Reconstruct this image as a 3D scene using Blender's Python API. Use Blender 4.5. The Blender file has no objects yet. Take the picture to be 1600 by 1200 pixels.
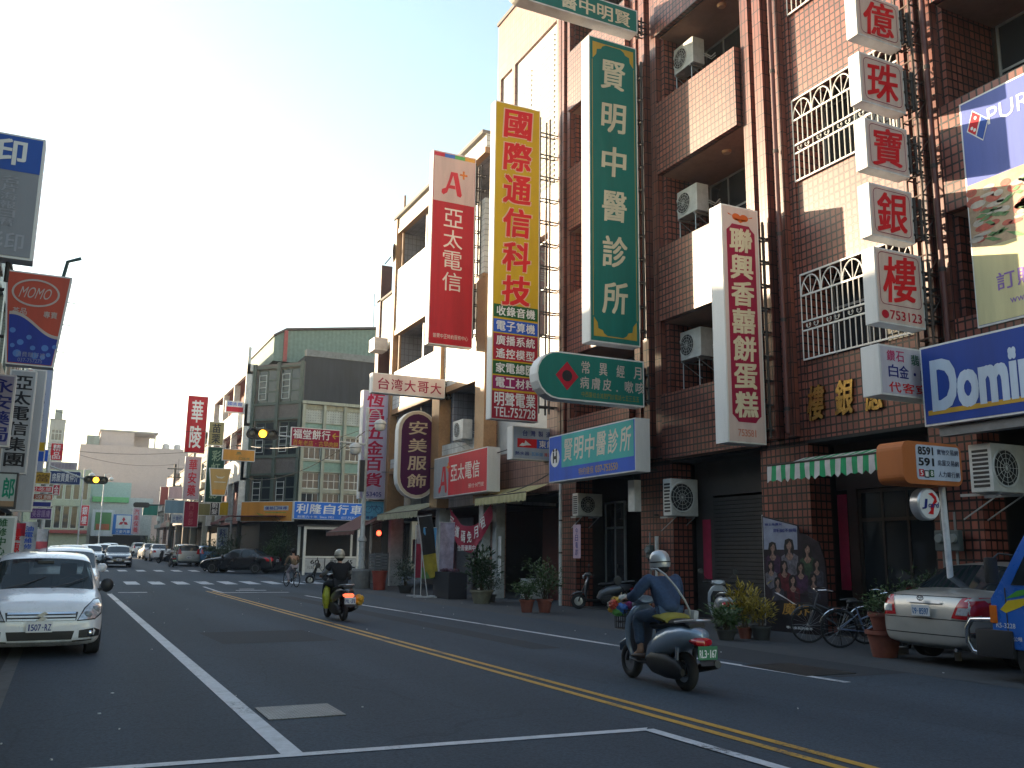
import bpy, bmesh, math, random
from math import sin, cos, pi, radians as R
from mathutils import Vector as V, Matrix as MX
from mathutils.bvhtree import BVHTree
random.seed(7)
SC = bpy.context.scene
COL = SC.collection

# ------------------------------------------------------------------ camera, sky, sun, exposure
EYE = 1.55
FPX = 1420.0
YAW, PITCH, ROLL = R(25.8434), R(10.6321), R(0.7)
FW = V((sin(YAW)*cos(PITCH), cos(YAW)*cos(PITCH), sin(PITCH)))
_r0 = V((cos(YAW), -sin(YAW), 0)); _u0 = _r0.cross(FW)
CR = _r0*cos(ROLL)+_u0*sin(ROLL); CU = _u0*cos(ROLL)-_r0*sin(ROLL)
cam = bpy.data.objects.new('camera', bpy.data.cameras.new('camera'))
COL.objects.link(cam)
m = MX((CR, CU, -FW)).transposed().to_4x4(); m.translation = (0, 0, EYE)
cam.matrix_world = m
cam.data.sensor_width = 36; cam.data.lens = 36*FPX/1600
cam.data.clip_start = 0.1; cam.data.clip_end = 3000
SC.camera = cam

SUN_EL, SUN_AZ = R(11.0), R(-38.8)          # azimuth from +Y, minus is to the left
sd = V((sin(SUN_AZ)*cos(SUN_EL), cos(SUN_AZ)*cos(SUN_EL), sin(SUN_EL)))
w = bpy.data.worlds.new('World'); SC.world = w; w.use_nodes = True
nt = w.node_tree; nt.nodes.clear()
sky = nt.nodes.new('ShaderNodeTexSky'); sky.sky_type = 'NISHITA'; sky.sun_disc = False
sky.sun_elevation = SUN_EL; sky.sun_rotation = SUN_AZ
sky.air_density = 1.25; sky.dust_density = .9; sky.ozone_density = 1.0
bg = nt.nodes.new('ShaderNodeBackground'); bg.inputs[1].default_value = 0.15
wo = nt.nodes.new('ShaderNodeOutputWorld')
nt.links.new(sky.outputs[0], bg.inputs[0]); nt.links.new(bg.outputs[0], wo.inputs[0])
sun = bpy.data.lights.new('sun', 'SUN'); sun.energy = 4.8; sun.angle = R(0.6); sun.color = (1, .80, .56)
so = bpy.data.objects.new('sun', sun); COL.objects.link(so)
so.rotation_euler = (-sd).to_track_quat('-Z', 'Y').to_euler()
VS = SC.view_settings
VS.view_transform = 'Standard'; VS.look = 'None'; VS.exposure = 1.72; VS.gamma = 1; VS.use_curve_mapping = False
SC.cycles.max_bounces = 8; SC.cycles.diffuse_bounces = 4; SC.cycles.transparent_max_bounces = 12
SC.cycles.use_denoising = True

# ------------------------------------------------------------------ pixel -> place helpers (photo pixels, 1600x1200)
def gz(y):                                   # the street climbs gently beyond the crossing
    return min(max(0.0, y-38)*0.012, 0.9)
def ray(px, py): return FW + CR*((px-800)/FPX) - CU*((py-600)/FPX)
def at_y(px, py, Y):
    d = ray(px, py); t = Y/d.y; return V((t*d.x, Y, EYE+t*d.z))
def at_x(px, py, X):
    d = ray(px, py); t = X/d.x; return V((X, t*d.y, EYE+t*d.z))
def at_g(px, py):
    d = ray(px, py); z = 0.0
    for _ in range(30):
        t = (z-EYE)/d.z; z = gz(t*d.y)
    return V((t*d.x, t*d.y, z))

# ------------------------------------------------------------------ materials
MATS = {}
def N(t, k, **kw):
    n = t.nodes.new(k)
    for a, b in kw.items(): setattr(n, a, b)
    return n
def mt(name, rgb, rough=.6, metal=0., var=.18, scale=6., bump=0., coat=0., stain=0., spec=.5, emit=0., trans=0., streak=False):
    """procedural surface: colour with two scales of noise, optional dirt stains, streaks and bump"""
    if name in MATS: return MATS[name]
    mm = bpy.data.materials.new(name); MATS[name] = mm; mm.use_nodes = True
    t = mm.node_tree; b = t.nodes['Principled BSDF']; L = t.links
    tc = N(t, 'ShaderNodeTexCoord'); src = tc.outputs['Object']
    mp = N(t, 'ShaderNodeMapping'); L.new(src, mp.inputs[0])
    if streak: mp.inputs['Scale'].default_value = (1, 1, .12)
    n1 = N(t, 'ShaderNodeTexNoise'); n1.inputs['Scale'].default_value = scale; n1.inputs['Detail'].default_value = 6
    n1.inputs['Roughness'].default_value = .65
    L.new(mp.outputs[0], n1.inputs['Vector'])
    rp = N(t, 'ShaderNodeMapRange'); rp.inputs[1].default_value = .3; rp.inputs[2].default_value = .7
    rp.inputs[3].default_value = 1-var; rp.inputs[4].default_value = 1+var
    L.new(n1.outputs[0], rp.inputs[0])
    mu = N(t, 'ShaderNodeVectorMath', operation='SCALE'); mu.inputs[0].default_value = rgb
    L.new(rp.outputs[0], mu.inputs['Scale']); col = mu.outputs[0]
    if stain:
        n2 = N(t, 'ShaderNodeTexNoise'); n2.inputs['Scale'].default_value = scale*.35; n2.inputs['Detail'].default_value = 8
        n2.inputs['Roughness'].default_value = .7
        L.new(mp.outputs[0], n2.inputs['Vector'])
        r2 = N(t, 'ShaderNodeMapRange'); r2.inputs[1].default_value = .48; r2.inputs[2].default_value = .68
        r2.inputs[3].default_value = 0; r2.inputs[4].default_value = stain
        L.new(n2.outputs[0], r2.inputs[0])
        mxn = N(t, 'ShaderNodeMix', data_type='RGBA'); L.new(r2.outputs[0], mxn.inputs[0]); L.new(col, mxn.inputs[6])
        mxn.inputs[7].default_value = (rgb[0]*.35+.01, rgb[1]*.33+.01, rgb[2]*.3+.008, 1); col = mxn.outputs[2]
    L.new(col, b.inputs['Base Color'])
    rr = N(t, 'ShaderNodeMapRange'); rr.inputs[3].default_value = max(.02, rough-.1); rr.inputs[4].default_value = min(1, rough+.12)
    L.new(n1.outputs[0], rr.inputs[0]); L.new(rr.outputs[0], b.inputs['Roughness'])
    b.inputs['Metallic'].default_value = metal; b.inputs['Specular IOR Level'].default_value = spec
    if coat: b.inputs['Coat Weight'].default_value = coat; b.inputs['Coat Roughness'].default_value = .06
    if emit: b.inputs['Emission Color'].default_value = (*rgb, 1); b.inputs['Emission Strength'].default_value = emit
    if bump:
        bp = N(t, 'ShaderNodeBump'); bp.inputs['Strength'].default_value = bump; bp.inputs['Distance'].default_value = .02
        L.new(n1.outputs[0], bp.inputs['Height']); L.new(bp.outputs[0], b.inputs['Normal'])
    if trans:                                # a translucent skin: the sun behind it shines through
        tr = N(t, 'ShaderNodeBsdfTranslucent'); L.new(col, tr.inputs[0])
        ms = N(t, 'ShaderNodeMixShader'); ms.inputs[0].default_value = trans
        L.new(b.outputs[0], ms.inputs[1]); L.new(tr.outputs[0], ms.inputs[2])
        L.new(ms.outputs[0], t.nodes['Material Output'].inputs[0])
    return mm
def wallcoords(t):
    """(along the wall, height) from object space, whichever way the face looks"""
    L = t.links
    tc = N(t, 'ShaderNodeTexCoord'); sx = N(t, 'ShaderNodeSeparateXYZ'); L.new(tc.outputs['Object'], sx.inputs[0])
    sn = N(t, 'ShaderNodeSeparateXYZ'); L.new(tc.outputs['Normal'], sn.inputs[0])
    ab = N(t, 'ShaderNodeMath', operation='ABSOLUTE'); L.new(sn.outputs[0], ab.inputs[0])
    gt = N(t, 'ShaderNodeMath', operation='GREATER_THAN'); gt.inputs[1].default_value = .6; L.new(ab.outputs[0], gt.inputs[0])
    mi = N(t, 'ShaderNodeMix'); L.new(gt.outputs[0], mi.inputs[0]); L.new(sx.outputs[0], mi.inputs[2]); L.new(sx.outputs[1], mi.inputs[3])
    az = N(t, 'ShaderNodeMath', operation='ABSOLUTE'); L.new(sn.outputs[2], az.inputs[0])
    gz_ = N(t, 'ShaderNodeMath', operation='GREATER_THAN'); gz_.inputs[1].default_value = .6; L.new(az.outputs[0], gz_.inputs[0])
    m2 = N(t, 'ShaderNodeMix'); L.new(gz_.outputs[0], m2.inputs[0]); L.new(sx.outputs[2], m2.inputs[2]); L.new(sx.outputs[1], m2.inputs[3])
    cb = N(t, 'ShaderNodeCombineXYZ'); L.new(mi.outputs[0], cb.inputs[0]); L.new(m2.outputs[0], cb.inputs[1])
    return cb.outputs[0], tc.outputs['Object']
def tile(name, c1, c2, mortar, bw, bh, gap=.012, rough=.45, bump=.4, offset=0., dirt=.35):
    if name in MATS: return MATS[name]
    mm = bpy.data.materials.new(name); MATS[name] = mm; mm.use_nodes = True
    t = mm.node_tree; b = t.nodes['Principled BSDF']; L = t.links
    uv, ob = wallcoords(t)
    br = N(t, 'ShaderNodeTexBrick', offset=offset, squash=1.0)
    for k, v in ((1, c1), (2, c2), (3, mortar)): br.inputs[k].default_value = (*v, 1)
    br.inputs['Scale'].default_value = 1; br.inputs['Mortar Size'].default_value = gap; br.inputs['Mortar Smooth'].default_value = .15
    br.inputs['Bias'].default_value = 0
    br.inputs['Brick Width'].default_value = bw; br.inputs['Row Height'].default_value = bh
    L.new(uv, br.inputs[0])
    n2 = N(t, 'ShaderNodeTexNoise'); n2.inputs['Scale'].default_value = .9; n2.inputs['Detail'].default_value = 9; n2.inputs['Roughness'].default_value = .7
    L.new(ob, n2.inputs['Vector'])
    mr = N(t, 'ShaderNodeMapRange'); mr.inputs[1].default_value = .35; mr.inputs[2].default_value = .7
    mr.inputs[3].default_value = 1.1; mr.inputs[4].default_value = 1-dirt
    L.new(n2.outputs[0], mr.inputs[0])
    sc = N(t, 'ShaderNodeVectorMath', operation='SCALE'); L.new(br.outputs[0], sc.inputs[0]); L.new(mr.outputs[0], sc.inputs['Scale'])
    mp3 = N(t, 'ShaderNodeMapping'); mp3.inputs['Scale'].default_value = (1.6, 1.6, .10); L.new(ob, mp3.inputs[0])
    n3 = N(t, 'ShaderNodeTexNoise'); n3.inputs['Scale'].default_value = 1.4; n3.inputs['Detail'].default_value = 7; L.new(mp3.outputs[0], n3.inputs['Vector'])
    m3 = N(t, 'ShaderNodeMapRange'); m3.inputs[1].default_value = .46; m3.inputs[2].default_value = .66; m3.inputs[3].default_value = 1.0; m3.inputs[4].default_value = 1-dirt*.8
    L.new(n3.outputs[0], m3.inputs[0])
    s3 = N(t, 'ShaderNodeVectorMath', operation='SCALE'); L.new(sc.outputs[0], s3.inputs[0]); L.new(m3.outputs[0], s3.inputs['Scale']); sc = s3
    L.new(sc.outputs[0], b.inputs['Base Color'])
    b.inputs['Roughness'].default_value = rough
    bp = N(t, 'ShaderNodeBump'); bp.inputs['Strength'].default_value = bump; bp.inputs['Distance'].default_value = .015; bp.invert = True
    L.new(br.outputs[1], bp.inputs['Height']); L.new(bp.outputs[0], b.inputs['Normal'])
    return mm
def glassmat(name, tint=(.03, .035, .04), clear=.0, rough=.04):
    """window glass: glossy, dark, partly see-through when clear > 0"""
    if name in MATS: return MATS[name]
    mm = bpy.data.materials.new(name); MATS[name] = mm; mm.use_nodes = True
    t = mm.node_tree; b = t.nodes['Principled BSDF']; L = t.links
    b.inputs['Base Color'].default_value = (*tint, 1); b.inputs['Roughness'].default_value = rough
    tc = N(t, 'ShaderNodeTexCoord'); n = N(t, 'ShaderNodeTexNoise'); n.inputs['Scale'].default_value = 1.3
    L.new(tc.outputs['Object'], n.inputs['Vector'])
    bp = N(t, 'ShaderNodeBump'); bp.inputs['Strength'].default_value = .05; bp.inputs['Distance'].default_value = .05
    L.new(n.outputs[0], bp.inputs['Height']); L.new(bp.outputs[0], b.inputs['Normal'])
    if clear:
        tr = N(t, 'ShaderNodeBsdfTransparent'); tr.inputs[0].default_value = (.75, .82, .82, 1)
        ms = N(t, 'ShaderNodeMixShader'); ms.inputs[0].default_value = clear
        L.new(b.outputs[0], ms.inputs[1]); L.new(tr.outputs[0], ms.inputs[2]); L.new(ms.outputs[0], t.nodes['Material Output'].inputs[0])
    return mm
def stripes(name, a, b_, pitch, axis=0):
    """cloth or paint in two-colour stripes along one object axis"""
    if name in MATS: return MATS[name]
    mm = bpy.data.materials.new(name); MATS[name] = mm; mm.use_nodes = True
    t = mm.node_tree; b = t.nodes['Principled BSDF']; L = t.links
    tc = N(t, 'ShaderNodeTexCoord'); sx = N(t, 'ShaderNodeSeparateXYZ'); L.new(tc.outputs['Object'], sx.inputs[0])
    d = N(t, 'ShaderNodeMath', operation='DIVIDE'); d.inputs[1].default_value = pitch; L.new(sx.outputs[axis], d.inputs[0])
    f = N(t, 'ShaderNodeMath', operation='FRACT'); L.new(d.outputs[0], f.inputs[0])
    g = N(t, 'ShaderNodeMath', operation='GREATER_THAN'); g.inputs[1].default_value = .5; L.new(f.outputs[0], g.inputs[0])
    mx = N(t, 'ShaderNodeMix', data_type='RGBA'); L.new(g.outputs[0], mx.inputs[0])
    mx.inputs[6].default_value = (*a, 1); mx.inputs[7].default_value = (*b_, 1)
    n = N(t, 'ShaderNodeTexNoise'); n.inputs['Scale'].default_value = 5; n.inputs['Detail'].default_value = 6; L.new(tc.outputs['Object'], n.inputs['Vector'])
    mr = N(t, 'ShaderNodeMapRange'); mr.inputs[1].default_value = .3; mr.inputs[2].default_value = .7; mr.inputs[3].default_value = 1.05; mr.inputs[4].default_value = .75
    L.new(n.outputs[0], mr.inputs[0])
    s = N(t, 'ShaderNodeVectorMath', operation='SCALE'); L.new(mx.outputs[2], s.inputs[0]); L.new(mr.outputs[0], s.inputs['Scale'])
    L.new(s.outputs[0], b.inputs['Base Color']); b.inputs['Roughness'].default_value = .8
    return mm

# ------------------------------------------------------------------ mesh builder
class MB:
    def __init__(s): s.b = bmesh.new()
    def _xf(s, vs, c, rot):
        for v in vs: v.co = (rot @ v.co if rot else v.co) + V(c)
    def box(s, c, d, rz=0, rx=0, ry=0):
        g = bmesh.ops.create_cube(s.b, size=1)['verts']
        for v in g: v.co = V((v.co.x*d[0], v.co.y*d[1], v.co.z*d[2]))
        rot = None
        if rz or rx or ry: rot = MX.Rotation(rz, 3, 'Z') @ MX.Rotation(ry, 3, 'Y') @ MX.Rotation(rx, 3, 'X')
        s._xf(g, c, rot); return s
    def bx(s, x0, x1, y0, y1, z0, z1):
        return s.box(((x0+x1)/2, (y0+y1)/2, (z0+z1)/2), (abs(x1-x0), abs(y1-y0), abs(z1-z0)))
    def bar(s, p, q, r, n=8, r2=None):
        p, q = V(p), V(q); d = q-p
        g = bmesh.ops.create_cone(s.b, cap_ends=True, segments=n, radius1=r, radius2=r if r2 is None else r2, depth=d.length)['verts']
        s._xf(g, (p+q)/2, d.to_track_quat('Z', 'Y').to_matrix()); return s
    def tube(s, pts, r, n=6):
        pts = [V(p) for p in pts]; rings = []
        rr = r if isinstance(r, (list, tuple)) else [r]*len(pts)
        for i, p in enumerate(pts):
            d = (pts[min(i+1, len(pts)-1)]-pts[max(i-1, 0)])
            if d.length < 1e-7: d = V((0, 0, 1))
            q = d.to_track_quat('Z', 'Y').to_matrix()
            if i and False: pass
            a = q @ V((1, 0, 0)); b = q @ V((0, 1, 0))
            rings.append([s.b.verts.new(p+(a*cos(2*pi*k/n)+b*sin(2*pi*k/n))*rr[i]) for k in range(n)])
        for A, B in zip(rings, rings[1:]):
            k0 = min(range(n), key=lambda k: sum((A[j].co-B[(j+k) % n].co).length for j in range(n)))
            for j in range(n):
                s.b.faces.new((A[j], A[(j+1) % n], B[(j+1+k0) % n], B[(j+k0) % n]))
        s.b.faces.new(rings[0][::-1]); s.b.faces.new(rings[-1]); return s
    def prism(s, poly, axis, a, b):
        """2-D outline extruded along an axis: x -> (y,z), y -> (x,z), z -> (x,y)"""
        def P(u, v, w): return {'x': (w, u, v), 'y': (u, w, v), 'z': (u, v, w)}[axis]
        A = [s.b.verts.new(P(u, v, a)) for u, v in poly]; B = [s.b.verts.new(P(u, v, b)) for u, v in poly]
        n = len(poly)
        fs = [s.b.faces.new(A), s.b.faces.new(B[::-1])]
        fs += [s.b.faces.new((A[i], B[i], B[(i+1) % n], A[(i+1) % n])) for i in range(n)]
        return s
    def lathe(s, prof, c=(0, 0, 0), n=16, axis='z'):
        c = V(c); rings = []
        for r, h in prof:
            rg = []
            for k in range(n):
                a = 2*pi*k/n; u, v = r*cos(a), r*sin(a)
                rg.append(s.b.verts.new(c+V({'z': (u, v, h), 'y': (u, h, v), 'x': (h, u, v)}[axis])))
            rings.append(rg)
        for A, B in zip(rings, rings[1:]):
            for j in range(n): s.b.faces.new((A[j], A[(j+1) % n], B[(j+1) % n], B[j]))
        s.b.faces.new(rings[0][::-1]); s.b.faces.new(rings[-1]); return s
    def ball(s, c, r, sub=2, sc=(1, 1, 1)):
        g = bmesh.ops.create_icosphere(s.b, subdivisions=sub, radius=r)['verts']
        for v in g: v.co = V((v.co.x*sc[0], v.co.y*sc[1], v.co.z*sc[2]))+V(c)
        return s
    def face(s, *pts):
        s.b.faces.new([s.b.verts.new(p) for p in pts]); return s
    def leaf(s, c, d, n, L, W):
        c, d, n = V(c), V(d).normalized(), V(n)
        t = d.cross(n).normalized(); up = t.cross(d)
        a = s.b.verts.new(c); b = s.b.verts.new(c+d*L*.45+t*W*.5-up*L*.02); e = s.b.verts.new(c+d*L-up*L*.14); f = s.b.verts.new(c+d*L*.45-t*W*.5-up*L*.02)
        g = s.b.verts.new(c+d*L*.5+up*L*.05)
        for q in ((a, b, g), (b, e, g), (e, f, g), (f, a, g)): s.b.faces.new(q)
    def obj(s, name, mat, parent=None, smooth=False, bev=0., loc=None, rz=0., normals=True):
        if normals: bmesh.ops.recalc_face_normals(s.b, faces=s.b.faces[:])
        if bev:
            es = [e for e in s.b.edges if len(e.link_faces) == 2 and e.calc_face_angle(0) > .5]
            bmesh.ops.bevel(s.b, geom=es, offset=bev, segments=2, profile=.7, affect='EDGES', clamp_overlap=True)
        me = bpy.data.meshes.new(name); s.b.to_mesh(me); s.b.free()
        me.materials.append(mat)
        if smooth:
            me.shade_smooth()
            try: me.set_sharp_from_angle(angle=R(38))
            except Exception: pass
        o = bpy.data.objects.new(name, me); COL.objects.link(o)
        if parent: o.parent = parent
        if loc is not None: o.location = loc
        if rz: o.rotation_euler.z = rz
        return o
def thing(name, label, cat, loc=(0, 0, 0), rz=0., group=None):
    o = bpy.data.objects.new(name, None); o.empty_display_size = .2; COL.objects.link(o)
    o.location = loc; o.rotation_euler.z = rz
    o['label'] = label; o['category'] = cat
    if group: o['group'] = group
    return o
def tag(o, label, cat, group=None):
    o['label'] = label; o['category'] = cat
    if group: o['group'] = group
    return o
def struct(o, kind='structure'): o['kind'] = kind; return o
def copy_tree(o, parent=None):
    c = o.copy(); COL.objects.link(c)
    if parent: c.parent = parent
    for ch in list(o.children): copy_tree(ch, c)
    return c

# ------------------------------------------------------------------ lettering
GL = {}
def glyph(ch, bold):
    k = (ch, bold)
    if k not in GL:
        c = bpy.data.curves.new('t', 'FONT'); c.body = ch; c.resolution_u = 3; c.offset = bold
        o = bpy.data.objects.new('t', c); COL.objects.link(o)
        dg = bpy.context.evaluated_depsgraph_get()
        me = bpy.data.meshes.new_from_object(o.evaluated_get(dg))
        vs = [v.co.copy() for v in me.vertices]; fs = [tuple(p.vertices) for p in me.polygons]
        bpy.data.objects.remove(o); bpy.data.curves.remove(c); bpy.data.meshes.remove(me)
        GL[k] = (vs, fs)
    return GL[k]
class Text:
    """lettering laid on the plane y = y0 of its thing: x to the right, z up, facing -y"""
    def __init__(s): s.v = []; s.f = []
    def put(s, txt, x, z, wd, ht, bold=.0, slant=0., skew=0., rot=0.):
        """one run of text stretched to the box centred on (x, z); bold lays shifted copies of the strokes over each other"""
        vs, fs = glyph(txt, 0.)
        if not vs: return s
        x0 = min(v.x for v in vs); x1 = max(v.x for v in vs); y0 = min(v.y for v in vs); y1 = max(v.y for v in vs)
        sx = wd/max(x1-x0, 1e-6); sz = ht/max(y1-y0, 1e-6); e = bold*.62
        for q, (dx, dz) in enumerate(((0, 0), (e, e*.7), (-e, -e*.7), (-e, e*.7), (e, -e*.7)) if bold > .012 else ((0, 0),)):
            o = len(s.v)
            for v in vs:
                a = (v.x-(x0+x1)/2+dx)*sx; b = (v.y-(y0+y1)/2+dz)*sz
                a, b = a+slant*b, b+skew*a
                if rot: a, b = a*cos(rot)-b*sin(rot), a*sin(rot)+b*cos(rot)
                s.v.append((x+a, -.0004*q, z+b))
            s.f += [tuple(i+o for i in f) for f in fs]
        return s
    def down(s, txt, x, ztop, zbot, wd, bold=.02, fill=.86, **k):
        st = (ztop-zbot)/len(txt)
        for i, c in enumerate(txt): s.put(c, x, ztop-st*(i+.5), wd, st*fill, bold, **k)
        return s
    def row(s, txt, x0, x1, z, ht, bold=.02, fill=.88, **k):
        st = (x1-x0)/len(txt)
        for i, c in enumerate(txt):
            if c in '·.': s.put(c, x0+st*(i+.5), z-ht*(.0 if c == '·' else .4), ht*.15, ht*.15, bold, **k)
            elif c == ' ': continue
            else: s.put(c, x0+st*(i+.5), z, st*fill*(.34 if c in '1I' else 1), ht*(.45 if c == '一' else 1), bold, **k)
        return s
    def shape(s, pts):
        o = len(s.v); s.v += [(x, 0, z) for x, z in pts]; s.f.append(tuple(range(o, o+len(pts)))); return s
    def ring(s, x, z, rx, rz_, wd, n=28):
        o = len(s.v)
        for k in range(n):
            a = 2*pi*k/n
            s.v.append((x+rx*cos(a), 0, z+rz_*sin(a))); s.v.append((x+(rx-wd)*cos(a), 0, z+(rz_-wd)*sin(a)))
        for k in range(n):
            a = o+2*k; b = o+2*((k+1) % n); s.f.append((a, b, b+1, a+1))
        return s
    def disc(s, x, z, rx, rz_=None, n=24):
        rz_ = rx if rz_ is None else rz_
        return s.shape([(x+rx*cos(2*pi*k/n), z+rz_*sin(2*pi*k/n)) for k in range(n)])
    def rect(s, x0, x1, z0, z1): return s.shape([(x0, z0), (x1, z0), (x1, z1), (x0, z1)])
    def obj(s, mat, parent, y0, name='lettering', depth=0.):
        me = bpy.data.meshes.new(name); me.from_pydata([(a, y0+b_, c) for a, b_, c in s.v], [], s.f)
        bm = bmesh.new(); bm.from_mesh(me)
        if depth:
            g = bmesh.ops.extrude_face_region(bm, geom=bm.faces[:])
            for e in g['geom']:
                if isinstance(e, bmesh.types.BMVert): e.co.y -= depth
            bmesh.ops.recalc_face_normals(bm, faces=bm.faces[:])
        else:
            bm.normal_update()
            for f in bm.faces:
                if f.normal.y > 0: f.normal_flip()
        bm.to_mesh(me); bm.free(); me.materials.append(mat)
        o = bpy.data.objects.new(name, me); COL.objects.link(o); o.parent = parent; return o
def stadium(w, h, ends='tb', n=10):
    """outline 0..w, 0..h with round ends: t/b top and bottom, l left, r right"""
    P = []
    if 't' in ends:
        r = w/2
        P += [(r+r*cos(pi*k/n), h-r+r*sin(pi*k/n)) for k in range(n+1)]
        P += [(r-r*cos(pi*k/n), r-r*sin(pi*k/n)) for k in range(n+1)]
    else:
        r = h/2
        P += [(w, 0), (w, h)] + [(r-r*sin(pi*k/n), r+r*cos(pi*k/n)) for k in range(n+1)]
    return P
def inset_poly(P, d):
    cx = sum(p[0] for p in P)/len(P); n = len(P); out = []
    for i in range(n):
        p, q, r = V(P[i-1]), V(P[i]), V(P[(i+1) % n])
        a = (q-p); b = (r-q)
        if a.length < 1e-6: a = b
        if b.length < 1e-6: b = a
        na = V((-a.y, a.x)).normalized(); nb = V((-b.y, b.x)).normalized()
        m_ = na+nb; m_ = m_.normalized()*(1/max(.35, m_.normalized().dot(na))) if m_.length > 1e-6 else na
        out.append(tuple(q+m_*d))
    return out
def rrect(w, h, r, n=4, x=0, z=0):
    P = []
    for cx, cz, a0 in ((w-r, h-r, 0), (r, h-r, pi/2), (r, r, pi), (w-r, r, 3*pi/2)):
        P += [(x+cx+r*cos(a0+pi/2*k/n), z+cz+r*sin(a0+pi/2*k/n)) for k in range(n+1)]
    return P
# ================================================================== THE SETTING
ASPH = mt('asphalt', (.031, .046, .065), .85, var=.22, scale=55, bump=.35, stain=.25)
def asphalt():
    t = ASPH.node_tree; b = t.nodes['Principled BSDF']; L = t.links
    old = b.inputs['Base Color'].links[0].from_socket
    tc = N(t, 'ShaderNodeTexCoord')
    mp = N(t, 'ShaderNodeMapping'); mp.inputs['Scale'].default_value = (1, .12, 1); L.new(tc.outputs['Object'], mp.inputs[0])
    n = N(t, 'ShaderNodeTexNoise'); n.inputs['Scale'].default_value = .55; n.inputs['Detail'].default_value = 5; L.new(mp.outputs[0], n.inputs['Vector'])
    mr = N(t, 'ShaderNodeMapRange'); mr.inputs[1].default_value = .3; mr.inputs[2].default_value = .7; mr.inputs[3].default_value = .78; mr.inputs[4].default_value = 1.22
    L.new(n.outputs[0], mr.inputs[0])
    # fine cracks
    nv = N(t, 'ShaderNodeTexNoise'); nv.inputs['Scale'].default_value = 1.5; nv.inputs['Detail'].default_value = 4; L.new(tc.outputs['Object'], nv.inputs['Vector'])
    ad = N(t, 'ShaderNodeMix', data_type='VECTOR'); ad.inputs[0].default_value = .25; L.new(tc.outputs['Object'], ad.inputs[4]); L.new(nv.outputs[1], ad.inputs[5])
    vo = N(t, 'ShaderNodeTexVoronoi', feature='DISTANCE_TO_EDGE'); vo.inputs['Scale'].default_value = .42; L.new(ad.outputs[1], vo.inputs['Vector'])
    cr = N(t, 'ShaderNodeMapRange'); cr.inputs[1].default_value = .0; cr.inputs[2].default_value = .006; cr.inputs[3].default_value = .72; cr.inputs[4].default_value = 1.0
    L.new(vo.outputs[0], cr.inputs[0])
    ml = N(t, 'ShaderNodeMath', operation='MULTIPLY'); L.new(mr.outputs[0], ml.inputs[0]); L.new(cr.outputs[0], ml.inputs[1])
    # coarse aggregate and tyre-polished tracks
    ag = N(t, 'ShaderNodeTexVoronoi'); ag.inputs['Scale'].default_value = 38; L.new(tc.outputs['Object'], ag.inputs['Vector'])
    ar = N(t, 'ShaderNodeMapRange'); ar.inputs[1].default_value = 0; ar.inputs[2].default_value = .9; ar.inputs[3].default_value = 1.45; ar.inputs[4].default_value = .7; L.new(ag.outputs[0], ar.inputs[0])
    sx = N(t, 'ShaderNodeSeparateXYZ'); L.new(tc.outputs['Object'], sx.inputs[0])
    wv = N(t, 'ShaderNodeMath', operation='MULTIPLY'); wv.inputs[1].default_value = 3.65; L.new(sx.outputs[0], wv.inputs[0])
    sn = N(t, 'ShaderNodeMath', operation='SINE'); L.new(wv.outputs[0], sn.inputs[0])
    tr = N(t, 'ShaderNodeMapRange'); tr.inputs[1].default_value = -1; tr.inputs[2].default_value = 1; tr.inputs[3].default_value = .93; tr.inputs[4].default_value = 1.09; L.new(sn.outputs[0], tr.inputs[0])
    m2 = N(t, 'ShaderNodeMath', operation='MULTIPLY'); L.new(ar.outputs[0], m2.inputs[0]); L.new(tr.outputs[0], m2.inputs[1])
    m3 = N(t, 'ShaderNodeMath', operation='MULTIPLY'); L.new(ml.outputs[0], m3.inputs[0]); L.new(m2.outputs[0], m3.inputs[1])
    s = N(t, 'ShaderNodeVectorMath', operation='SCALE'); L.new(old, s.inputs[0]); L.new(m3.outputs[0], s.inputs['Scale']); L.new(s.outputs[0], b.inputs['Base Color'])
asphalt()
def roadpaint(name, rgb):
    mm = mt(name, rgb, .6, var=.14, scale=14, stain=.35); t = mm.node_tree; b = t.nodes['Principled BSDF']; L = t.links
    old = b.inputs['Base Color'].links[0].from_socket; tc = N(t, 'ShaderNodeTexCoord')
    n = N(t, 'ShaderNodeTexNoise'); n.inputs['Scale'].default_value = 24; n.inputs['Detail'].default_value = 9; n.inputs['Roughness'].default_value = .75; L.new(tc.outputs['Object'], n.inputs['Vector'])
    n2 = N(t, 'ShaderNodeTexNoise'); n2.inputs['Scale'].default_value = .9; n2.inputs['Detail'].default_value = 4; L.new(tc.outputs['Object'], n2.inputs['Vector'])
    ad = N(t, 'ShaderNodeMath', operation='ADD'); L.new(n.outputs[0], ad.inputs[0]); L.new(n2.outputs[0], ad.inputs[1])
    r = N(t, 'ShaderNodeMapRange'); r.inputs[1].default_value = 1.08; r.inputs[2].default_value = 1.20; L.new(ad.outputs[0], r.inputs[0])
    mx = N(t, 'ShaderNodeMix', data_type='RGBA'); L.new(r.outputs[0], mx.inputs[0]); L.new(old, mx.inputs[6]); mx.inputs[7].default_value = (.05, .055, .062, 1); L.new(mx.outputs[2], b.inputs['Base Color'])
    return mm
YS = [-60, -20, 0, 38] + [44+6*i for i in range(12)] + [113, 200, 900]
def ribbon(name, rows, mat, dz):
    """a sheet following the street: rows of (y, x0, x1)"""
    mb = MB(); pv = None; out = []
    for y, x0, x1 in rows:
        cur = (mb.b.verts.new((x0, y, gz(y)+dz)), mb.b.verts.new((x1, y, gz(y)+dz)))
        if pv: mb.b.faces.new((pv[0], pv[1], cur[1], cur[0]))
        pv = cur
    return struct(mb.obj(name, mat))
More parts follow.
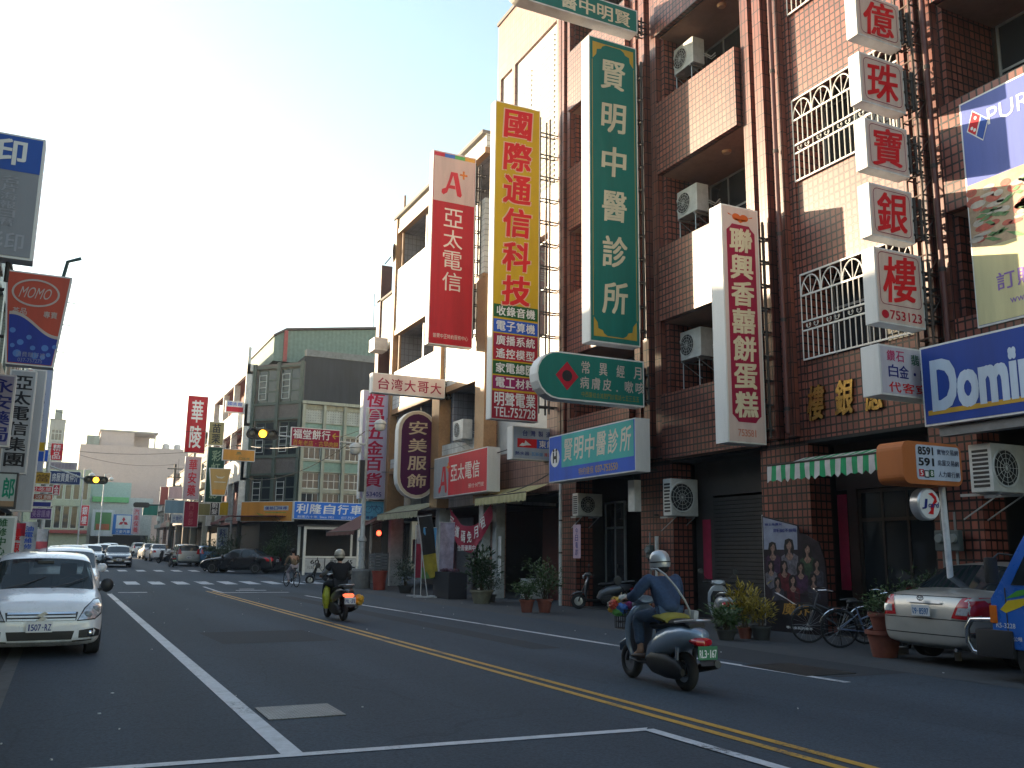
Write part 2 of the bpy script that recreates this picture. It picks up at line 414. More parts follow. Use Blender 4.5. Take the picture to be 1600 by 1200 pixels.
def along(y0, y1, x0, x1, w, n=0):
    ys = [y0]+[y for y in YS if y0 < y < y1]+[y1]
    f = lambda y: x0+(x1-x0)*(y-y0)/(y1-y0)
    return [(y, f(y)-w/2, f(y)+w/2) for y in ys]
ribbon('ground', [(y, -400, 400) for y in YS], ASPH, 0)
PAVE = mt('pavement_concrete', (.048, .053, .061), .85, var=.3, scale=18, bump=.3, stain=.5)
ribbon('pavement', along(-20, 45, 12.6, 12.45, 3.6), PAVE, .004)
GUT = mt('gutter_concrete', (.085, .086, .085), .85, var=.25, scale=9, bump=.3, stain=.6)
ribbon('gutter', along(-10, 45, -1.9, -1.9, 3.0), GUT, .004)
ribbon('gutter_edge', along(-10, 45, -.62, -.62, .1), mt('gutter_gap', (.03, .03, .03), .9), .008)
WHT = roadpaint('road_paint_white', (.52, .54, .57))
YEL = roadpaint('road_paint_yellow', (.50, .28, .04))
PATCH = mt('asphalt_patch', (.024, .029, .037), .9, var=.3, scale=40, bump=.3, stain=.3)
ribbon('lane_line', along(7.4, 36.2, 1.76, 1.66, .17), WHT, .005)
ribbon('lane_line', along(8.95, 28.5, 9.12, 8.22, .13), WHT, .008)
ribbon('lane_line', along(28.5, 33.5, 8.22, 8.05, .13), WHT, .008)
ribbon('centre_line', along(2, 38, 5.44, 5.22, .10), YEL, .005)
ribbon('centre_line', along(2, 38, 5.66, 5.44, .10), YEL, .005)
def xbar(y0, y1, x0, x1, mat=WHT, dz=.005, name='stop_line'): return ribbon(name, [(y0, x0, x1), (y1, x0, x1)], mat, dz)
mb = MB(); mb.face((-.9, 7.62, .006), (-.9, 7.50, .006), (4.88, 7.22, .006), (4.98, 7.34, .006)); struct(mb.obj('stop_line', WHT))
ribbon('lane_line', along(4.2, 7.26, 5.02, 4.93, .12), WHT, .009)
xbar(36.3, 36.6, 5.6, 8.1); xbar(37.0, 37.4, 2.0, 3.0)
ribbon('scooter_box_line', along(36.6, 41.5, 5.62, 5.58, .12), WHT, .005)
xbar(38.2, 38.5, 6.4, 7.6, name='road_mark'); xbar(39.2, 39.5, 6.7, 7.3, name='road_mark')
def zebra(y0, y1, x0, n, step, wd):
    for i in range(n):
        struct(ribbon('crossing_stripe', [(y0, x0+i*step-wd/2, x0+i*step+wd/2), (y1, x0+i*step-wd/2, x0+i*step+wd/2)], WHT, .006))
zebra(43.6, 46.6, 1.9, 10, 1.04, .56)
zebra(60.5, 63.2, 2.4, 8, 1.05, .5)
ribbon('road_patch', [(9.4, 9.4, 11.3), (13.6, 9.3, 11.2)], PATCH, .003); ribbon('road_patch', along(14, 33, 7.5, 7.2, .55), PATCH, .003); ribbon('road_patch', [(16.5, 2.6, 4.6), (18.9, 2.5, 4.5)], PATCH, .003)
STEEL = tile('checker_plate', (.30, .31, .315), (.22, .23, .235), (.09, .09, .09), .07, .035, .008, .5, .6, .5, .4)
a = tag(MB().bx(1.88, 2.62, 9.0, 9.72, .0, .012).obj('manhole_cover', STEEL, bev=.004), 'square steel chequer plate cover set in the road by the left white line', 'manhole cover')
a = tag(MB().bx(9.05, 9.95, 9.6, 10.9, .0, .011).obj('drain_grate', tile('grate', (.05, .05, .052), (.04, .04, .04), (.012, .012, .012), .06, .04, .012, .6, .8)), 'dark rectangular drain grate in the road beside the right white line', 'drain grate')
t_ = MB()
for k in range(26):
    a_ = random.random()*6.3; t_.leaf((-1.0+random.gauss(0, .16), 11.6+random.gauss(0, .3), .012+random.random()*.03), (cos(a_), sin(a_), .1), (0, 0, 1), .1, .03)
struct(t_.obj('fallen_leaves', mt('dry_leaf', (.20, .10, .05), .8)), 'stuff')['label'] = 'dry brown leaves lying in the gutter'
t_ = MB()
for k in range(60):
    y = random.uniform(7, 40); x = random.uniform(-.3, 13); s_ = random.uniform(.012, .035)
    t_.box((x, y, .006), (s_, s_*random.uniform(.5, 1.2), .01), rz=random.random()*3)
struct(t_.obj('litter', mt('litter_white', (.5, .5, .5), .8)), 'stuff')['label'] = 'tiny scraps of paper scattered over the road'

# ================================================================== BUILDING TOOLS
RZR = -pi/2            # right-hand fronts: they face the street (-x); u runs towards the camera
RZL = pi/2             # left-hand fronts
DARKGLASS = glassmat('window_glass_dark', (.02, .024, .028))
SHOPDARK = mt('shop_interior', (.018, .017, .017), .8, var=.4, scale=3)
ALU = mt('window_aluminium', (.38, .40, .41), .4, .6, var=.1)
WHITEFR = mt('white_frame', (.62, .63, .60), .5, var=.08)
def gridwall(mb, u0, u1, z0, z1, holes, y0, y1):
    """a wall slab y0..y1 with rectangular openings, butted from boxes"""
    us = sorted({u0, u1, *[h[0] for h in holes], *[h[1] for h in holes]}); zs = sorted({z0, z1, *[h[2] for h in holes], *[h[3] for h in holes]})
    us = [u for u in us if u0 <= u <= u1]; zs = [z for z in zs if z0 <= z <= z1]
    for za, zb in zip(zs, zs[1:]):
        st = None
        for ua, ub in list(zip(us, us[1:]))+[(None, None)]:
            op = ua is None or any(h[0] <= ua+1e-6 and ub <= h[1]+1e-6 and h[2] <= za+1e-6 and zb <= h[3]+1e-6 for h in holes)
            if op:
                if st is not None: mb.bx(st, en, y0, y1, za, zb); st = None
            else:
                if st is None: st = ua
                en = ub
def window(par, u0, u1, z0, z1, y, cols=2, rows=1, fr=.05, mat=None, glass=None, rowz=None):
    mb = MB(); mb.bx(u0, u1, y, y+.06, z0, z0+fr).bx(u0, u1, y, y+.06, z1-fr, z1)
    mb.bx(u0, u0+fr, y, y+.06, z0+fr, z1-fr).bx(u1-fr, u1, y, y+.06, z0+fr, z1-fr)
    for i in range(1, cols):
        u = u0+(u1-u0)*i/cols; mb.bx(u-fr*.4, u+fr*.4, y+.005, y+.055, z0+fr, z1-fr)
    for j in range(1, rows):
        z = z0+(z1-z0)*j/rows; mb.bx(u0+fr, u1-fr, y+.008, y+.052, z-fr*.4, z+fr*.4)
    for z in rowz or []: mb.bx(u0+fr, u1-fr, y+.008, y+.052, z-fr*.5, z+fr*.5)
    f = mb.obj('window', mat or ALU, par)
    MB().bx(u0+.01, u1-.01, y+.027, y+.035, z0+.01, z1-.01).obj('pane', glass or DARKGLASS, f)
    return f
FANDARK = mt('fan_black', (.02, .02, .022), .5)
def aircon(label, loc, rz, w=.85, h=.62, d=.34, mat=None, stand=0., group='air conditioner outdoor units on the shop fronts'):
    t = thing('air_conditioner', label, 'air conditioner', loc, rz, group)
    m_ = mat or mt('aircon_cream', (.55, .56, .54), .45, var=.1, scale=5, stain=.3)
    MB().bx(0, w, -d, 0, 0, h).obj('housing', m_, t, bev=.02)
    f = MB(); f.lathe([(h*.36, 0), (h*.39, -.02), (h*.41, -.02), (h*.42, 0)], (w*.40, -d-.002, h*.5), 28, 'y')
    for r in (.1, .2, .3): 
        for k in range(28):
            a0, a1 = 2*pi*k/28, 2*pi*(k+1)/28
            f.bar((w*.40+h*r*cos(a0), -d-.015, h*.5+h*r*sin(a0)), (w*.40+h*r*cos(a1), -d-.015, h*.5+h*r*sin(a1)), .005, 4)
    for k in range(6):
        a0 = pi*k/6; f.bar((w*.4+h*.38*cos(a0), -d-.012, h*.5+h*.38*sin(a0)), (w*.4-h*.38*cos(a0), -d-.012, h*.5-h*.38*sin(a0)), .005, 4)
    f.obj('fan_guard', m_, t)
    MB().lathe([(.001, 0), (h*.37, 0), (h*.37, -.004), (.001, -.004)], (w*.40, -d-.001, h*.5), 28, 'y').obj('fan', FANDARK, t)
    s = MB()
    for k in range(9): s.bx(-.006, 0, -d*.85, -d*.15, h*(.1+.09*k), h*(.1+.09*k)+h*.055)
    s.obj('side_louvre', FANDARK, t)
    b = MB()
    for x in (w*.15, w*.85): b.bx(x-.02, x+.02, -d, .3, -.05, -.005).bar((x, -d+.03, -.05), (x, .28, -.05-d*.9), .014, 6)
    if stand:
        for x in (w*.15, w*.85): b.bar((x, -d+.06, -.05), (x, -d+.06, -stand), .016, 6)
    b.obj('bracket', ALU, t)
    p = MB(); p.tube([(w*.92, -.05, h*.4), (w*1.05, -.02, h*.4), (w*1.1, .15, h*.3), (w*1.1, .3, h*.5)], .018, 6)
    p.tube([(w*.92, -.05, h*.3), (w*1.07, -.04, h*.3), (w*1.12, .15, h*.2), (w*1.12, .3, h*.4)], .012, 6)
    p.obj('pipe', mt('pipe_white', (.5, .5, .48), .5), t)
    return t

# ---------------------------------------------------------- the long brick apartment building on the right
BRICK = tile('brick_tile', (.28, .084, .056), (.165, .050, .036), (.008, .004, .004), .15, .172, .02, .4, .5)
BRICKD = tile('brick_tile_dark', (.21, .068, .046), (.15, .048, .036), (.016, .008, .008), .13, .34, .014, .35, .5)
SOFF = mt('soffit_paint', (.30, .17, .12), .8, var=.1, stain=.3)
BR = thing('brick_apartment_building', 'long red brown tiled apartment building with ribbed pilasters and recessed balconies', 'building', (14.2, 25.6, 0), RZR)
PIL = [(0, .95), (4.5, 6.0), (9.4, 10.9), (13.95, 14.95), (21, 22.4), (27.4, 28.4)]
BAYS = [(.95, 4.5), (6.0, 9.4), (10.9, 13.95), (14.95, 21), (22.4, 27.4)]
for a, b in PIL:
    mb = MB(); mb.bx(a, b, -.0, .62, 0, 4.05); mb.bx(a, b, 0, 1.4, 4.05, 20.6)
    mb.obj('pillar', BRICK, BR)
    mb = MB(); n = 3; st = (b-a)/n
    for i in range(n): mb.bx(a+st*i+.03, a+st*i+st*.62, -.16-.05*(i == 1), -.002, 4.15, 20.6)
    mb.obj('rib', BRICKD, BR)
LV = [(4.05, 5.75), (7.75, 9.8), (11.95, 14.05), (16.15, 18.25)]
for bi in (0, 1, 3, 4):
    a, b = BAYS[bi]
    for z0, z1 in LV:
        pw = MB(); pw.bx(a+.002, b-.22, -.32, -.14, z0, z1)           # parapet face
        pw.bx(b-.222, b-.04, -.318, 0.0, z0+.002, z1-.002)      # its return
        pw.bx(a, b-.05, -.135, 1.5, z0+.02, z0+.1); pw.obj('balcony', BRICK, BR)
    MB().bx(a, b, -.05, .3, 19.6, 20.6).obj('cornice', BRICK, BR)
wall = MB()
a, b = BAYS[2]
gridwall(wall, a, b, 4.05, 20.6, [(a, b, z0, z1) for z0, z1 in ((5.77, 7.75), (9.9, 11.92), (14.05, 16.05), (18.2, 19.8))], .04, .3)
wall.obj('wall', BRICK, BR)
for bi in (0, 1, 3, 4):
    a, b = BAYS[bi]
    for z0, z1 in LV: MB().bx(a, b-.05, -.134, 1.498, z0-.01, z0+.018).obj('soffit', SOFF, BR)
for z0 in (5.6, 9.72, 13.87, 18.0): MB().bx(BAYS[2][0], BAYS[2][1], .3, 1.5, z0, z0+.15).obj('floor_slab', SOFF, BR)
for bi in (0, 1):
    a, b = BAYS[bi]
    for z0, _ in LV[1:]: MB().lathe([(.0, -.06), (.1, -.06), (.13, 0), (.13, .03)], ((a+b)/2+.4, .4, z0-.015), 16).obj('ceiling_lamp', mt('lamp_glass_off', (.5, .33, .2), .3), BR)
bk = MB()
for bi in range(5):
    a, b = BAYS[bi]; bk.bx(a, b, 1.5, 1.6, 4.25, 20.6)
bk.bx(0, 28.4, 1.6, 12, 4.05, 20.6)
bk.obj('inner_wall', mt('inner_wall_plaster', (.16, .11, .085), .85, stain=.4), BR)
for bi in (0, 1, 3, 4):
    a, b = BAYS[bi]
    for z0, z1 in ((5.2, 7.7), (9.3, 11.9), (13.5, 16.1), (17.8, 19.5)):
        window(BR, a+.1, b-.1, z0, z1, 1.40, 4, 1, .05, rowz=[z0+(z1-z0)*.62])
for z0, z1 in ((5.77, 7.75), (9.9, 11.92), (14.05, 16.05)):
    window(BR, BAYS[2][0]+.05, BAYS[2][1]-.05, z0, z1, .9, 3, 1, .05, rowz=[z0+1.3])
WHT_IRON = mt('white_iron', (.66, .66, .62), .45, var=.08)
for z0, z1 in ((5.77, 7.75), (9.9, 11.92), (14.05, 16.05)):
    mb = MB(); a, b = BAYS[2]; a += .03; b -= .03; y = -.02; H_ = z1-z0
    zz = [z0+.03, z0+H_*.34, z0+H_*.44, z0+H_*.74, z1-.03]
    for z in zz: mb.bx(a, b, y-.016, y+.016, z-.018, z+.018)
    nb = 20
    for i in range(nb+1):
        u = a+(b-a)*i/nb
        mb.bar((u, y, zz[0]), (u, y, zz[1]), .013, 6).bar((u, y, zz[2]), (u, y, zz[3]), .013, 6)
        if i % 4 == 0: mb.bar((u, y, zz[3]), (u, y, zz[4]), .016, 6).bar((u, y, zz[1]), (u, y, zz[2]), .012, 6)
    for k in range(5):
        cu = a+(b-a)*(k+.5)/5; r = (b-a)/10*.95
        pts = [(cu+r*cos(pi*q/12), y, zz[3]+min(1.5*r*sin(pi*q/12), zz[4]-zz[3])) for q in range(13)]
        mb.tube(pts, .016, 6)
        for q in (3, 6, 9): mb.bar((cu+.04*cos(pi*q/12), y, zz[3]), (cu+r*cos(pi*q/12), y, zz[3]+min(1.5*r*sin(pi*q/12), zz[4]-zz[3])), .011, 6)
        for s_ in (-1, 1):                                     # scrolls in the middle band
            mb.tube([(cu+s_*(.04+.014*q+.04*cos(q*.9)), y, (zz[1]+zz[2])/2+.05*sin(q*.9)) for q in range(12)], .008, 5)
    mb.obj('window_grille', WHT_IRON, BR)
# ground floor
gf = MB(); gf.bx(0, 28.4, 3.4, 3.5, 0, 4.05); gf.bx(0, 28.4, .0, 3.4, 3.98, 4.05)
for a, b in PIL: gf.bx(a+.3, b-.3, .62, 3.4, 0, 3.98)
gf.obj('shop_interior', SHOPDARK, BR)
MB().bx(0, 28.4, .05, 3.4, -.02, .03).obj('shop_floor', mt('shop_floor_tile', (.06, .06, .06), .5, stain=.4), BR)
SHUT = stripes('shutter_slats', (.060, .054, .050), (.022, .019, .018), .11, 2)
a, b = BAYS[1]
mb = MB()
for i in range(30): mb.bx(a+.75, b-.45, .70, .735+.014*(i % 2), .05+.1*i, .05+.1*i+.088)
mb.obj('roller_shutter', mt('shutter_metal', (.045, .043, .042), .55, .3, stain=.4), BR)
mb = MB(); mb.bx(a, a+.74, .72, .78, .03, 3.1).bx(b-.44, b, .72, .78, .03, 3.1).bx(a, b, .72, .78, 3.1, 3.98)
mb.obj('shop_front', mt('shop_front_dark', (.045, .04, .038), .6, stain=.4), BR)
MB().bx(a+.30, a+.62, .70, .715, 1.0, 2.5).obj('red_couplet', mt('couplet_red', (.35, .02, .06), .6), BR)
a, b = BAYS[2]
mb = MB(); mb.bx(a+.3, a+.55, .75, .8, .03, 3.0).bx(a, b, .75, .81, 3.0, 3.98)
mb.obj('shop_front', mt('shop_front_brown', (.05, .028, .022), .5, stain=.3), BR)
window(BR, a+.56, b, .05, 2.98, .78, 4, 1, .07, mat=mt('bronze_frame', (.05, .04, .035), .4, .5), rowz=[2.35])
MB().bx(a+.02, a+.28, .74, .755, .9, 2.9).obj('red_couplet', MATS['couplet_red'], BR)
MB().bx(PIL[3][1]+.4, PIL[3][1]+.72, .70, .715, 1.3, 3.0).obj('red_couplet', MATS['couplet_red'], BR)
a, b = BAYS[0]
window(BR, a+.05, a+1.2, .05, 3.2, 1.0, 2, 1, .06, rowz=[2.4])
window(BR, b-1.1, b-.05, .05, 3.2, 1.0, 2, 1, .06, rowz=[2.4])
a, b = BAYS[3]
window(BR, a+1.0, b, 1.0, 3.3, .8, 4, 1, .06, rowz=[2.6])
MB().bx(a, b, .75, .86, .05, .98).obj('shop_front', MATS['shop_front_brown'], BR)
cl = MB()                                                       # shelves and goods deep in the open shops
for k in range(60):
    u = random.uniform(1.9, 3.2); cl.box((u, 2.9+random.uniform(-.3, .2), random.choice((.3, .8, 1.3, 1.8, 2.3))), (random.uniform(.1, .3), .2, random.uniform(.1, .35)))
cl.obj('shop_goods', mt('goods_mixed', (.16, .14, .13), .7, var=.7, scale=4), BR)
for k in range(4): cl2 = None
MB().bx(-.3, 28.7, -.25, 12, 20.6, 20.75).obj('roof', mt('roof_slab', (.2, .19, .18), .9), BR)

# ---------------------------------------------------------- pink tiled building with white louvre panels
PINK = tile('pink_tile', (.36, .20, .16), (.29, .155, .125), (.07, .04, .035), .19, .3, .012, .45, .3)
WTILE = tile('white_tile', (.66, .66, .62), (.60, .60, .57), (.30, .30, .28), .9, .22, .015, .4, .4)
TAN = mt('tan_tile', (.34, .19, .09), .5, stain=.3, var=.15, scale=10)
WMET = mt('white_cladding', (.50, .495, .47), .5, var=.06, stain=.15)
B2 = thing('pink_tiled_building', 'tall pink tiled building with white louvred panels beside the brick apartment building', 'building', (14.2, 31.0, 0), RZR)
mb = MB(); mb.bx(0, 5.35, 0, .4, 20.4, 22.9).bx(0, 5.35, 0, .4, 12.6, 13.5).bx(0, .3, 0, .4, 13.5, 20.4).bx(5.0, 5.35, 0, .4, 13.5, 20.4).bx(1.35, 1.6, 0, .4, 13.5, 20.4)
mb.bx(0, 5.35, -.02, .4, 3.6, 5.15); mb.bx(.0, .35, 0, .4, 5.15, 12.6).bx(4.4, 5.35, 0, .4, 5.15, 12.6)
mb.bx(0, 5.35, .42, 11, 3.6, 22.7); mb.bx(0, .3, 0, .5, 0, 3.6)
mb.obj('wall', PINK, B2)
for q in ((.3, 1.35, .1, .4, 13.5, 20.4), (1.6, 5.0, .1, .4, 13.5, 20.4), (.35, 4.4, .05, .4, 5.15, 8.9)): MB().bx(*q).obj('cladding', WMET, B2)
for u0, u1, za, zb in ((2.1, 2.9, 17.2, 19.6), (3.5, 4.7, 14.3, 20.1), (2.9, 3.5, 14.0, 16.6)):
    mb = MB(); n = int((zb-za)/.2)
    for k in range(n): mb.box(((u0+u1)/2, .085, za+.2*k+.1), (u1-u0, .05, .1), rx=.5)
    mb.obj('louvre', mt('louvre_white', (.30, .30, .285), .5), B2)
window(B2, .5, 4.3, 9.0, 12.5, .2, 4, 2, .06, WHITEFR)
mb = MB(); mb.bx(.3, 5.35, 2.6, 2.7, 0, 3.6).bx(.3, 5.35, .4, 2.6, 3.5, 3.6); mb.obj('shop_interior', SHOPDARK, B2)
mb = MB(); mb.bx(.3, .62, -.05, .3, 0, 3.4); mb.obj('pillar', mt('pillar_white', (.42, .43, .42), .6, stain=.4), B2)
MB().bx(1.3, 3.2, 1.5, 1.56, 0, 3.2).obj('shop_front', mt('shop_front_maroon', (.10, .028, .026), .6, stain=.3), B2)
window(B2, 3.25, 5.2, .05, 3.1, 1.5, 3, 1, .05, rowz=[2.4], mat=MATS['bronze_frame'])
for z in (.7, 1.5): MB().bx(.66, .9, .02, .04, z, z+.7).obj('notice', mt('notice_white', (.6, .6, .58), .6), B2)
MB().bx(-.02, 5.37, -.06, 11, 22.9, 23.05).obj('roof', MATS['roof_slab'], B2)

# ---------------------------------------------------------- white building with long balcony bands
BTILE = tile('blue_grey_tile', (.24, .24, .27), (.21, .21, .24), (.1, .1, .12), .22, .3, .012, .4, .2)
B3 = thing('white_balcony_building', 'white building with long ribbed balcony bands and tan pillars near the side street', 'building', (14.2, 42.0, 0), RZR)
for z0, z1 in ((5.5, 5.95), (8.35, 10.2), (12.3, 15.4), (17.55, 18.1)): MB().bx(.1, 11, -.45, -.25, z0, z1).obj('balcony_band', WTILE, B3)
mb = MB()
for z0 in (5.25, 8.1, 12.05, 17.3): mb.bx(0, 11.0, -.5, -.22, z0, z0+.245)
for u in (6.2, 10.75): mb.bx(u, u+.85, -.62, -.1, 3.4, 12.0)
mb.bx(0, .35, -.55, .3, 3.4, 18.1); mb.obj('trim', TAN, B3)
mb = MB(); mb.bx(0, 11, 1.3, 11, 3.4, 18.1)
for z0 in (5.3, 8.15, 12.1, 17.35): mb.bx(.35, 11, -.21, 1.3, z0, z0+.2)
for u in (.35, 3.6, 7.4): mb.bx(u, u+.2, -.2, 1.3, 5.5, 17.3)
mb.obj('wall', BTILE, B3)
for u in (.8, 4.0, 7.8):
    for z in (6.2, 10.5, 15.6): window(B3, u, u+2.4, z, z+1.5, 1.24, 3, 1, .05)
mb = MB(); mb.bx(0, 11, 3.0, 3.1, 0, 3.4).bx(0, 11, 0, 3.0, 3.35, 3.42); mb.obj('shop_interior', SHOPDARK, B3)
for u in (0, 6.15, 10.6): MB().bx(u, u+.4, -.3, .3, 0, 3.4).obj('pillar', MATS['pillar_white'], B3)
mb = MB(); mb.bx(6.6, 8.2, .5, .55, 0, 3.0); mb.obj('shop_front', mt('shop_front_grey', (.10, .10, .115), .5, stain=.4), B3)
mb = MB(); mb.bx(0, 11, -.62, 11, 18.1, 18.25); mb.obj('roof', MATS['roof_slab'], B3)
cl = MB()                                                       # clothes on rails inside the dress shop
for k in range(26):
    u = .8+k*.2; cl.bx(u, u+.12, .3+random.random()*1.4, 1.9, random.uniform(.6, 1.1), 2.2)
cl.obj('clothes_rail', mt('clothes_mixed', (.2, .1, .13), .9, var=.8, scale=2), B3)

# ---------------------------------------------------------- narrow maroon-pillared building on the corner of the side street
MAR = mt('maroon_tile', (.075, .028, .024), .55, stain=.3)
B4 = thing('narrow_corner_building', 'narrow white building with dark maroon pillars at the near corner of the side street', 'building', (14.2, 45.3, 0), RZR)
MB().bx(0, .55, -.3, .3, 3.3, 16.6).obj('pillar', MAR, B4); MB().bx(2.55, 3.25, -.3, .3, 3.3, 17.2).obj('pillar', MAR, B4)
mb = MB()
for z0, z1 in ((4.9, 6.6), (8.6, 9.9), (11.9, 14.6)): mb.bx(.55, 2.55, -.2, 0, z0, z1)
mb.bx(.0, 3.25, .8, 9, 3.3, 14.4); mb.bx(.0, .14, -.2, .8, 3.3, 14.6)
mb.obj('wall', mt('white_plaster', (.60, .59, .55), .8, stain=.35), B4)
for z in (6.7, 10.0): window(B4, .7, 2.5, z, z+1.7, .74, 2, 1, .05)
mb = MB(); mb.bx(.2, 3.25, 2.6, 2.7, 0, 3.3).bx(0, 3.25, 0, 2.6, 3.2, 3.3); mb.obj('shop_interior', SHOPDARK, B4)
mb = MB(); mb.bx(0, .4, -.2, .3, 0, 3.3); mb.obj('column', MATS['pillar_white'], B4)
mb = MB(); mb.bx(0, 3.25, -.3, 9, 14.6, 14.72); mb.obj('roof', MATS['roof_slab'], B4)
# ---------------------------------------------------------- the corner building across the side street
CONC = mt('dark_concrete', (.035, .037, .041), .9, var=.35, scale=3, stain=.7, bump=.3, streak=True)
PALE = mt('pale_green_plaster', (.34, .33, .25), .8, stain=.35, streak=True)
MINT = mt('mint_panel', (.22, .33, .27), .7, stain=.25)
GRN = mt('dull_green_paint', (.075, .095, .075), .7, stain=.35)
BRN = mt('brown_spandrel', (.14, .115, .10), .8, stain=.4)
z0g = gz(60)
CB = thing('grey_corner_building', 'old grey concrete corner building with green roof shed across the side street', 'building', (13.55, 60.0, z0g))
NB = 6; BW = 8.4/NB
mb = MB(); gridwall(mb, 0, 8.5, 3.6, 11.0, [(BW*i+.2, BW*(i+1), za, zb) for i in range(NB) for za, zb in ((3.85, 5.15), (5.4, 6.5), (6.55, 7.2), (7.35, 8.95), (9.05, 9.75), (9.8, 10.7))], -.05, .25)
mb.bx(-.05, 8.55, -.30, -.052, 11.02, 11.22); mb.obj('window_wall', PALE, CB)
LAT = tile('breeze_block', (.03, .035, .03), (.03, .035, .03), (.46, .47, .42), .17, .17, .07, .8, .3)
for i in range(NB):
    u = BW*i; MB().bx(u, u+.2, -.25, -.052, 3.6, 11.0).obj('post', PALE, CB)
    for za, zb in ((6.55, 7.2), (9.05, 9.75)): MB().bx(u+.2, u+BW, .03, .12, za, zb).obj('spandrel', MINT, CB)
    MB().bx(u+.2, u+BW, .03, .12, 9.8, 10.7).obj('breeze_blocks', LAT, CB)
    window(CB, u+.21, u+BW-.01, 3.86, 5.14, .1, 3, 2, .05, WHITEFR); window(CB, u+.21, u+BW-.01, 5.41, 6.49, .1, 3, 2, .05, WHITEFR); window(CB, u+.21, u+BW-.01, 7.36, 8.94, .1, 3, 2, .05, WHITEFR, rowz=[8.4])
mb = MB(); mb.bx(0, 8.5, .26, 12, 3.6, 14.3); mb.bx(0, 8.5, .05, .26, 11.0, 14.3); mb.bx(0, 8.5, 2.6, 12, 0, 3.6); mb.obj('wall', CONC, CB)
mb = MB(); mb.bx(.05, 8.5, -.02, .4, 14.3, 14.75); mb.obj('parapet', mt('parapet_grey', (.2, .2, .19), .9, stain=.5), CB)
# chamfered front with two columns of windows
ch = math.atan2(-3.2, 2.7)
L_ = math.hypot(2.7, 3.2)
CH = thing('chamfer', '', '', (-2.7, 3.2, 0), ch)
for k in list(CH.keys()): del CH[k]
bpy.data.objects.remove(CH)
def chm(fn, name, mat):
    mb = MB(); fn(mb); o = mb.obj(name, mat, CB); o.location = (-2.7, 3.2, 0); o.rotation_euler.z = ch; return o
HOLES = [(.35+1.95*i, .35+1.95*i+1.6, z, z+2.35) for i in range(2) for z in (3.9, 7.6, 11.2)]
chm(lambda q: gridwall(q, 0, L_, 3.3, 13.9, HOLES, -.02, .2), 'chamfer_wall', BRN)
def posts(q):
    for u in (0, 2.03, L_-.22): q.bx(u, u+.24, -.16, -.021, 3.3, 13.95)
    for z in (3.75, 6.3, 7.45, 10.0, 11.05, 13.6): q.bx(.24, 2.03, -.1, -.022, z, z+.14); q.bx(2.27, L_-.22, -.1, -.022, z, z+.14)
chm(posts, 'frame', GRN)
for h in HOLES:
    o = window(CB, h[0], h[1], h[2], h[3], .05, 2, 1, .09, GRN, rowz=[h[2]+.8, h[2]+1.6]); o.location = (-2.7, 3.2, 0); o.rotation_euler.z = ch
    mb = MB(); u = h[0]+.12
    for k in range(5): mb.bx(u, u+.62, -.03, -.01, h[2]+.25+k*.42, h[2]+.28+k*.42)
    mb.bx(u, u+.03, -.03, -.01, h[2]+.25, h[2]+2.0).bx(u+.6, u+.63, -.03, -.01, h[2]+.25, h[2]+2.0)
    o = mb.obj('window_grille', WHITEFR, CB); o.location = (-2.7, 3.2, 0); o.rotation_euler.z = ch
# main front on the street: white balcony bands and maroon recesses
def fr(fn, name, mat):
    mb = MB(); fn(mb); o = mb.obj(name, mat, CB); o.location = (-2.7, 18.4, 0); o.rotation_euler.z = RZR; return o
def bands(q):
    for z0, z1 in ((6.0, 7.6), (9.7, 11.2), (13.3, 15.2)): q.bx(0, 15.2, -.5, -.3, z0, z1)
    for u in (0, 5, 10, 14.9): q.bx(u, u+.3, -.52, -.1, 3.3, 14)
fr(bands, 'balcony_band', MATS['white_plaster'])
fr(lambda q: (q.bx(0, 15.2, .6, 2.6, 3.3, 14), q.bx(0, 15.2, -.3, .6, 6.0, 6.2), q.bx(0, 15.2, -.3, .6, 9.7, 9.9), q.bx(0, 15.2, -.3, .6, 13.3, 13.5)), 'recess', mt('maroon_recess', (.17, .06, .055), .8, stain=.3))
fr(lambda q: (q.bx(0, 15.2, 1.0, 2.6, 0, 3.3),), 'shop_interior', SHOPDARK)
# green metal shed on the roof
SHED = stripes('shed_sheet', (.19, .26, .21), (.165, .225, .185), .3, 0)
mb = MB(); mb.prism([(-1.7, 14.2), (8.6, 14.2), (8.6, 16.5), (5.9, 17.3), (-.9, 16.4), (-1.7, 15.9)], 'y', 2.2, 12); mb.obj('roof_shed', SHED, CB)
mb = MB(); mb.prism([(-1.8, 15.9), (-.9, 16.45), (5.9, 17.36), (8.9, 16.5), (8.9, 16.6), (5.9, 17.48), (-.95, 16.56), (-1.8, 16.02)], 'y', 2.0, 12.2); mb.obj('shed_roof', mt('shed_roof_brown', (.10, .075, .07), .7), CB)
mb = MB(); mb.bx(-1.05, -.8, 2.05, 2.19, 14.2, 16.4); mb.obj('shed_post', mt('post_red', (.34, .06, .05), .6), CB)

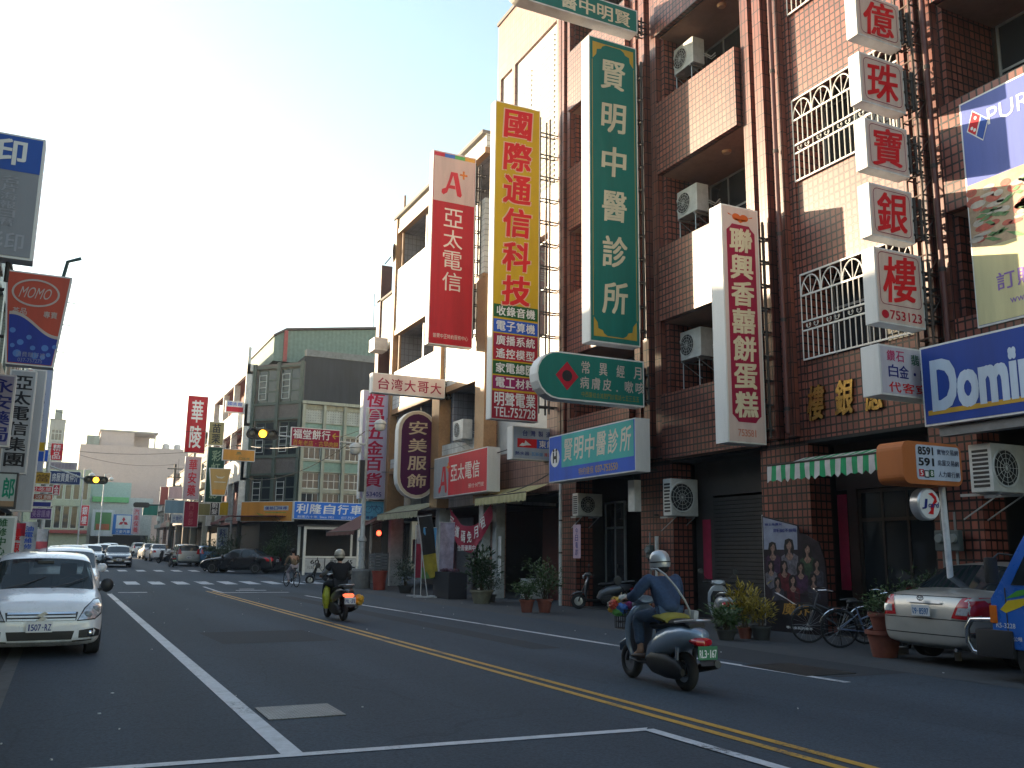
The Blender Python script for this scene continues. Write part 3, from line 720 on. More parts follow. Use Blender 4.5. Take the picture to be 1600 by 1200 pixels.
# ---------------------------------------------------------- plain shophouses: the left-hand row and the far street
POLE0 = mt('aerial_iron', (.06, .055, .05), .6)
def shophouse(label, org, rz, w, h, wallm, floors=3, depth=10, gf=3.4, nwin=2, balcony=False, top=.9, frame=None, bandm=None, glass=None, group=None, roofkit=True):
    t = thing('shophouse', label, 'building', org, rz, group)
    fh = (h-gf-top)/(floors-1); holes = []
    for f in range(floors-1):
        z = gf+fh*f
        for i in range(nwin):
            ww = w/nwin; holes.append((ww*i+ww*.14, ww*(i+1)-ww*.14, z+fh*.3, z+fh*.85))
    mb = MB(); gridwall(mb, 0, w, gf, h, holes, 0, .3); mb.bx(0, w, .3, depth, gf, h-.5); mb.bx(0, w, 2.4, depth, 0, gf)
    mb.bx(0, .4, 0, .4, 0, gf).bx(w-.4, w, 0, .4, 0, gf)
    mb.obj('wall', wallm, t)
    for hh in holes: window(t, hh[0]+.01, hh[1]-.01, hh[2]+.01, hh[3]-.01, .12, 3, 1, .06, frame or ALU, glass, rowz=[hh[2]+(hh[3]-hh[2])*.65])
    if balcony or bandm:
        mb = MB()
        for f in range(floors-1): mb.bx(.05, w-.05, -.35, -.002, gf+fh*f+.02, gf+fh*f+.5)
        mb.obj('canopy', bandm or wallm, t)
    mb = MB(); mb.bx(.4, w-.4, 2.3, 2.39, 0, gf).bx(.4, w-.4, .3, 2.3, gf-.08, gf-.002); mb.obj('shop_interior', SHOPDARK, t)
    mb = MB(); mb.bx(-.05, w+.05, -.08, depth, h, h+.12); mb.obj('roof', MATS['roof_slab'], t)
    if not roofkit: return t
    rr = random.Random(int(org[1]*10)+int(w*7))
    if rr.random() < .75: MB().lathe([(.45, 0), (.5, .08), (.5, 1.0), (.2, 1.2), (.01, 1.22)], (w*rr.uniform(.2, .8), rr.uniform(1.2, 3), h+.13), 14).obj('water_tank', mt('tank_steel', (.5, .46, .45), .5), t, smooth=True)
    if rr.random() < .6:
        u = w*rr.uniform(.05, .4); MB().bx(u, u+w*.5, 2.2, depth-.5, h+.121, h+rr.uniform(1.6, 2.6)).obj('roof_shed', rr.choice(WM), t)
    if rr.random() < .6:
        u = w*rr.uniform(.1, .9); q = MB(); q.bar((u, 1.0, h+.1), (u, 1.0, h+2.4), .025, 5)
        for k in range(5): q.bar((u-.4, 1.0, h+1.7+.15*k), (u+.4, 1.0, h+1.7+.15*k), .012, 4)
        q.obj('aerial', POLE0, t)
    if rr.random() < .7:
        u = w*rr.uniform(.2, .7); q = MB(); q.bx(u, u+.7, -.35, -.002, gf+1.0, gf+1.55); q.obj('air_conditioner_box', WHITEFR, t, bev=.02)
    return t
WM = [mt('plaster_grey', (.27, .27, .26), .85, stain=.5, streak=True), mt('plaster_cream', (.40, .37, .29), .85, stain=.4, streak=True),
      tile('small_tile_green', (.20, .25, .22), (.17, .22, .19), (.08, .1, .09), .12, .12, .01), mt('plaster_beige', (.33, .28, .22), .85, stain=.5, streak=True), PINK]
LEFT = [(-14, 7, 11.6), (-7, 7.5, 10.8), (.5, 7, 11.4), (7.5, 7.5, 11.0), (15, 7.0, 11.2), (22, 7.5, 10.8), (29.5, 7, 11.2), (36.5, 8, 12.6), (44.5, 5.8, 13.0), (50.3, 5.7, 12.6)]
LAB = ['grey plastered shophouse', 'cream plastered shophouse', 'green tiled shophouse', 'beige plastered shophouse', 'pink tiled shophouse']
NTH = ['first', 'second', 'third', 'fourth', 'fifth', 'sixth', 'seventh', 'eighth', 'ninth', 'tenth']
for i, (y, wd, h) in enumerate(LEFT):
    shophouse('%s, %s from the near end of the left-hand row' % (LAB[i % 5], NTH[i]), (-2.9, y, 0), RZL, wd-.05, h, WM[i % 5], 3, 9, nwin=2+(i % 2), bandm=WM[(i+1) % 5], group='shophouses on the left side of the street', roofkit=False)
LEFT2 = [(56, 8, 13.0), (64, 8, 12.6), (72, 9, 11.4), (81, 9, 10.4), (90, 9, 9.4), (99, 10, 9.0)]
for i, (y, wd, h) in enumerate(LEFT2):
    shophouse('%s beyond the crossing, %s house of its row on the left' % (LAB[(i+2) % 5], NTH[i]), (-2.9-.22*i, y, gz(y)), RZL, wd-.05, h, WM[(i+2) % 5], 3, 9, nwin=3, group='shophouses on the left side of the street', roofkit=False)
shophouse('tall narrow grey tower block rising over the far left row', (-3.1, 141, gz(141)), 0, 1.9, 18.4, WM[0], 6, 4, nwin=1)
# far right row
FAR = [(79, 8, 9.8, 10.2, 1), (87, 8, 11.6, 10.4, 3), (95, 8, 9.0, 10.6, 0), (103, 9, 8.2, 10.8, 2), (112, 9, 9.4, 11.0, 4), (121, 9, 8.4, 11.0, 0)]
for i, (y, wd, h, x, k) in enumerate(FAR):
    shophouse('%s on the far right, %s past the grey corner building' % (LAB[k], NTH[i]), (x, y+wd, gz(y)), RZR, wd-.05, h, WM[k], 3, 9, nwin=2, balcony=True, group='shophouses on the far right side of the street')
# buildings closing the view
zE = gz(140)
FB = thing('pink_grey_building', 'big windowless pinkish grey building with rooftop stair house at the end of the street', 'building', (4.5, 158, zE))
PG = mt('pink_grey_plaster', (.42, .33, .31), .9, var=.06, scale=2, stain=.12)
mb = MB(); mb.bx(-3.4, 16.6, 0, 14, 0, 17.0); mb.obj('wall', PG, FB)
mb = MB(); mb.bx(-.6, 4.4, 1, 8, 17.0, 19.4); mb.bx(4.4, 7, 5, 8, 17, 19.2); mb.obj('stair_house', PG, FB)
mb = MB(); mb.bx(-.8, 8.0, .8, 8.3, 19.4, 19.65); mb.bx(7.5, 7.7, 1.2, 1.4, 17, 19.4); mb.obj('roof', mt('roof_grey', (.3, .28, .27), .9), FB)
for x in (9.4, 11.2, 14.9): MB().lathe([(.5, 17.0), (.55, 17.1), (.55, 17.8), (.3, 18.0)], (x, 2, 0), 14).obj('water_tank', mt('tank_steel', (.5, .46, .45), .5), FB)
MB().bx(-2.6, -.7, .4, 6, 17.0, 18.5).obj('shed', WM[2], FB)
window(FB, 14.2, 16.3, 12.6, 15.4, -.08, 3, 1, .1, WHITEFR)
GB = thing('grey_glazed_building', 'small grey building with glazed upper floors in front of the pink grey building', 'building', (15.4, 140, zE))
mb = MB(); gridwall(mb, 0, 6, 0, 12.2, [(2.2, 5.6, 3.5, 6.2), (2.2, 5.6, 7, 9.6)], 0, .3); mb.bx(0, 6, .3, 10, 0, 12.1); mb.bx(-.3, 6.3, -.4, 10, 10.4, 12.2); mb.obj('wall', WM[0], GB)
window(GB, 2.2, 5.6, 3.5, 6.2, .1, 4, 2, .1, WHITEFR); window(GB, 2.2, 5.6, 7, 9.6, .1, 4, 2, .1, WHITEFR)
SB = thing('yellow_green_building', 'low pale green building with tall window mullions at the far left end of the street', 'building', (-3.6, 128, zE))
mb = MB(); mb.bx(-12, -.01, .2, 9, 0, 9.5); gridwall(mb, 0, 6.2, 0, 10.6, [(.4+.95*i, 1.15+.95*i, 3.2, 6.0) for i in range(6)]+[(.4+.95*i, 1.15+.95*i, 6.8, 9.6) for i in range(6)], 0, .4); mb.bx(0, 6.2, .4, 9, 0, 10.5); mb.obj('wall', mt('pale_lime_plaster', (.36, .38, .27), .85, stain=.3), SB)
for i in range(6):
    for za, zb in ((3.2, 6.0), (6.8, 9.6)): window(SB, .4+.95*i, 1.15+.95*i, za, zb, .2, 1, 1, .06, WHITEFR)
MB().bx(0, 6.2, -.8, -.02, 2.6, 3.0).obj('canopy', mt('canopy_red', (.3, .05, .04), .7), SB)
CBD = thing('green_fascia_shop', 'white and green fronted shop with pale green glass storey at the end of the street', 'shop', (2.7, 134, zE))
mb = MB(); mb.bx(0, 7.9, 0, 8, 0, 7.6); mb.obj('wall', mt('shop_white', (.5, .5, .46), .8, stain=.2), CBD)
mb = MB(); mb.bx(.0, 5.0, .2, 8, 7.6, 9.6); mb.obj('upper_storey', mt('pale_green_glass', (.28, .40, .36), .4), CBD)
mb = MB(); mb.bx(.3, 4.8, -.3, -.02, 6.9, 7.6); mb.obj('fascia', mt('fascia_green', (.12, .42, .14), .5), CBD)
MB().bx(.4, 7.6, -.05, -.01, .2, 2.6).obj('shop_front', SHOPDARK, CBD)

SIDE = [(38, 9, 12.0, 1), (47, 8, 10.5, 3), (55, 9, 11.5, 0), (64, 9, 10.0, 2)]
for i, (y, wd, h, k) in enumerate(SIDE):
    shophouse('%s standing down the side street, %s of its row' % (LAB[k], NTH[i]), (33, y+wd, 0), RZR, wd-.05, h, WM[k], 3, 9, nwin=2, group='shophouses down the side street')

shophouse('cream plastered shophouse joining the grey corner building down the side street', (21.6, 60.2, gz(60)), 0, 12, 11.5, WM[1], 3, 9, nwin=3)
# ================================================================== SIGNS
def sm(name, rgb, **k): return mt(name, rgb, k.pop('rough', .58), spec=.22, var=k.pop('var', .05), scale=k.pop('scale', 3.5), stain=k.pop('stain', .26), streak=True, **k)
CASE = sm('sign_case_white', (.70, .70, .68), stain=.3); IRON = mt('bracket_iron', (.045, .04, .038), .6, .4, stain=.3)
S_WHITE = sm('sign_white', (.66, .66, .66)); S_RED = sm('sign_red', (.55, .02, .035)); S_YEL = sm('sign_yellow', (.56, .36, .012))
S_TEAL = sm('sign_teal', (.010, .165, .135)); S_CREAM = sm('letter_cream', (.66, .60, .42)); S_MAG = sm('sign_magenta', (.30, .012, .05))
S_PINKW = sm('sign_pinkish', (.62, .50, .46)); S_BLUE = sm('sign_blue', (.02, .10, .52)); S_BLACK = sm('letter_black', (.02, .02, .025))
S_GREEN = sm('sign_green', (.012, .10, .03)); S_PURP = sm('sign_purple', (.065, .006, .05)); S_ORANGE = sm('sign_orange', (.60, .26, .045))
S_LRED = sm('letter_red', (.62, .015, .02)); S_GOLD = sm('letter_gold', (.50, .33, .05)); S_LWHITE = sm('letter_white', (.75, .75, .74))
S_TURQ = sm('sign_turquoise', (.05, .40, .38)); S_NAVY = sm('letter_navy', (.02, .03, .20)); S_LILAC = sm('sign_lilac', (.46, .42, .58))
S_LBLUE = sm('sign_light_blue', (.12, .40, .62)); S_GREY = sm('sign_grey', (.30, .31, .32))
SRED_T = sm('sign_red_translucent', (.62, .03, .045), trans=.38); SPINK_T = sm('sign_pink_translucent', (.90, .76, .68), trans=.5)
def sign(label, P, rz, wd, h, th=.28, face=None, case=None, shape=None, inset=.035, group=None, name='shop_sign', cat='sign'):
    t = thing(name, label, cat, P, rz, group)
    P_ = shape or [(0, 0), (wd, 0), (wd, h), (0, h)]
    area = sum(P_[i-1][0]*P_[i][1]-P_[i][0]*P_[i-1][1] for i in range(len(P_)))
    if area < 0: P_ = P_[::-1]
    mb = MB(); mb.prism(P_, 'y', -th/2, th/2); mb.obj('case', case or CASE, t, bev=.008 if not shape else 0)
    Q = inset_poly(P_, inset)
    mb = MB(); mb.prism(Q, 'y', -th/2-.006, -th/2+.002); mb.obj('panel', face or S_WHITE, t)
    t['th'] = th
    return t
def Y0(t, k=1): return -t['th']/2-.008-.003*k
def psign(label, tl, br, Y, **k):
    """a sign square to the street at depth Y, corners read from the photograph"""
    a = at_y(*tl, Y); b = at_y(*br, Y)
    x0, x1 = min(a.x, b.x), max(a.x, b.x)
    t = sign(label, (x0, Y, b.z), 0, x1-x0, a.z-b.z, **k); t['w'] = x1-x0; t['h'] = a.z-b.z
    return t
def ladder(t, x0, x1, z0, z1, n=6, d=.1, name='bracket', wall=None):
    """lattice bracket between a hanging sign and its wall"""
    mb = MB()
    for y in (-d, d):
        for x in (x0+.03, (x0*.45+x1*.55)): mb.bar((x, y, z0), (x, y, z1), .032, 6)
        for i in range(n):
            z = z0+(z1-z0)*(i+.3)/n; mb.bar((x0-.02, y, z), (x1, y, z), .026, 6)
            mb.bar((x1, y, z), (x1, -y, z), .016, 6) if y < 0 else None
    for i in range(n):
        z = z0+(z1-z0)*(i+.3)/n; mb.bar((x0*.45+x1*.55, -d, z), (x0*.45+x1*.55, d, z), .014, 5)
    return mb.obj(name, IRON, t)
def panel(t, x0, x1, z0, z1, mat, k=1, name='colour_panel'):
    T = Text(); T.rect(x0, x1, z0, z1); return T.obj(mat, t, Y0(t, k-.5), name)

# -- clinic: big vertical teal sign
t = psign('tall vertical teal clinic sign with gold corner ornaments on the brick building', (914, 60), (994, 545), 20.5, face=S_TEAL, th=.42)
W, H = t['w'], t['h']
T = Text(); T.down('賢明中醫診所', W*.5, H*.955, H*.07, W*.48, .035, .66, slant=.05, skew=.06); T.obj(S_CREAM, t, Y0(t))
T = Text()
for s in (0, 1):
    for e in (0, 1):
        X = lambda v: W*.06+v if not s else W*.94-v
        Z = lambda v: H*.015+v if not e else H*.985-v
        T.shape([(X(.02), Z(.02)), (X(.5), Z(.03)), (X(.34), Z(.12)), (X(.3), Z(.2)), (X(.16), Z(.24)), (X(.14), Z(.4)), (X(.02), Z(.55))])
T.rect(W*.06, W*.07, H*.08, H*.92); T.rect(W*.93, W*.94, H*.08, H*.92); T.rect(W*.35, W*.65, H*.018, H*.021); T.rect(W*.35, W*.65, H*.979, H*.982)
T.obj(S_GOLD, t, Y0(t), 'ornament')
ladder(t, W, W+.42, .3, H-.3, 12)
# -- clinic: top sign with the round left end
t = psign('topmost teal clinic sign with rounded left end and green cross emblem', (797, -38), (990, 58), 20.3, face=S_TEAL, th=.42, shape=None)
bpy.data.objects.remove(t.children[0]); bpy.data.objects.remove(t.children[0])
W, H = t['w'], t['h']
def stad_l(t, W, H, th, r, face):
    P_ = [(W, 0), (W, H)]+[(r-r*sin(pi/2*k/6), H-r+r*cos(pi/2*k/6)) for k in range(7)]+[(r-r*cos(pi/2*k/6), r-r*sin(pi/2*k/6)) for k in range(7)]
    if H <= 2*r+.01: P_ = stadium(W, H, 'l')
    MB().prism(P_, 'y', -th/2, th/2).obj('case', CASE, t)
    Q = inset_poly(P_, .04)
    MB().prism(Q, 'y', -th/2-.006, -th/2+.002).obj('panel', face, t)
stad_l(t, W, H, .42, H*.46, S_TEAL)
T = Text()
for i, c in enumerate('醫中明賢'): T.put(c, W*(.43+.147*i), H*.46, W*.125, H*.60, .03, skew=-.05)
T.obj(S_CREAM, t, Y0(t))
T = Text(); T.disc(W*.20, H*.5, H*.31); T.obj(S_LWHITE, t, Y0(t), 'emblem_disc')
T = Text(); T.ring(W*.20, H*.5, H*.335, H*.335, .03); T.rect(W*.13, W*.185, H*.32, H*.44); T.rect(W*.215, W*.27, H*.32, H*.44); T.rect(W*.13, W*.27, H*.52, H*.62); T.rect(W*.17, W*.23, H*.62, H*.70); T.obj(sm('emblem_green', (.05, .30, .08)), t, Y0(t, 2), 'emblem')
ladder(t, W, W+.38, .05, H-.1, 3)
# -- clinic: oval sign with red diamond
t = psign('teal bullet shaped clinic sign with a red diamond under the tall teal sign', (833, 547), (1000, 638), 20.4, face=S_TEAL, th=.42)
bpy.data.objects.remove(t.children[0]); bpy.data.objects.remove(t.children[0])
W, H = t['w'], t['h']; stad_l(t, W, H, .42, H*.5, S_TEAL)
T = Text(); T.shape([(W*.27-.34, H*.5), (W*.27, H*.5-.38), (W*.27+.34, H*.5), (W*.27, H*.5+.38)]); T.obj(sm('diamond_red', (.42, .01, .03)), t, Y0(t), 'diamond')
T = Text(); T.disc(W*.27, H*.5, .15); T.obj(S_BLACK, t, Y0(t, 2), 'diamond_dot')
T = Text()
for i, c in enumerate('常異經月'): T.put(c, W*(.44+.165*i), H*.72, W*.075, H*.26, .02)
for i, c in enumerate('病膚皮，嗽咳'): 
    if c != '，': T.put(c, W*(.43+.105*i), H*.40, W*.08, H*.25, .02)
T.disc(W*.735, H*.29, .025); T.obj(sm('letter_pale_pink', (.52, .44, .40)), t, Y0(t))
T = Text(); T.row('中西醫結合減肥門診電話七五三五五', W*.4, W*.95, H*.15, H*.11, .01); T.obj(sm('letter_dim_gold', (.26, .22, .03)), t, Y0(t), 'small_lettering')
ladder(t, W, W+.4, .1, H-.1, 3)
# -- clinic: flat fascia sign over the door
def fsign(label, tl, br, X, **k):
    """a fascia sign lying along the right-hand fronts (faces the street)"""
    a = at_x(*tl, X); b = at_x(*br, X)
    wd = a.y-b.y; t = sign(label, (X, a.y, b.z), RZR, wd, a.z-b.z, **k); t['w'] = wd; t['h'] = a.z-b.z
    return t
t = fsign('turquoise and blue clinic fascia sign over the open brick shop front', (868, 684), (1005, 737), 13.35, face=S_BLUE, th=.45)
W, H = t['w'], t['h']
panel(t, W*.17, W*.985, H*.29, H*.97, S_TURQ)
T = Text(); T.row('賢明中醫診所', W*.19, W*.97, H*.64, H*.46, .03, .8, slant=.1); T.obj(sm('letter_ivory', (.62, .60, .50)), t, Y0(t, 2))
T = Text(); T.row('特約健保', W*.38, W*.56, H*.15, H*.15, .01); T.put('037-753550', W*.70, H*.15, W*.24, H*.14, .02); T.obj(S_GOLD, t, Y0(t), 'small_lettering')
T = Text(); T.disc(W*.085, H*.52, W*.058, H*.2); T.obj(S_LWHITE, t, Y0(t), 'emblem_disc')
T = Text(); T.rect(W*.058, W*.075, H*.41, H*.64); T.rect(W*.095, W*.112, H*.41, H*.64); T.rect(W*.075, W*.095, H*.49, H*.56); T.disc(W*.067, H*.68, W*.012, H*.035); T.disc(W*.103, H*.68, W*.012, H*.035); T.obj(S_BLACK, t, Y0(t, 2), 'emblem')
mb = MB()
for x in (.6, W-.6): mb.bx(x-.03, x+.03, .225, .85, H*.5, H*.5+.06).bx(x-.03, x+.03, .225, .85, .1, .16)
mb.obj('bracket', IRON, t)
# -- bakery: red vertical sign
t = psign('dark red vertical bakery sign in a white case with cream characters', (1117, 322), (1188, 697), 15.6, face=S_PINKW, th=.42)
W, H = t['w'], t['h']
T = Text(); c_ = .16
T.shape([(W*.12+c_, H*.085), (W*.88-c_, H*.085), (W*.88-c_*.6, H*.085+c_*.5), (W*.88, H*.085+c_), (W*.88, H*.92-c_), (W*.88-c_*.6, H*.92-c_*.5), (W*.88-c_, H*.92), (W*.12+c_, H*.92), (W*.12+c_*.6, H*.92-c_*.5), (W*.12, H*.92-c_), (W*.12, H*.085+c_), (W*.12+c_*.6, H*.085+c_*.5)])
T.obj(S_MAG, t, Y0(t), 'colour_panel')
T = Text(); T.down('聯興香囍餅蛋糕', W*.5, H*.91, H*.10, W*.58, .05, .88, slant=.04, skew=.06); T.obj(S_CREAM, t, Y0(t, 2))
T = Text()
for s in (-1, 1): T.disc(W*.5+s*.11, H*.952, .12, .085); T.shape([(W*.5+s*.2, H*.955), (W*.5+s*.36, H*.965), (W*.5+s*.34, H*.958)])
T.shape([(W*.5-.18, H*.945), (W*.5, H*.928), (W*.5+.18, H*.945)]); T.obj(sm('logo_orange', (.62, .12, .02)), t, Y0(t), 'emblem')
T = Text(); T.row('753581', W*.25, W*.75, H*.042, H*.028, .02); T.obj(sm('letter_salmon', (.55, .22, .16)), t, Y0(t), 'small_lettering')
ladder(t, W, W+.4, .2, H-.2, 9)
# -- jeweller: five square boxes
LBL = dict(億='topmost', 珠='second', 寶='third', 銀='fourth')
for c, tl, br in (('億', (1327, -10), (1400, 82)), ('珠', (1333, 85), (1407, 183)), ('寶', (1342, 188), (1413, 282)), ('銀', (1348, 288), (1421, 385))):
    t = psign('pinkish square box sign with one red character, %s of the jeweller column' % LBL[c], tl, br, 11.2, face=SPINK_T, th=.26, group='square jeweller box signs')
    W, H = t['w'], t['h']
    T = Text(); T.put(c, W*.5, H*.5, W*.68, H*.76, .03, slant=.08, skew=.1); T.obj(S_LRED, t, Y0(t))
    P_ = rrect(W*.84, H*.84, .1, 3, W*.08, H*.08); T = Text(); o = len(P_); Q = inset_poly(P_, .012)
    for i in range(o): T.shape([P_[i], P_[(i+1) % o], Q[(i+1) % o], Q[i]])
    T.obj(S_MAG, t, Y0(t), 'border')
    ladder(t, W, W+.34, .1, H-.1, 3, .14)
t = psign('tall pinkish box sign with one red character and phone number, lowest of the jeweller column', (1355, 388), (1437, 518), 11.2, face=SPINK_T, th=.28, group='square jeweller box signs')
W, H = t['w'], t['h']
T = Text(); T.put('樓', W*.5, H*.61, W*.68, H*.60, .03, slant=.08, skew=.1); T.obj(S_LRED, t, Y0(t))
T = Text(); T.put('753123', W*.58, H*.125, W*.66, H*.12, .02); T.disc(W*.15, H*.12, W*.075, H*.055); T.obj(sm('letter_crimson', (.45, .012, .03)), t, Y0(t), 'phone_number')
P_ = rrect(W*.86, H*.70, .1, 3, W*.07, H*.25); T = Text(); o = len(P_); Q = inset_poly(P_, .012)
for i in range(o): T.shape([P_[i], P_[(i+1) % o], Q[(i+1) % o], Q[i]])
T.obj(S_MAG, t, Y0(t), 'border'); ladder(t, W, W+.34, .1, H-.1, 4, .14)
# -- jeweller: small white sign with price words (partly behind the pizza sign)
t = psign('white jeweller sign with coloured words tucked behind the blue pizza sign', (1358, 540), (1478, 632), 11.25, face=sm('sign_pale_lilac', (.52, .50, .56)), th=.4)
W, H = t['w'], t['h']
T = Text(); T.row('鑽石', W*.09, W*.33, H*.79, H*.21, .02); T.obj(sm('letter_pink', (.50, .05, .16)), t, Y0(t))
T = Text(); T.row('翡翠', W*.41, W*.65, H*.76, H*.21, .02); T.obj(sm('letter_dkgreen', (.01, .12, .06)), t, Y0(t))
T = Text(); T.row('玉', W*.72, W*.84, H*.74, H*.2, .02); T.row('白金', W*.1, W*.38, H*.49, H*.25, .02); T.disc(W*.455, H*.47, .03); T.put('K', W*.6, H*.46, W*.13, H*.2, .02); T.put('金', W*.78, H*.45, W*.13, H*.22, .02); T.obj(S_NAVY, t, Y0(t))
T = Text(); T.row('代客穿耳洞', W*.09, W*.98, H*.17, H*.2, .02); T.obj(S_LRED, t, Y0(t)); ladder(t, W, W+.3, .1, H-.1, 2, .12)
# -- the lattice the square signs hang on, and the pipes on the pilasters
t = thing('sign_frame', 'rusty lattice frame standing off the brick pilaster behind the square jeweller signs', 'frame', (13.78, 11.2, 5.3), 0)
mb = MB()
for x in (.0, .30):
    for y in (-.16, .16): mb.bar((x, y, 0), (x, y, 9.5), .024, 6)
for k in range(24):
    z = .2+.39*k
    for y in (-.16, .16): mb.bar((0, y, z), (.36, y, z), .018, 5)
    for x in (0, .30): mb.bar((x, -.16, z), (x, .16, z), .016, 5)
    if k % 2: mb.bar((0, -.16, z), (.30, -.16, z+.39), .014, 5)
mb.obj('lattice', mt('lattice_rust', (.075, .05, .04), .65, .3, stain=.5), t)
mb = MB()
for z in (.4, 3.0, 5.6, 8.4): mb.bar((.30, 0, z), (.62, 0, z), .03, 6)
mb.obj('wall_stay', IRON, t)
for lab, y in (('tall dark red drain pipe running up the pilaster behind the jeweller lattice', 10.86), ('tall dark red drain pipe running up the pilaster beside the bakery sign', 14.98)):
    t = thing('drain_pipe', lab, 'pipe', (13.93, y, 4.2), 0)
    MB().bar((0, 0, 0), (0, 0, 16), .055, 10).obj('tube', mt('pipe_maroon', (.10, .03, .025), .5, stain=.3), t, smooth=True)
    mb = MB()
    for k in range(8): mb.lathe([(.065, .5+2*k), (.065, .58+2*k)], (0, 0, 0), 10)
    mb.obj('collar', IRON, t)
# -- gold characters on the brick wall, read from the right
g = at_x(1318, 628, 14.1)
t = thing('wall_lettering', 'raised gold characters of the jeweller name on the brick tiled wall', 'lettering', (14.24, 14.70, 4.40), RZR)
GOLDM = mt('polished_gold', (.42, .29, .10), .22, 1.0, var=.1)
for c, x in (('樓', .30), ('銀', 1.10), ('億', 1.86)):
    T = Text(); T.put(c, x, .42, .46, .72, .04, slant=.1); T.obj(GOLDM, t, .03, 'character', depth=.09)
# -- pizza shop: blue fascia and big poster board
S_PBLUE = sm('pizza_blue', (.015, .055, .30))
t = fsign('long dark blue pizza shop fascia sign with pale lettering', (1449, 546), (1700, 635), 13.3, face=S_PBLUE, th=.4)
W, H = t['w'], t['h']
f = 1.0
T = Text(); T.put("Domino's Pizza", .12+2.25, H*.50, 4.3, H*.62, .07); T.obj(sm('letter_pale_blue', (.50, .60, .72)), t, Y0(t))
T = Text(); T.shape([(.1, H*.13), (W*.98, H*.13), (W*.98, H*.19), (.1, H*.19)]); T.obj(sm('line_gold', (.50, .30, .04)), t, Y0(t), 'underline')
MB().bx(.2, W-.2, -.1, .1, -.18, -.03).obj('lamp_trough', mt('trough_grey', (.16, .17, .18), .5), t)
t = fsign('large pizza advertising board with blue top and cream foot', (1501, 165), (1680, 478), 13.9, face=sm('board_blue', (.13, .17, .46)), th=.1)
W, H = t['w'], t['h']
panel(t, .03, W-.03, .04, H*.33, sm('board_cream', (.64, .58, .32)))
panel(t, .03, W-.03, H*.33, H*.62, mt('board_cheese', (.40, .28, .17), .5, var=.45, scale=3.5))
T = Text()
for k in range(26):
    x = random.uniform(.1, W-.15); z = random.uniform(H*.36, H*.60); T.disc(x, z, random.uniform(.06, .22), random.uniform(.03, .10), 12)
T.obj(mt('board_tomato', (.42, .07, .04), .5, var=.5, scale=6), t, Y0(t, 2), 'tomato_print')
T = Text()
for k in range(22):
    x = random.uniform(.1, W-.3); z = random.uniform(H*.36, H*.58); a = random.uniform(-.5, .5); L = random.uniform(.15, .4); w_ = .04
    T.shape([(x, z), (x+L*.5, z+L*.5*a+w_), (x+L, z+L*a), (x+L*.5, z+L*.5*a-w_)])
T.obj(mt('board_pepper', (.08, .20, .06), .5, var=.5, scale=6), t, Y0(t, 3), 'pepper_print')
T = Text()
for k in range(26):
    x = random.uniform(.1, W-.2); z = random.uniform(H*.36, H*.59); T.disc(x, z, random.uniform(.05, .2), random.uniform(.02, .07), 10)
T.obj(mt('board_cream_cheese', (.45, .40, .33), .5, var=.3, scale=6), t, Y0(t, 2.5), 'cheese_print')
T = Text(); T.put('PURE', W*.62, H*.885, 1.0, .3, .0); T.obj(S_LWHITE, t, Y0(t))
T = Text(); T.row('訂購專線', .42, 1.9, H*.17, .3, .02); T.put('www.dominos.com.tw', 1.45, H*.085, 1.6, .13, .0); T.obj(sm('letter_violet', (.28, .17, .45)), t, Y0(t, 2))
T = Text(); T.shape([(.12, H*.86), (.42, H*.79), (.56, H*.875), (.26, H*.945)]); T.obj(S_LWHITE, t, Y0(t), 'logo_border')
T = Text(); T.shape([(.145, H*.861), (.285, H*.829), (.405, H*.906), (.262, H*.938)]); T.obj(S_RED, t, Y0(t, 2), 'logo')
T = Text(); T.shape([(.305, H*.824), (.418, H*.797), (.535, H*.872), (.425, H*.900)]); T.obj(sm('logo_blue', (.03, .09, .38)), t, Y0(t, 2), 'logo')
T = Text(); T.disc(.23, H*.865, .028, .032); T.disc(.28, H*.853, .028, .032); T.disc(.31, H*.905, .028, .032); T.obj(S_LWHITE, t, Y0(t, 3), 'logo_dots')
# -- phone shop (pole) sign and round sign
pb = at_g(1475, 905); py = 10.15
t = psign('orange cased roadside sign with three rows of numbers on a white pole', (1388, 690), (1484, 762), py, face=sm('sign_paleblue', (.50, .56, .66)), th=.5, case=sm('case_orange', (.48, .15, .045)), name='pole_sign')
bpy.data.objects.remove(t.children[0]); bpy.data.objects.remove(t.children[0])
W, H = t['w'], t['h']
MB().prism(rrect(W, H, .14, 5), 'y', -.25, .25).obj('case', MATS['case_orange'], t)
MB().prism(rrect(W*.74, H*.82, .05, 4, W*.22, H*.11), 'y', -.256, -.249).obj('panel', MATS['sign_paleblue'], t)
T = Text(); T.put('8591', W*.38, H*.79, W*.25, H*.18, .05); T.put('591', W*.38, H*.53, W*.25, H*.18, .05); T.obj(S_BLACK, t, Y0(t))
T = Text(); T.row('寶物交易網', W*.57, W*.94, H*.79, H*.13, .015); T.row('房屋交易網', W*.57, W*.94, H*.53, H*.13, .015); T.row('人力銀行網', W*.57, W*.94, H*.26, H*.13, .015); T.obj(sm('letter_slate', (.06, .07, .12)), t, Y0(t), 'small_lettering')
for i, (c, m_) in enumerate((('5', S_RED), ('1', S_BLACK), ('8', S_GREEN))):
    T = Text(); T.rect(W*(.25+.085*i), W*(.33+.085*i), H*(.18-.02*(i == 1)), H*(.35-.02*(i == 1))); T.obj(m_, t, Y0(t), 'number_tile')
    T = Text(); T.put(c, W*(.29+.085*i), H*.265-H*.02*(i == 1), W*.04, H*.12, .03); T.obj(S_LWHITE, t, Y0(t, 2), 'number')
mb = MB(); pz = t.location.z; mb.bar((W*.86, .0, 0), (W*.97, .05, -pz), .05, 12); mb.obj('pole', mt('pole_white', (.62, .63, .66), .45, stain=.2), t, smooth=True)
rs = at_y(1445, 788, py-.1)
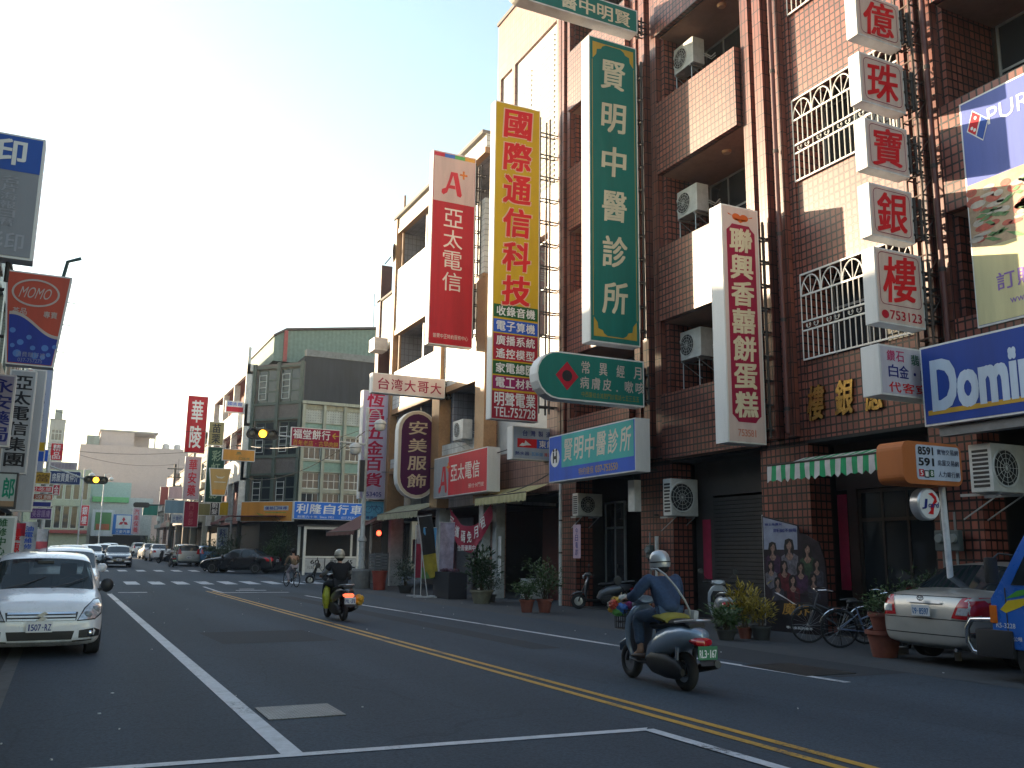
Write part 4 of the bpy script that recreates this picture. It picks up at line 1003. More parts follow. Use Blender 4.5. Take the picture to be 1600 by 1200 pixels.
t = thing('round_sign', 'small round white sign with a red swoosh under the orange cased sign', 'sign', (rs.x, py-.1, rs.z))
MB().lathe([(.01, -.09), (.23, -.09), (.25, -.07), (.25, .07), (.23, .09), (.01, .09)], (0, 0, 0), 28, 'y').obj('case', mt('case_alu', (.55, .57, .6), .3, .6), t, smooth=True)
MB().lathe([(.01, -.091), (.225, -.091), (.225, -.095), (.01, -.095)], (0, 0, 0), 28, 'y').obj('panel', S_LWHITE, t)
T = Text(); T.shape([(-.03, .16), (.06, .18), (.14, .12), (.16, .04), (.1, .0), (.08, -.06), (.06, -.16), (-.06, -.15), (.01, -.09), (.0, -.03), (.06, .02), (.1, .07), (.05, .12)]); T.obj(S_LRED, t, -.1, 'swoosh')
T = Text(); T.put('J', -.12, -.0, .08, .15, .05, slant=.2); T.put('card', .07, -.01, .22, .08, .03, slant=.2); T.obj(S_NAVY, t, -.104)
MB().bar((.24, .02, .05), (.36, .06, .05), .015, 6).obj('arm', IRON, t)

# -- yellow electronics sign
t = psign('tall yellow electronics sign with red characters and a stack of coloured name bars', (771, 160), (837, 661), 26.0, face=S_YEL, th=.36)
W, H = t['w'], t['h']; zf = lambda py: H*(661-py)/501.0
T = Text(); T.down('國際通信科技', W*.5, zf(166), zf(490), W*.60, .075, .87, slant=.05, skew=.05); T.obj(sm('letter_outline_pink', (.66, .42, .30)), t, Y0(t), 'letter_outline')
T = Text(); T.down('國際通信科技', W*.5, zf(166), zf(490), W*.57, .05, .83, slant=.05, skew=.05); T.obj(S_LRED, t, Y0(t, 2))
bars = [('收錄音機', 487, 507, S_GREEN), ('電子算機', 510, 530, S_BLUE), ('廣播系統', 532, 552, S_MAG), ('遙控模型', 552, 572, sm('bar_crimson', (.40, .015, .03))), ('家電總匯', 574, 594, S_GREEN), ('電工材料', 596, 616, sm('bar_plum', (.28, .01, .10)))]
for s_, a, b, m_ in bars:
    panel(t, W*.03, W*.97, zf(b), zf(a), m_)
T = Text()
for s_, a, b, m_ in bars: T.row(s_, W*.08, W*.92, (zf(a)+zf(b))/2, (zf(a)-zf(b))*.72, .03)
panel(t, W*.02, W*.98, zf(660), zf(619), sm('bar_dark_red', (.33, .012, .03)))
T.row('明聲電業', W*.06, W*.94, zf(631), zf(620)-zf(640), .03); T.put('TEL:752728', W*.5, zf(650), W*.86, zf(643)-zf(657), .02)
T.obj(S_LWHITE, t, Y0(t, 2), 'small_lettering'); ladder(t, W, W+.75, .3, H-.2, 13, .13)
# -- white made-in-Taiwan sign under it
t = psign('pale grey hanging sign with red and blue badge left of the turquoise clinic sign', (797, 666), (868, 722), 26.6, face=sm('sign_bluegrey', (.36, .42, .50)), th=.4)
W, H = t['w'], t['h']
T = Text(); T.row('台灣製造', W*.18, W*.86, H*.80, H*.17, .02, .6); T.obj(S_NAVY, t, Y0(t))
panel(t, W*.10, W*.52, H*.36, H*.63, S_LRED, name='badge'); panel(t, W*.521, W*.93, H*.36, H*.63, sm('badge_blue', (.03, .12, .55)), name='badge')
T = Text(); T.row('東龍', W*.56, W*.90, H*.495, H*.21, .03); T.shape([(W*.14, H*.41), (W*.2, H*.5), (W*.25, H*.48), (W*.27, H*.58), (W*.32, H*.52), (W*.4, H*.44), (W*.3, H*.43), (W*.22, H*.40)]); T.obj(S_LWHITE, t, Y0(t, 2))
T = Text(); T.row('熱水器', W*.05, W*.36, H*.18, H*.11, .02); T.obj(S_NAVY, t, Y0(t), 'small_lettering'); T = Text(); T.row('瓦斯爐', W*.40, W*.66, H*.18, H*.11, .02); T.obj(sm('letter_sky', (.1, .3, .6)), t, Y0(t), 'small_lettering'); T = Text(); T.row('排油煙機', W*.68, W*.98, H*.18, H*.11, .02); T.obj(S_LRED, t, Y0(t), 'small_lettering')
# -- red phone company vertical sign
t = psign('tall red vertical phone shop sign with a white top and letter logo', (675, 236), (735, 546), 31.5, face=SRED_T, th=.34)
W, H = t['w'], t['h']
T = Text(); T.rect(.05, W-.05, H*.735, H-.05); T.obj(SPINK_T, t, Y0(t, .5), 'colour_panel')
for i, c in enumerate(((.5, .03, .06), (.05, .15, .5), (.1, .35, .1), (.6, .3, .05))):
    T = Text(); T.rect(.05+(W-.1)*i/4, .05+(W-.1)*(i+1)/4, H*.972, H*.992); T.obj(sm('stripe_%s' % ('red', 'blue', 'green', 'orange')[i], c), t, Y0(t, 1), 'top_stripe')
T = Text(); T.row('亞', W*.25, W*.75, H*.655, H*.095, .012); T.row('太', W*.25, W*.75, H*.545, H*.095, .012); T.row('電', W*.25, W*.75, H*.435, H*.095, .012); T.row('信', W*.25, W*.75, H*.325, H*.095, .012); T.row('苗栗中正特約服務中心', W*.1, W*.9, H*.045, H*.022, .0); T.obj(sm('letter_shell', (.75, .62, .55)), t, Y0(t))
def alogo(t, x, z, s):
    T = Text()
    T.shape([(x-.46*s, z-.42*s), (x-.38*s, z-.5*s), (x-.22*s, z-.38*s), (x+.02*s, z+.36*s), (x+.06*s, z+.5*s), (x-.08*s, z+.5*s), (x-.16*s, z+.16*s), (x-.28*s, z-.2*s), (x-.44*s, z-.28*s)])
    T.shape([(x+.06*s, z+.5*s), (x+.02*s, z+.36*s), (x+.2*s, z-.46*s), (x+.34*s, z-.5*s), (x+.40*s, z-.4*s), (x+.2*s, z+.5*s)])
    T.shape([(x-.18*s, z-.2*s), (x-.11*s, z-.06*s), (x+.1*s, z-.06*s), (x+.13*s, z-.2*s)])
    T.obj(S_RED, t, Y0(t, 2), 'logo')
    T = Text(); T.rect(x+.42*s, x+.50*s, z+.28*s, z+.62*s); T.rect(x+.30*s, x+.42*s, z+.41*s, z+.49*s); T.rect(x+.50*s, x+.62*s, z+.41*s, z+.49*s); T.obj(sm('plus_orange', (.60, .17, .02)), t, Y0(t, 2), 'plus_mark')
alogo(t, W*.46, H*.835, 1.0)
ladder(t, W, W+.5, .4, H-.2, 12, .12)
# -- its fascia
t = fsign('red and white phone shop fascia sign over the hanging red banner', (688, 718), (771, 768), 13.45, face=S_RED, th=.5)
W, H = t['w'], t['h']
panel(t, .04, W*.30, .04, H-.04, S_GREY); alogo(t, W*.2, H*.42, 1.05)
T = Text(); T.row('亞太電信', W*.34, W*.88, H*.55, H*.38, .02); T.row('預付卡門號', W*.68, W*.95, H*.18, H*.1, .01); T.obj(sm('letter_shell', (.75, .62, .55)), t, Y0(t))
# -- dress shop capsule sign
t = psign('purple capsule shaped dress shop sign with cream border', (621, 640), (678, 781), 36.0, th=.4, face=S_PURP)
bpy.data.objects.remove(t.children[0]); bpy.data.objects.remove(t.children[0])
W, H = t['w'], t['h']; P_ = stadium(W, H)
MB().prism(P_, 'y', -.2, .2).obj('case', CASE, t); MB().prism(inset_poly(P_, .03), 'y', -.208, -.199).obj('border', sm('border_cream', (.50, .43, .33)), t)
MB().prism(inset_poly(P_, .15), 'y', -.214, -.207).obj('panel', S_PURP, t)
T = Text(); T.down('安美服飾', W*.5, H*.90, H*.1, W*.46, .025, .76, slant=.05, skew=.05); T.obj(sm('letter_sand', (.55, .43, .30)), t, -.22); ladder(t, W, W+.35, .5, H-.5, 4)
# -- mobile phone sign (horizontal)
t = psign('pinkish white horizontal sign with five dark red characters above the purple capsule sign', (580, 583), (692, 624), 34.75, face=S_PINKW, th=.42)
W, H = t['w'], t['h']
T = Text(); T.row('台湾大哥大', W*.06, W*.96, H*.48, H*.58, .018, .84); T.obj(S_MAG, t, Y0(t)); ladder(t, W, W+.4, .0, H, 3, .1)
# -- hardware store vertical lilac sign + bicycle sign
t = psign('lilac white vertical hardware store sign with red characters', (566, 610), (599, 781), 42.4, face=S_LILAC, th=.45)
W, H = t['w'], t['h']
T = Text(); T.down('恆昌五金百貨', W*.5, H*.985, H*.10, W*.66, .04, .85, slant=.06, skew=.05); T.obj(sm('letter_raspberry', (.42, .01, .06)), t, Y0(t)); T = Text(); T.put('753405', W*.5, H*.045, W*.7, H*.04, .02); T.obj(S_NAVY, t, Y0(t), 'phone_number'); ladder(t, W, W+.3, .3, H-.2, 10)
t = psign('light blue square sign with a bicycle picture under the hardware sign', (567, 782), (598, 814), 42.6, face=S_LBLUE, th=.3)
W, H = t['w'], t['h']
T = Text(); T.ring(W*.24, H*.55, .17, .17, .02); T.ring(W*.74, H*.55, .17, .17, .02)
for a, b in (((.24, .55), (.4, .72)), ((.4, .72), (.62, .72)), ((.4, .72), (.5, .52)), ((.5, .52), (.62, .72)), ((.62, .72), (.74, .55)), ((.62, .72), (.6, .8)), ((.4, .72), (.38, .8))):
    x0, y0, x1, y1 = a[0]*W, a[1]*H, b[0]*W, b[1]*H; n = V((y0-y1, x1-x0)).normalized()*.012; T.shape([(x0-n.x, y0-n.y), (x1-n.x, y1-n.y), (x1+n.x, y1+n.y), (x0+n.x, y0+n.y)])
T.row('專業修理', W*.12, W*.9, H*.15, H*.14, .02); T.obj(S_NAVY, t, Y0(t))
# -- signs on the corner building
def csign(label, tl, br, Y, **k): return psign(label, tl, br, Y, **k)
t = csign('long blue bicycle shop sign with white characters on the corner building', (459, 783), (566, 814), 59.4, face=sm('sign_vivid_blue', (.025, .16, .62)), th=.3)
W, H = t['w'], t['h']
T = Text(); T.row('利隆自行車', W*.02, W*.99, H*.60, H*.54, .03, .80, slant=.1); T.obj(S_LWHITE, t, Y0(t)); T = Text(); T.row('創業六十年', W*.05, W*.34, H*.15, H*.14, .01); T.put('Since 1951', W*.47, H*.15, W*.2, H*.13, .01); T.put('037-753511', W*.8, H*.15, W*.24, H*.13, .01); T.obj(S_LWHITE, t, Y0(t), 'small_lettering')
a = at_y(379, 784, 62.5); b = at_y(458, 815, 59.6)
t = sign('orange fascia sign with pale blue panel and green swoosh on the chamfered corner', (a.x, 62.5, b.z), math.atan2(59.6-62.5, b.x-a.x), math.hypot(b.x-a.x, 2.9), a.z-b.z, .25, face=S_ORANGE)
W, H = math.hypot(b.x-a.x, 2.9), a.z-b.z
panel(t, W*.45, W*.92, H*.55, H*.78, sm('panel_pale', (.42, .46, .50))); T = Text(); T.row('優格口味棒', W*.47, W*.90, H*.665, H*.16, .02); T.obj(S_NAVY, t, Y0(t, 2)); T = Text(); T.shape([(W*.3, H*.45), (W*.36, H*.32), (W*.5, H*.28), (W*.42, H*.36)]); T.rect(W*.48, W*.88, H*.42, H*.47); T.obj(sm('swoosh_olive', (.25, .28, .05)), t, Y0(t), 'swoosh'); T = Text(); T.put('yogurt bar', W*.75, H*.25, W*.3, H*.12, .0); T.obj(S_BLACK, t, Y0(t), 'small_lettering')
# ================================================================== VEHICLES
def paint(name, rgb, rough=.28, metal=0., var=.05):
    mm = mt(name, rgb, rough, metal, var=var, scale=3, coat=.6, stain=.10); return mm
RUB = mt('tyre_rubber', (.018, .018, .019), .8, var=.25, scale=12, bump=.2); RIM = mt('rim_alloy', (.42, .43, .45), .35, .8, stain=.3)
PLAST = mt('black_plastic', (.02, .02, .022), .5, var=.15); CHROME = mt('chrome', (.62, .63, .65), .15, 1.0, var=.04)
CARGLASS = glassmat('car_glass', (.018, .024, .028), 0, .03); CARCLEAR = glassmat('car_glass_clear', (.02, .03, .035), .45, .03)
TAILR = mt('tail_lamp_red', (.42, .008, .015), .15, coat=.6, var=.2, scale=20); LAMPC = mt('lamp_clear', (.45, .47, .50), .12, .3, coat=.8, var=.35, scale=22)
LAMPO = mt('indicator_orange', (.60, .14, .01), .2, coat=.5); PLW = mt('plate_white', (.68, .69, .70), .4, var=.05, stain=.12); PLG = mt('plate_green', (.02, .16, .07), .4)
CABIN = mt('cabin_dark', (.03, .03, .032), .8); SEATG = mt('seat_cloth', (.05, .055, .06), .9)
def wheel(par, x, y, r=.30, w=.19, out=1):
    mb = MB(); mb.lathe([(r*.62, -w*.48), (r*.93, -w*.5), (r, -w*.38), (r, w*.38), (r*.93, w*.5), (r*.62, w*.48)], (0, 0, 0), 28, 'y')
    o = mb.obj('wheel', RUB, par, smooth=True); o.location = (x, y, r)
    mb = MB(); s = out; mb.lathe([(r*.63, s*w*.30), (r*.63, s*w*.49), (r*.57, s*w*.47), (r*.55, s*w*.30)], (0, 0, 0), 28, 'y')
    for k in range(7):
        a = 2*pi*k/7; mb.box((cos(a)*r*.33, s*w*.42, sin(a)*r*.33), (r*.5, .02, r*.13), ry=-a)
    mb.lathe([(.0, s*w*.47), (r*.14, s*w*.47), (r*.16, s*w*.36)], (0, 0, 0), 14, 'y'); mb.obj('rim', RIM, o)
    MB().lathe([(0, s*w*.25), (r*.6, s*w*.25), (r*.6, s*w*.22), (0, s*w*.22)], (0, 0, 0), 20, 'y').obj('brake_disc', PLAST, o)
    return o
CARS = {
 'hatch': dict(L=3.75, top=[(1.86, .54), (1.80, .69), (1.62, .80), (1.25, .89), (.86, .965), (.18, 1.42), (-.1, 1.49), (-.55, 1.515), (-1.2, 1.49), (-1.50, 1.44), (-1.74, 1.06), (-1.82, .9), (-1.86, .62)],
               belt=[(1.86, .5), (1.6, .71), (.86, .87), (-1.9, 1.0)], w=[(1.86, .66), (1.74, .77), (1.5, .83), (1.0, .845), (-1.2, .845), (-1.7, .79), (-1.86, .70)], axles=(1.18, -1.2), r=.30, cabin=(.86, .18, -1.50, -1.74), B=-.45, C=-1.2, tum=.34, zb=.15),
 'sedan': dict(L=4.7, top=[(2.35, .58), (2.28, .72), (2.0, .82), (1.5, .92), (1.02, .98), (.32, 1.40), (.0, 1.48), (-.5, 1.515), (-1.05, 1.46), (-1.62, 1.10), (-2.05, 1.07), (-2.28, 1.02), (-2.36, .62)],
               belt=[(2.35, .5), (2.0, .76), (1.0, .90), (-1.6, .98), (-2.36, .98)], w=[(2.35, .62), (2.2, .78), (1.8, .86), (1.0, .895), (-1.4, .895), (-2.0, .86), (-2.3, .79), (-2.36, .74)], axles=(1.42, -1.35), r=.315, cabin=(1.02, .32, -1.05, -1.62), B=-.35, C=-1.0, tum=.42, zb=.20),
 'wagon': dict(L=4.45, top=[(2.2, .62), (2.13, .82), (1.9, .96), (1.45, 1.06), (1.1, 1.12), (.3, 1.52), (.0, 1.60), (-.6, 1.63), (-1.5, 1.60), (-1.95, 1.54), (-2.14, 1.1), (-2.2, .92), (-2.24, .6)],
               belt=[(2.2, .55), (1.9, .86), (1.0, .98), (-2.24, 1.04)], w=[(2.2, .64), (2.06, .78), (1.7, .85), (1.0, .87), (-1.6, .87), (-2.06, .83), (-2.24, .77)], axles=(1.38, -1.35), r=.32, cabin=(1.1, .3, -1.95, -2.14), B=-.35, C=-1.2, tum=.28, zb=.22),
}
def lerp(tab, x):
    tab = sorted(tab)
    if x <= tab[0][0]: return tab[0][1]
    for (a, p), (b, q) in zip(tab, tab[1:]):
        if x <= b: return p+(q-p)*(x-a)/(b-a)
    return tab[-1][1]
def conform(bvh, poly, axis, sgn, mat, name, par, off=.008, step=.06):
    """a thin part that follows the bodywork: outline in (y,z) seen along x, or (x,z) seen along y"""
    bm = bmesh.new()
    P3 = [bm.verts.new((0, u, v) if axis == 'x' else (u, 0, v)) for u, v in poly]
    bm.faces.new(P3)
    ui = 1 if axis == 'x' else 0
    lo = [min(p[i] for p in poly) for i in (0, 1)]; hi = [max(p[i] for p in poly) for i in (0, 1)]
    for k, ci in ((0, ui), (1, 2)):
        c = lo[k]+step
        while c < hi[k]-step*.3:
            no = [0, 0, 0]; no[ci] = 1; co = [0, 0, 0]; co[ci] = c
            bmesh.ops.bisect_plane(bm, geom=bm.verts[:]+bm.edges[:]+bm.faces[:], plane_co=co, plane_no=no); c += step
    ai = 0 if axis == 'x' else 1
    for v in bm.verts:
        o = v.co.copy(); o[ai] = sgn*6; d = V((0, 0, 0)); d[ai] = -sgn
        h = bvh.ray_cast(o, d)
        if h[0] is None or (h[0][ai])*sgn < 0:
            n = bvh.find_nearest(V((sgn*1.9 if ai == 0 else v.co.x, v.co.y if ai == 0 else sgn*.8, v.co.z))); v.co = n[0]+n[1]*off
        else: v.co = h[0]; v.co += h[1]*off if h[1][ai]*sgn > 0 else V((0, 0, 0))
    bmesh.ops.recalc_face_normals(bm, faces=bm.faces[:])
    f0 = bm.faces[:]
    if sum(f.normal[ai]*sgn for f in f0) < 0:
        for f in f0: f.normal_flip()
    me = bpy.data.meshes.new(name); bm.to_mesh(me); bm.free(); me.materials.append(mat); me.shade_smooth()
    o = bpy.data.objects.new(name, me); COL.objects.link(o); o.parent = par; return o
def evalmesh(o):
    dg = bpy.context.evaluated_depsgraph_get(); dg.update()
    return bpy.data.meshes.new_from_object(o.evaluated_get(dg))
CARCACHE = {}
def carmesh(kind):
    if kind in CARCACHE: return CARCACHE[kind]
    c = CARS[kind]; f0, f1, r1, r0 = c['cabin']
    xs = sorted({x for x, _ in c['top']} | {c['B']+.05, c['B']-.05, c['C']+.04, c['C']-.05, f1-.10, c['axles'][0], c['axles'][1], c['axles'][0]+.36, c['axles'][0]-.36, c['axles'][1]+.36, c['axles'][1]-.3}, reverse=True)
    bm = bmesh.new(); rings = []
    for x in xs:
        zt = lerp(c['top'], x); w_ = lerp(c['w'], x); zs = min(lerp(c['belt'], x), zt-.03); zb = c['zb']+(.08 if abs(x) > c['L']/2-.12 else 0)
        P_ = [(0, zb), (w_*.8, zb), (w_*.965, zb+.06), (w_*1.0, zb+.42*(zs-zb)), (w_*.99, zs-.09), (w_*.955, zs)]
        if zt-zs > .22:
            zr = zt-.075; wr = w_*.955-c['tum']*(zr-zs); P_ += [(wr, zr), (wr*.84, zt-.022), (0, zt)]
        else: P_ += [(w_*.84, zs+(zt-zs)*.60), (w_*.5, zs+(zt-zs)*.93), (0, zt)]
        full = P_+[(-y, z) for y, z in P_[-2:0:-1]]
        rings.append([bm.verts.new((x, y, z)) for y, z in full])
    n = len(rings[0]); cl = bm.edges.layers.float.new('crease_edge')
    for i, (A, B) in enumerate(zip(rings, rings[1:])):
        xa, xb = xs[i], xs[i+1]; mid = (xa+xb)/2
        for j in range(n):
            f = bm.faces.new((A[j], B[j], B[(j+1) % n], A[(j+1) % n])); jj = j if j < 8 else n-1-j
            k = 0
            if jj in (6, 7) and f1 < mid < f0: k = 1
            elif jj in (6, 7) and r0 < mid < r1: k = 2
            elif jj == 5 and r1+.02 < mid < f1+.0 and not (c['B']-.05 < mid < c['B']+.05) and not (c['C']-.05 < mid < c['C']+.04): k = 3 if j < 8 else 4
            elif jj == 5 and f1 < mid < f0 and xb < f1+.5*(f0-f1): k = 0
            f.material_index = k
    bm.faces.new(rings[0]); bm.faces.new(rings[-1][::-1])
    bmesh.ops.recalc_face_normals(bm, faces=bm.faces[:])
    for e in bm.edges:
        if len(e.link_faces) == 2 and e.link_faces[0].material_index != e.link_faces[1].material_index: e[cl] = .75
    me = bpy.data.meshes.new('car'); bm.to_mesh(me); bm.free()
    for _ in range(6): me.materials.append(CABIN)
    o = bpy.data.objects.new('car', me); COL.objects.link(o)
    s = o.modifiers.new('s', 'SUBSURF'); s.levels = 2
    cut = MB()
    for ax in c['axles']:
        for sg in (-1, 1): cut.lathe([(.001, sg*.58), (c['r']+.055, sg*.58), (c['r']+.055, sg*1.2), (.001, sg*1.2)], (ax, 0, c['r']+.01), 28, 'y')
    co = cut.obj('cut', CABIN)
    for p in co.data.polygons: p.material_index = 0
    co.data.materials.clear()
    for _ in range(6): co.data.materials.append(CABIN)
    for p in co.data.polygons: p.material_index = 5
    bmod = o.modifiers.new('b', 'BOOLEAN'); bmod.object = co; bmod.operation = 'DIFFERENCE'; bmod.solver = 'EXACT'
    m2 = evalmesh(o)
    bm = bmesh.new(); bm.from_mesh(m2); bmesh.ops.triangulate(bm, faces=[f for f in bm.faces if len(f.verts) > 4])
    bvh = BVHTree.FromBMesh(bm)
    parts = {}
    for k in range(6):
        b2 = bm.copy(); bmesh.ops.delete(b2, geom=[f for f in b2.faces if f.material_index != k], context='FACES')
        if len(b2.faces):
            mm = bpy.data.meshes.new('p'); 
            for f in b2.faces: f.material_index = 0
            b2.to_mesh(mm); mm.materials.clear(); mm.shade_smooth()
            try: mm.set_sharp_from_angle(angle=R(40))
            except Exception: pass
            parts[k] = mm
        b2.free()
    bm.free()
    bpy.data.objects.remove(o); bpy.data.objects.remove(co)
    CARCACHE[kind] = (parts, bvh); return CARCACHE[kind]
def plate(par, loc, txt, mat, tmat, rz, w=.34, h=.155, rx=0.):
    o = MB().box((0, 0, 0), (w, .012, h)).obj('number_plate', mat, par, bev=.003); o.location = loc; o.rotation_euler = (rx, 0, rz)
    T = Text(); T.row(txt, -w*.45, w*.45, -h*.06, h*.56, .03, .86) if len(txt) <= 7 else T.put(txt, 0, -h*.06, w*.86, h*.56, .03)
    T.obj(tmat, o, -.0075); return o
def car(label, loc, head, kind, col, group=None, detail=1, glass=None, txt=None, light=None, cat='car'):
    """head: compass direction of the nose, measured from +X"""
    t = thing('parked_car' if group != 'moving' else 'car', label, cat, loc, head, None if group == 'moving' else group)
    c = CARS[kind]; parts, bvh = carmesh(kind); g = glass or CARGLASS
    def put(k, name, mat):
        if k not in parts: return
        mm = parts[k].copy(); mm.materials.append(mat); o = bpy.data.objects.new(name, mm); COL.objects.link(o); o.parent = t; return o
    put(0, 'body', col); put(1, 'windscreen', g); put(2, 'rear_window', g); put(3, 'side_window', g); put(4, 'side_window', g); put(5, 'wheel_well', PLAST)
    for ax in c['axles']:
        for sg in (-1, 1): wheel(t, ax, sg*(lerp(c['w'], ax)-.115), c['r'], .2, sg)
    hl = c['L']/2
    f1 = c['cabin'][1]
    for sg in (-1, 1):                                            # door mirrors
        mb = MB(); mb.ball((0, 0, 0), .12, 2, (.6, .85, .95)); mb.bar((.02, -sg*.06, -.05), (.0, -sg*.14, -.08), .025, 6)
        o = mb.obj('mirror', col if light is None else light, t, smooth=True); o.location = (f1+.42, sg*(lerp(c['w'], f1)*.955+.10), lerp(c['belt'], f1)+.09)
    return t, bvh, c
def basic_lights(t, bvh, c, front=True, rear=True, txt=None):
    kf = .70 if c is CARS['sedan'] else .78 if c is CARS['hatch'] else .84
    for sg in (-1, 1):
        if front: conform(bvh, [(sg*.42, kf-.11), (sg*.76, kf-.07), (sg*.80, kf+.06), (sg*.44, kf+.0)], 'x', 1, LAMPC, 'headlight', t)
        if rear:
            z = .84 if c is CARS['sedan'] else .95
            h = .18 if c is CARS['sedan'] else .42
            conform(bvh, [(sg*.52, z-.08), (sg*.84, z-.1), (sg*.84, z+h*.6), (sg*.62, z+h*.7), (sg*.54, z+.06)], 'x', -1, TAILR, 'tail_light', t)
    if front:
        conform(bvh, [(-.36, kf-.14), (.36, kf-.14), (.38, kf-.02), (-.38, kf-.02)], 'x', 1, PLAST, 'grille', t)
        conform(bvh, [(-.55, .28), (.55, .28), (.5, .40), (-.5, .40)], 'x', 1, PLAST, 'air_intake', t)
        plate(t, (c['L']/2+.012, 0, .50), txt or 'EX-3812', PLW, S_NAVY, pi/2)
    if rear:
        conform(bvh, [(-.7, .30), (.7, .30), (.7, .36), (-.7, .36)], 'x', -1, PLAST, 'bumper_strip', t)
        plate(t, (-c['L']/2-.02, 0, .78 if c is CARS['sedan'] else .62), txt or 'DK-5207', PLW, S_NAVY, -pi/2)
# -- the white hatchback at the left kerb, nose towards the camera
WHITEP = paint('paint_white', (.78, .80, .83)); SILV = paint('paint_silver', (.36, .38, .40), .3, .5); BEIGE = paint('paint_champagne', (.47, .46, .42), .3, .4)
BLKP = paint('paint_black', (.012, .012, .015)); NAVYP = paint('paint_navy', (.008, .012, .032)); BLUEP = paint('paint_light_blue', (.10, .28, .52)); TRUCKB = paint('paint_truck_blue', (.015, .12, .50))
p = at_g(0, 1018); q = at_g(150, 1020)
t, bvh, c = car('white hatchback parked at the left kerb with its nose to the camera', (-.22, 16.9, 0), -pi/2+R(1.5), 'hatch', WHITEP, glass=CARCLEAR, light=PLAST)
mb = MB(); mb.bx(-1.6, .75, -.72, .72, .42, .52).bx(.62, .9, -.70, .70, .52, .85); mb.obj('dashboard', CABIN, t)
for sg in (-1, 1):
    mb = MB(); mb.box((-.25, sg*.36, .78), (.14, .48, .7), ry=-.2); mb.box((-.34, sg*.36, 1.22), (.1, .26, .2), ry=-.15); mb.box((.0, sg*.36, .58), (.5, .5, .16)); mb.obj('seat', SEATG, t, bev=.04, smooth=True)
mb = MB(); mb.bx(-1.3, -1.2, -.6, .6, .5, 1.12); mb.obj('rear_seat', SEATG, t, bev=.03)
MB().box((.30, 0, 1.34), (.03, .24, .06)).obj('rear_view_mirror', PLAST, t, bev=.01)
mb = MB(); mb.lathe([(.17, -.01), (.19, 0), (.17, .01)], (0, 0, 0), 22, 'x'); mb.bar((0, -.17, 0), (0, .17, 0), .015); o = mb.obj('steering_wheel', PLAST, t); o.location = (.45, .36, .95); o.rotation_euler.y = -.4
for sg in (-1, 1):
    conform(bvh, [(sg*.455, .52), (sg*.70, .535), (sg*.795, .61), (sg*.80, .74), (sg*.76, .82), (sg*.68, .81), (sg*.55, .70)], 'x', 1, PLAST, 'headlight_surround', t, .006)
    h = conform(bvh, [(sg*.475, .535), (sg*.69, .55), (sg*.775, .62), (sg*.785, .73), (sg*.75, .80), (sg*.68, .795), (sg*.565, .69)], 'x', 1, LAMPC, 'headlight', t, .012)
    for (yy, zz, r_) in ((.60, .60, .065), (.705, .67, .06)):
        hit = bvh.ray_cast(V((5, sg*yy, zz)), V((-1, 0, 0)))
        if hit[0]: MB().ball(hit[0]+V((-.02, 0, 0)), r_, 2, (.75, 1, 1)).obj('lamp_lens', glassmat('lens_glass', (.25, .27, .29), 0, .05), h, smooth=True)
    conform(bvh, [(sg*.50, .285), (sg*.78, .295), (sg*.79, .375), (sg*.70, .42), (sg*.50, .39)], 'x', 1, PLAST, 'fog_lamp_recess', t, .007)
    hit = bvh.ray_cast(V((5, sg*.65, .345)), V((-1, 0, 0)))
    if hit[0]: MB().ball(hit[0], .045, 2, (.5, 1, 1)).obj('fog_lamp', CHROME, t, smooth=True)
    conform(bvh, [(sg*.42, .235), (sg*.68, .245), (sg*.68, .262), (sg*.42, .252)], 'x', 1, PLAST, 'lip_slot', t, .007)
conform(bvh, [(-.45, .53), (.45, .53), (.47, .645), (-.47, .645)], 'x', 1, PLAST, 'grille', t, .008)
for z in (.545, .59, .632): conform(bvh, [(-.44, z-.012), (.44, z-.012), (.44, z+.012), (-.44, z+.012)], 'x', 1, CHROME if z == .632 else WHITEP, 'grille_bar', t, .016)
T = Text(); T.shape([(-.07, .02), (.03, .075), (.075, .045), (.005, .01), (.075, -.02), (-.03, -.075), (-.075, -.045), (-.005, -.01)]); o = T.obj(SILV, t, 0, 'badge', depth=.012); o.rotation_euler.z = pi/2; o.location = (1.885, 0, .59)
conform(bvh, [(-.41, .265), (.41, .265), (.44, .385), (-.44, .385)], 'x', 1, PLAST, 'air_intake', t, .008)
plate(t, (1.905, -.02, .455), '1507·RZ', PLW, S_NAVY, pi/2)
for sg in (-1, 1): conform(bvh, [(.78, .32), (.80, .32), (.80, .9), (.78, .9)], 'y', sg, PLAST, 'door_gap', t, .003); conform(bvh, [(-.5, .78), (-.28, .78), (-.28, .82), (-.5, .82)], 'y', sg, WHITEP, 'door_handle', t, .02)
mb = MB()
for y in (-.5, .1): mb.tube([(.93, y, .965), (.80, y+.25, 1.02), (.62, y+.52, 1.12)], .010, 5)
mb.obj('wiper', PLAST, t)
mb = MB(); mb.bar((-.1, 0, 1.5), (-.35, 0, 1.85), .006, 5); mb.obj('aerial', PLAST, t)
# -- cars parked behind it
t, b_, c = car('second white car in the left kerb row, taller and half hidden behind the white hatchback', (.10, 27.8, 0), -pi/2, 'wagon', WHITEP, 'cars parked at the left kerb'); basic_lights(t, b_, c)
t, b_, c = car('third white car in the left kerb row, only its roof and side showing', (.30, 34.6, 0), -pi/2, 'hatch', WHITEP, 'cars parked at the left kerb'); basic_lights(t, b_, c)
# -- the oncoming dark blue saloon
pp = at_y(185, 884, 57)
t, b_, c = car('dark blue saloon coming towards the camera past the crossing', (at_y(184, 885, 69).x, 70.5, gz(70)), -pi/2, 'sedan', NAVYP, 'moving'); basic_lights(t, b_, c)
for sg in (-1, 1): conform(b_, [(sg*.35, .34), (sg*.75, .36), (sg*.75, .44), (sg*.35, .44)], 'x', 1, WHITEP, 'bumper_patch', t, .012)
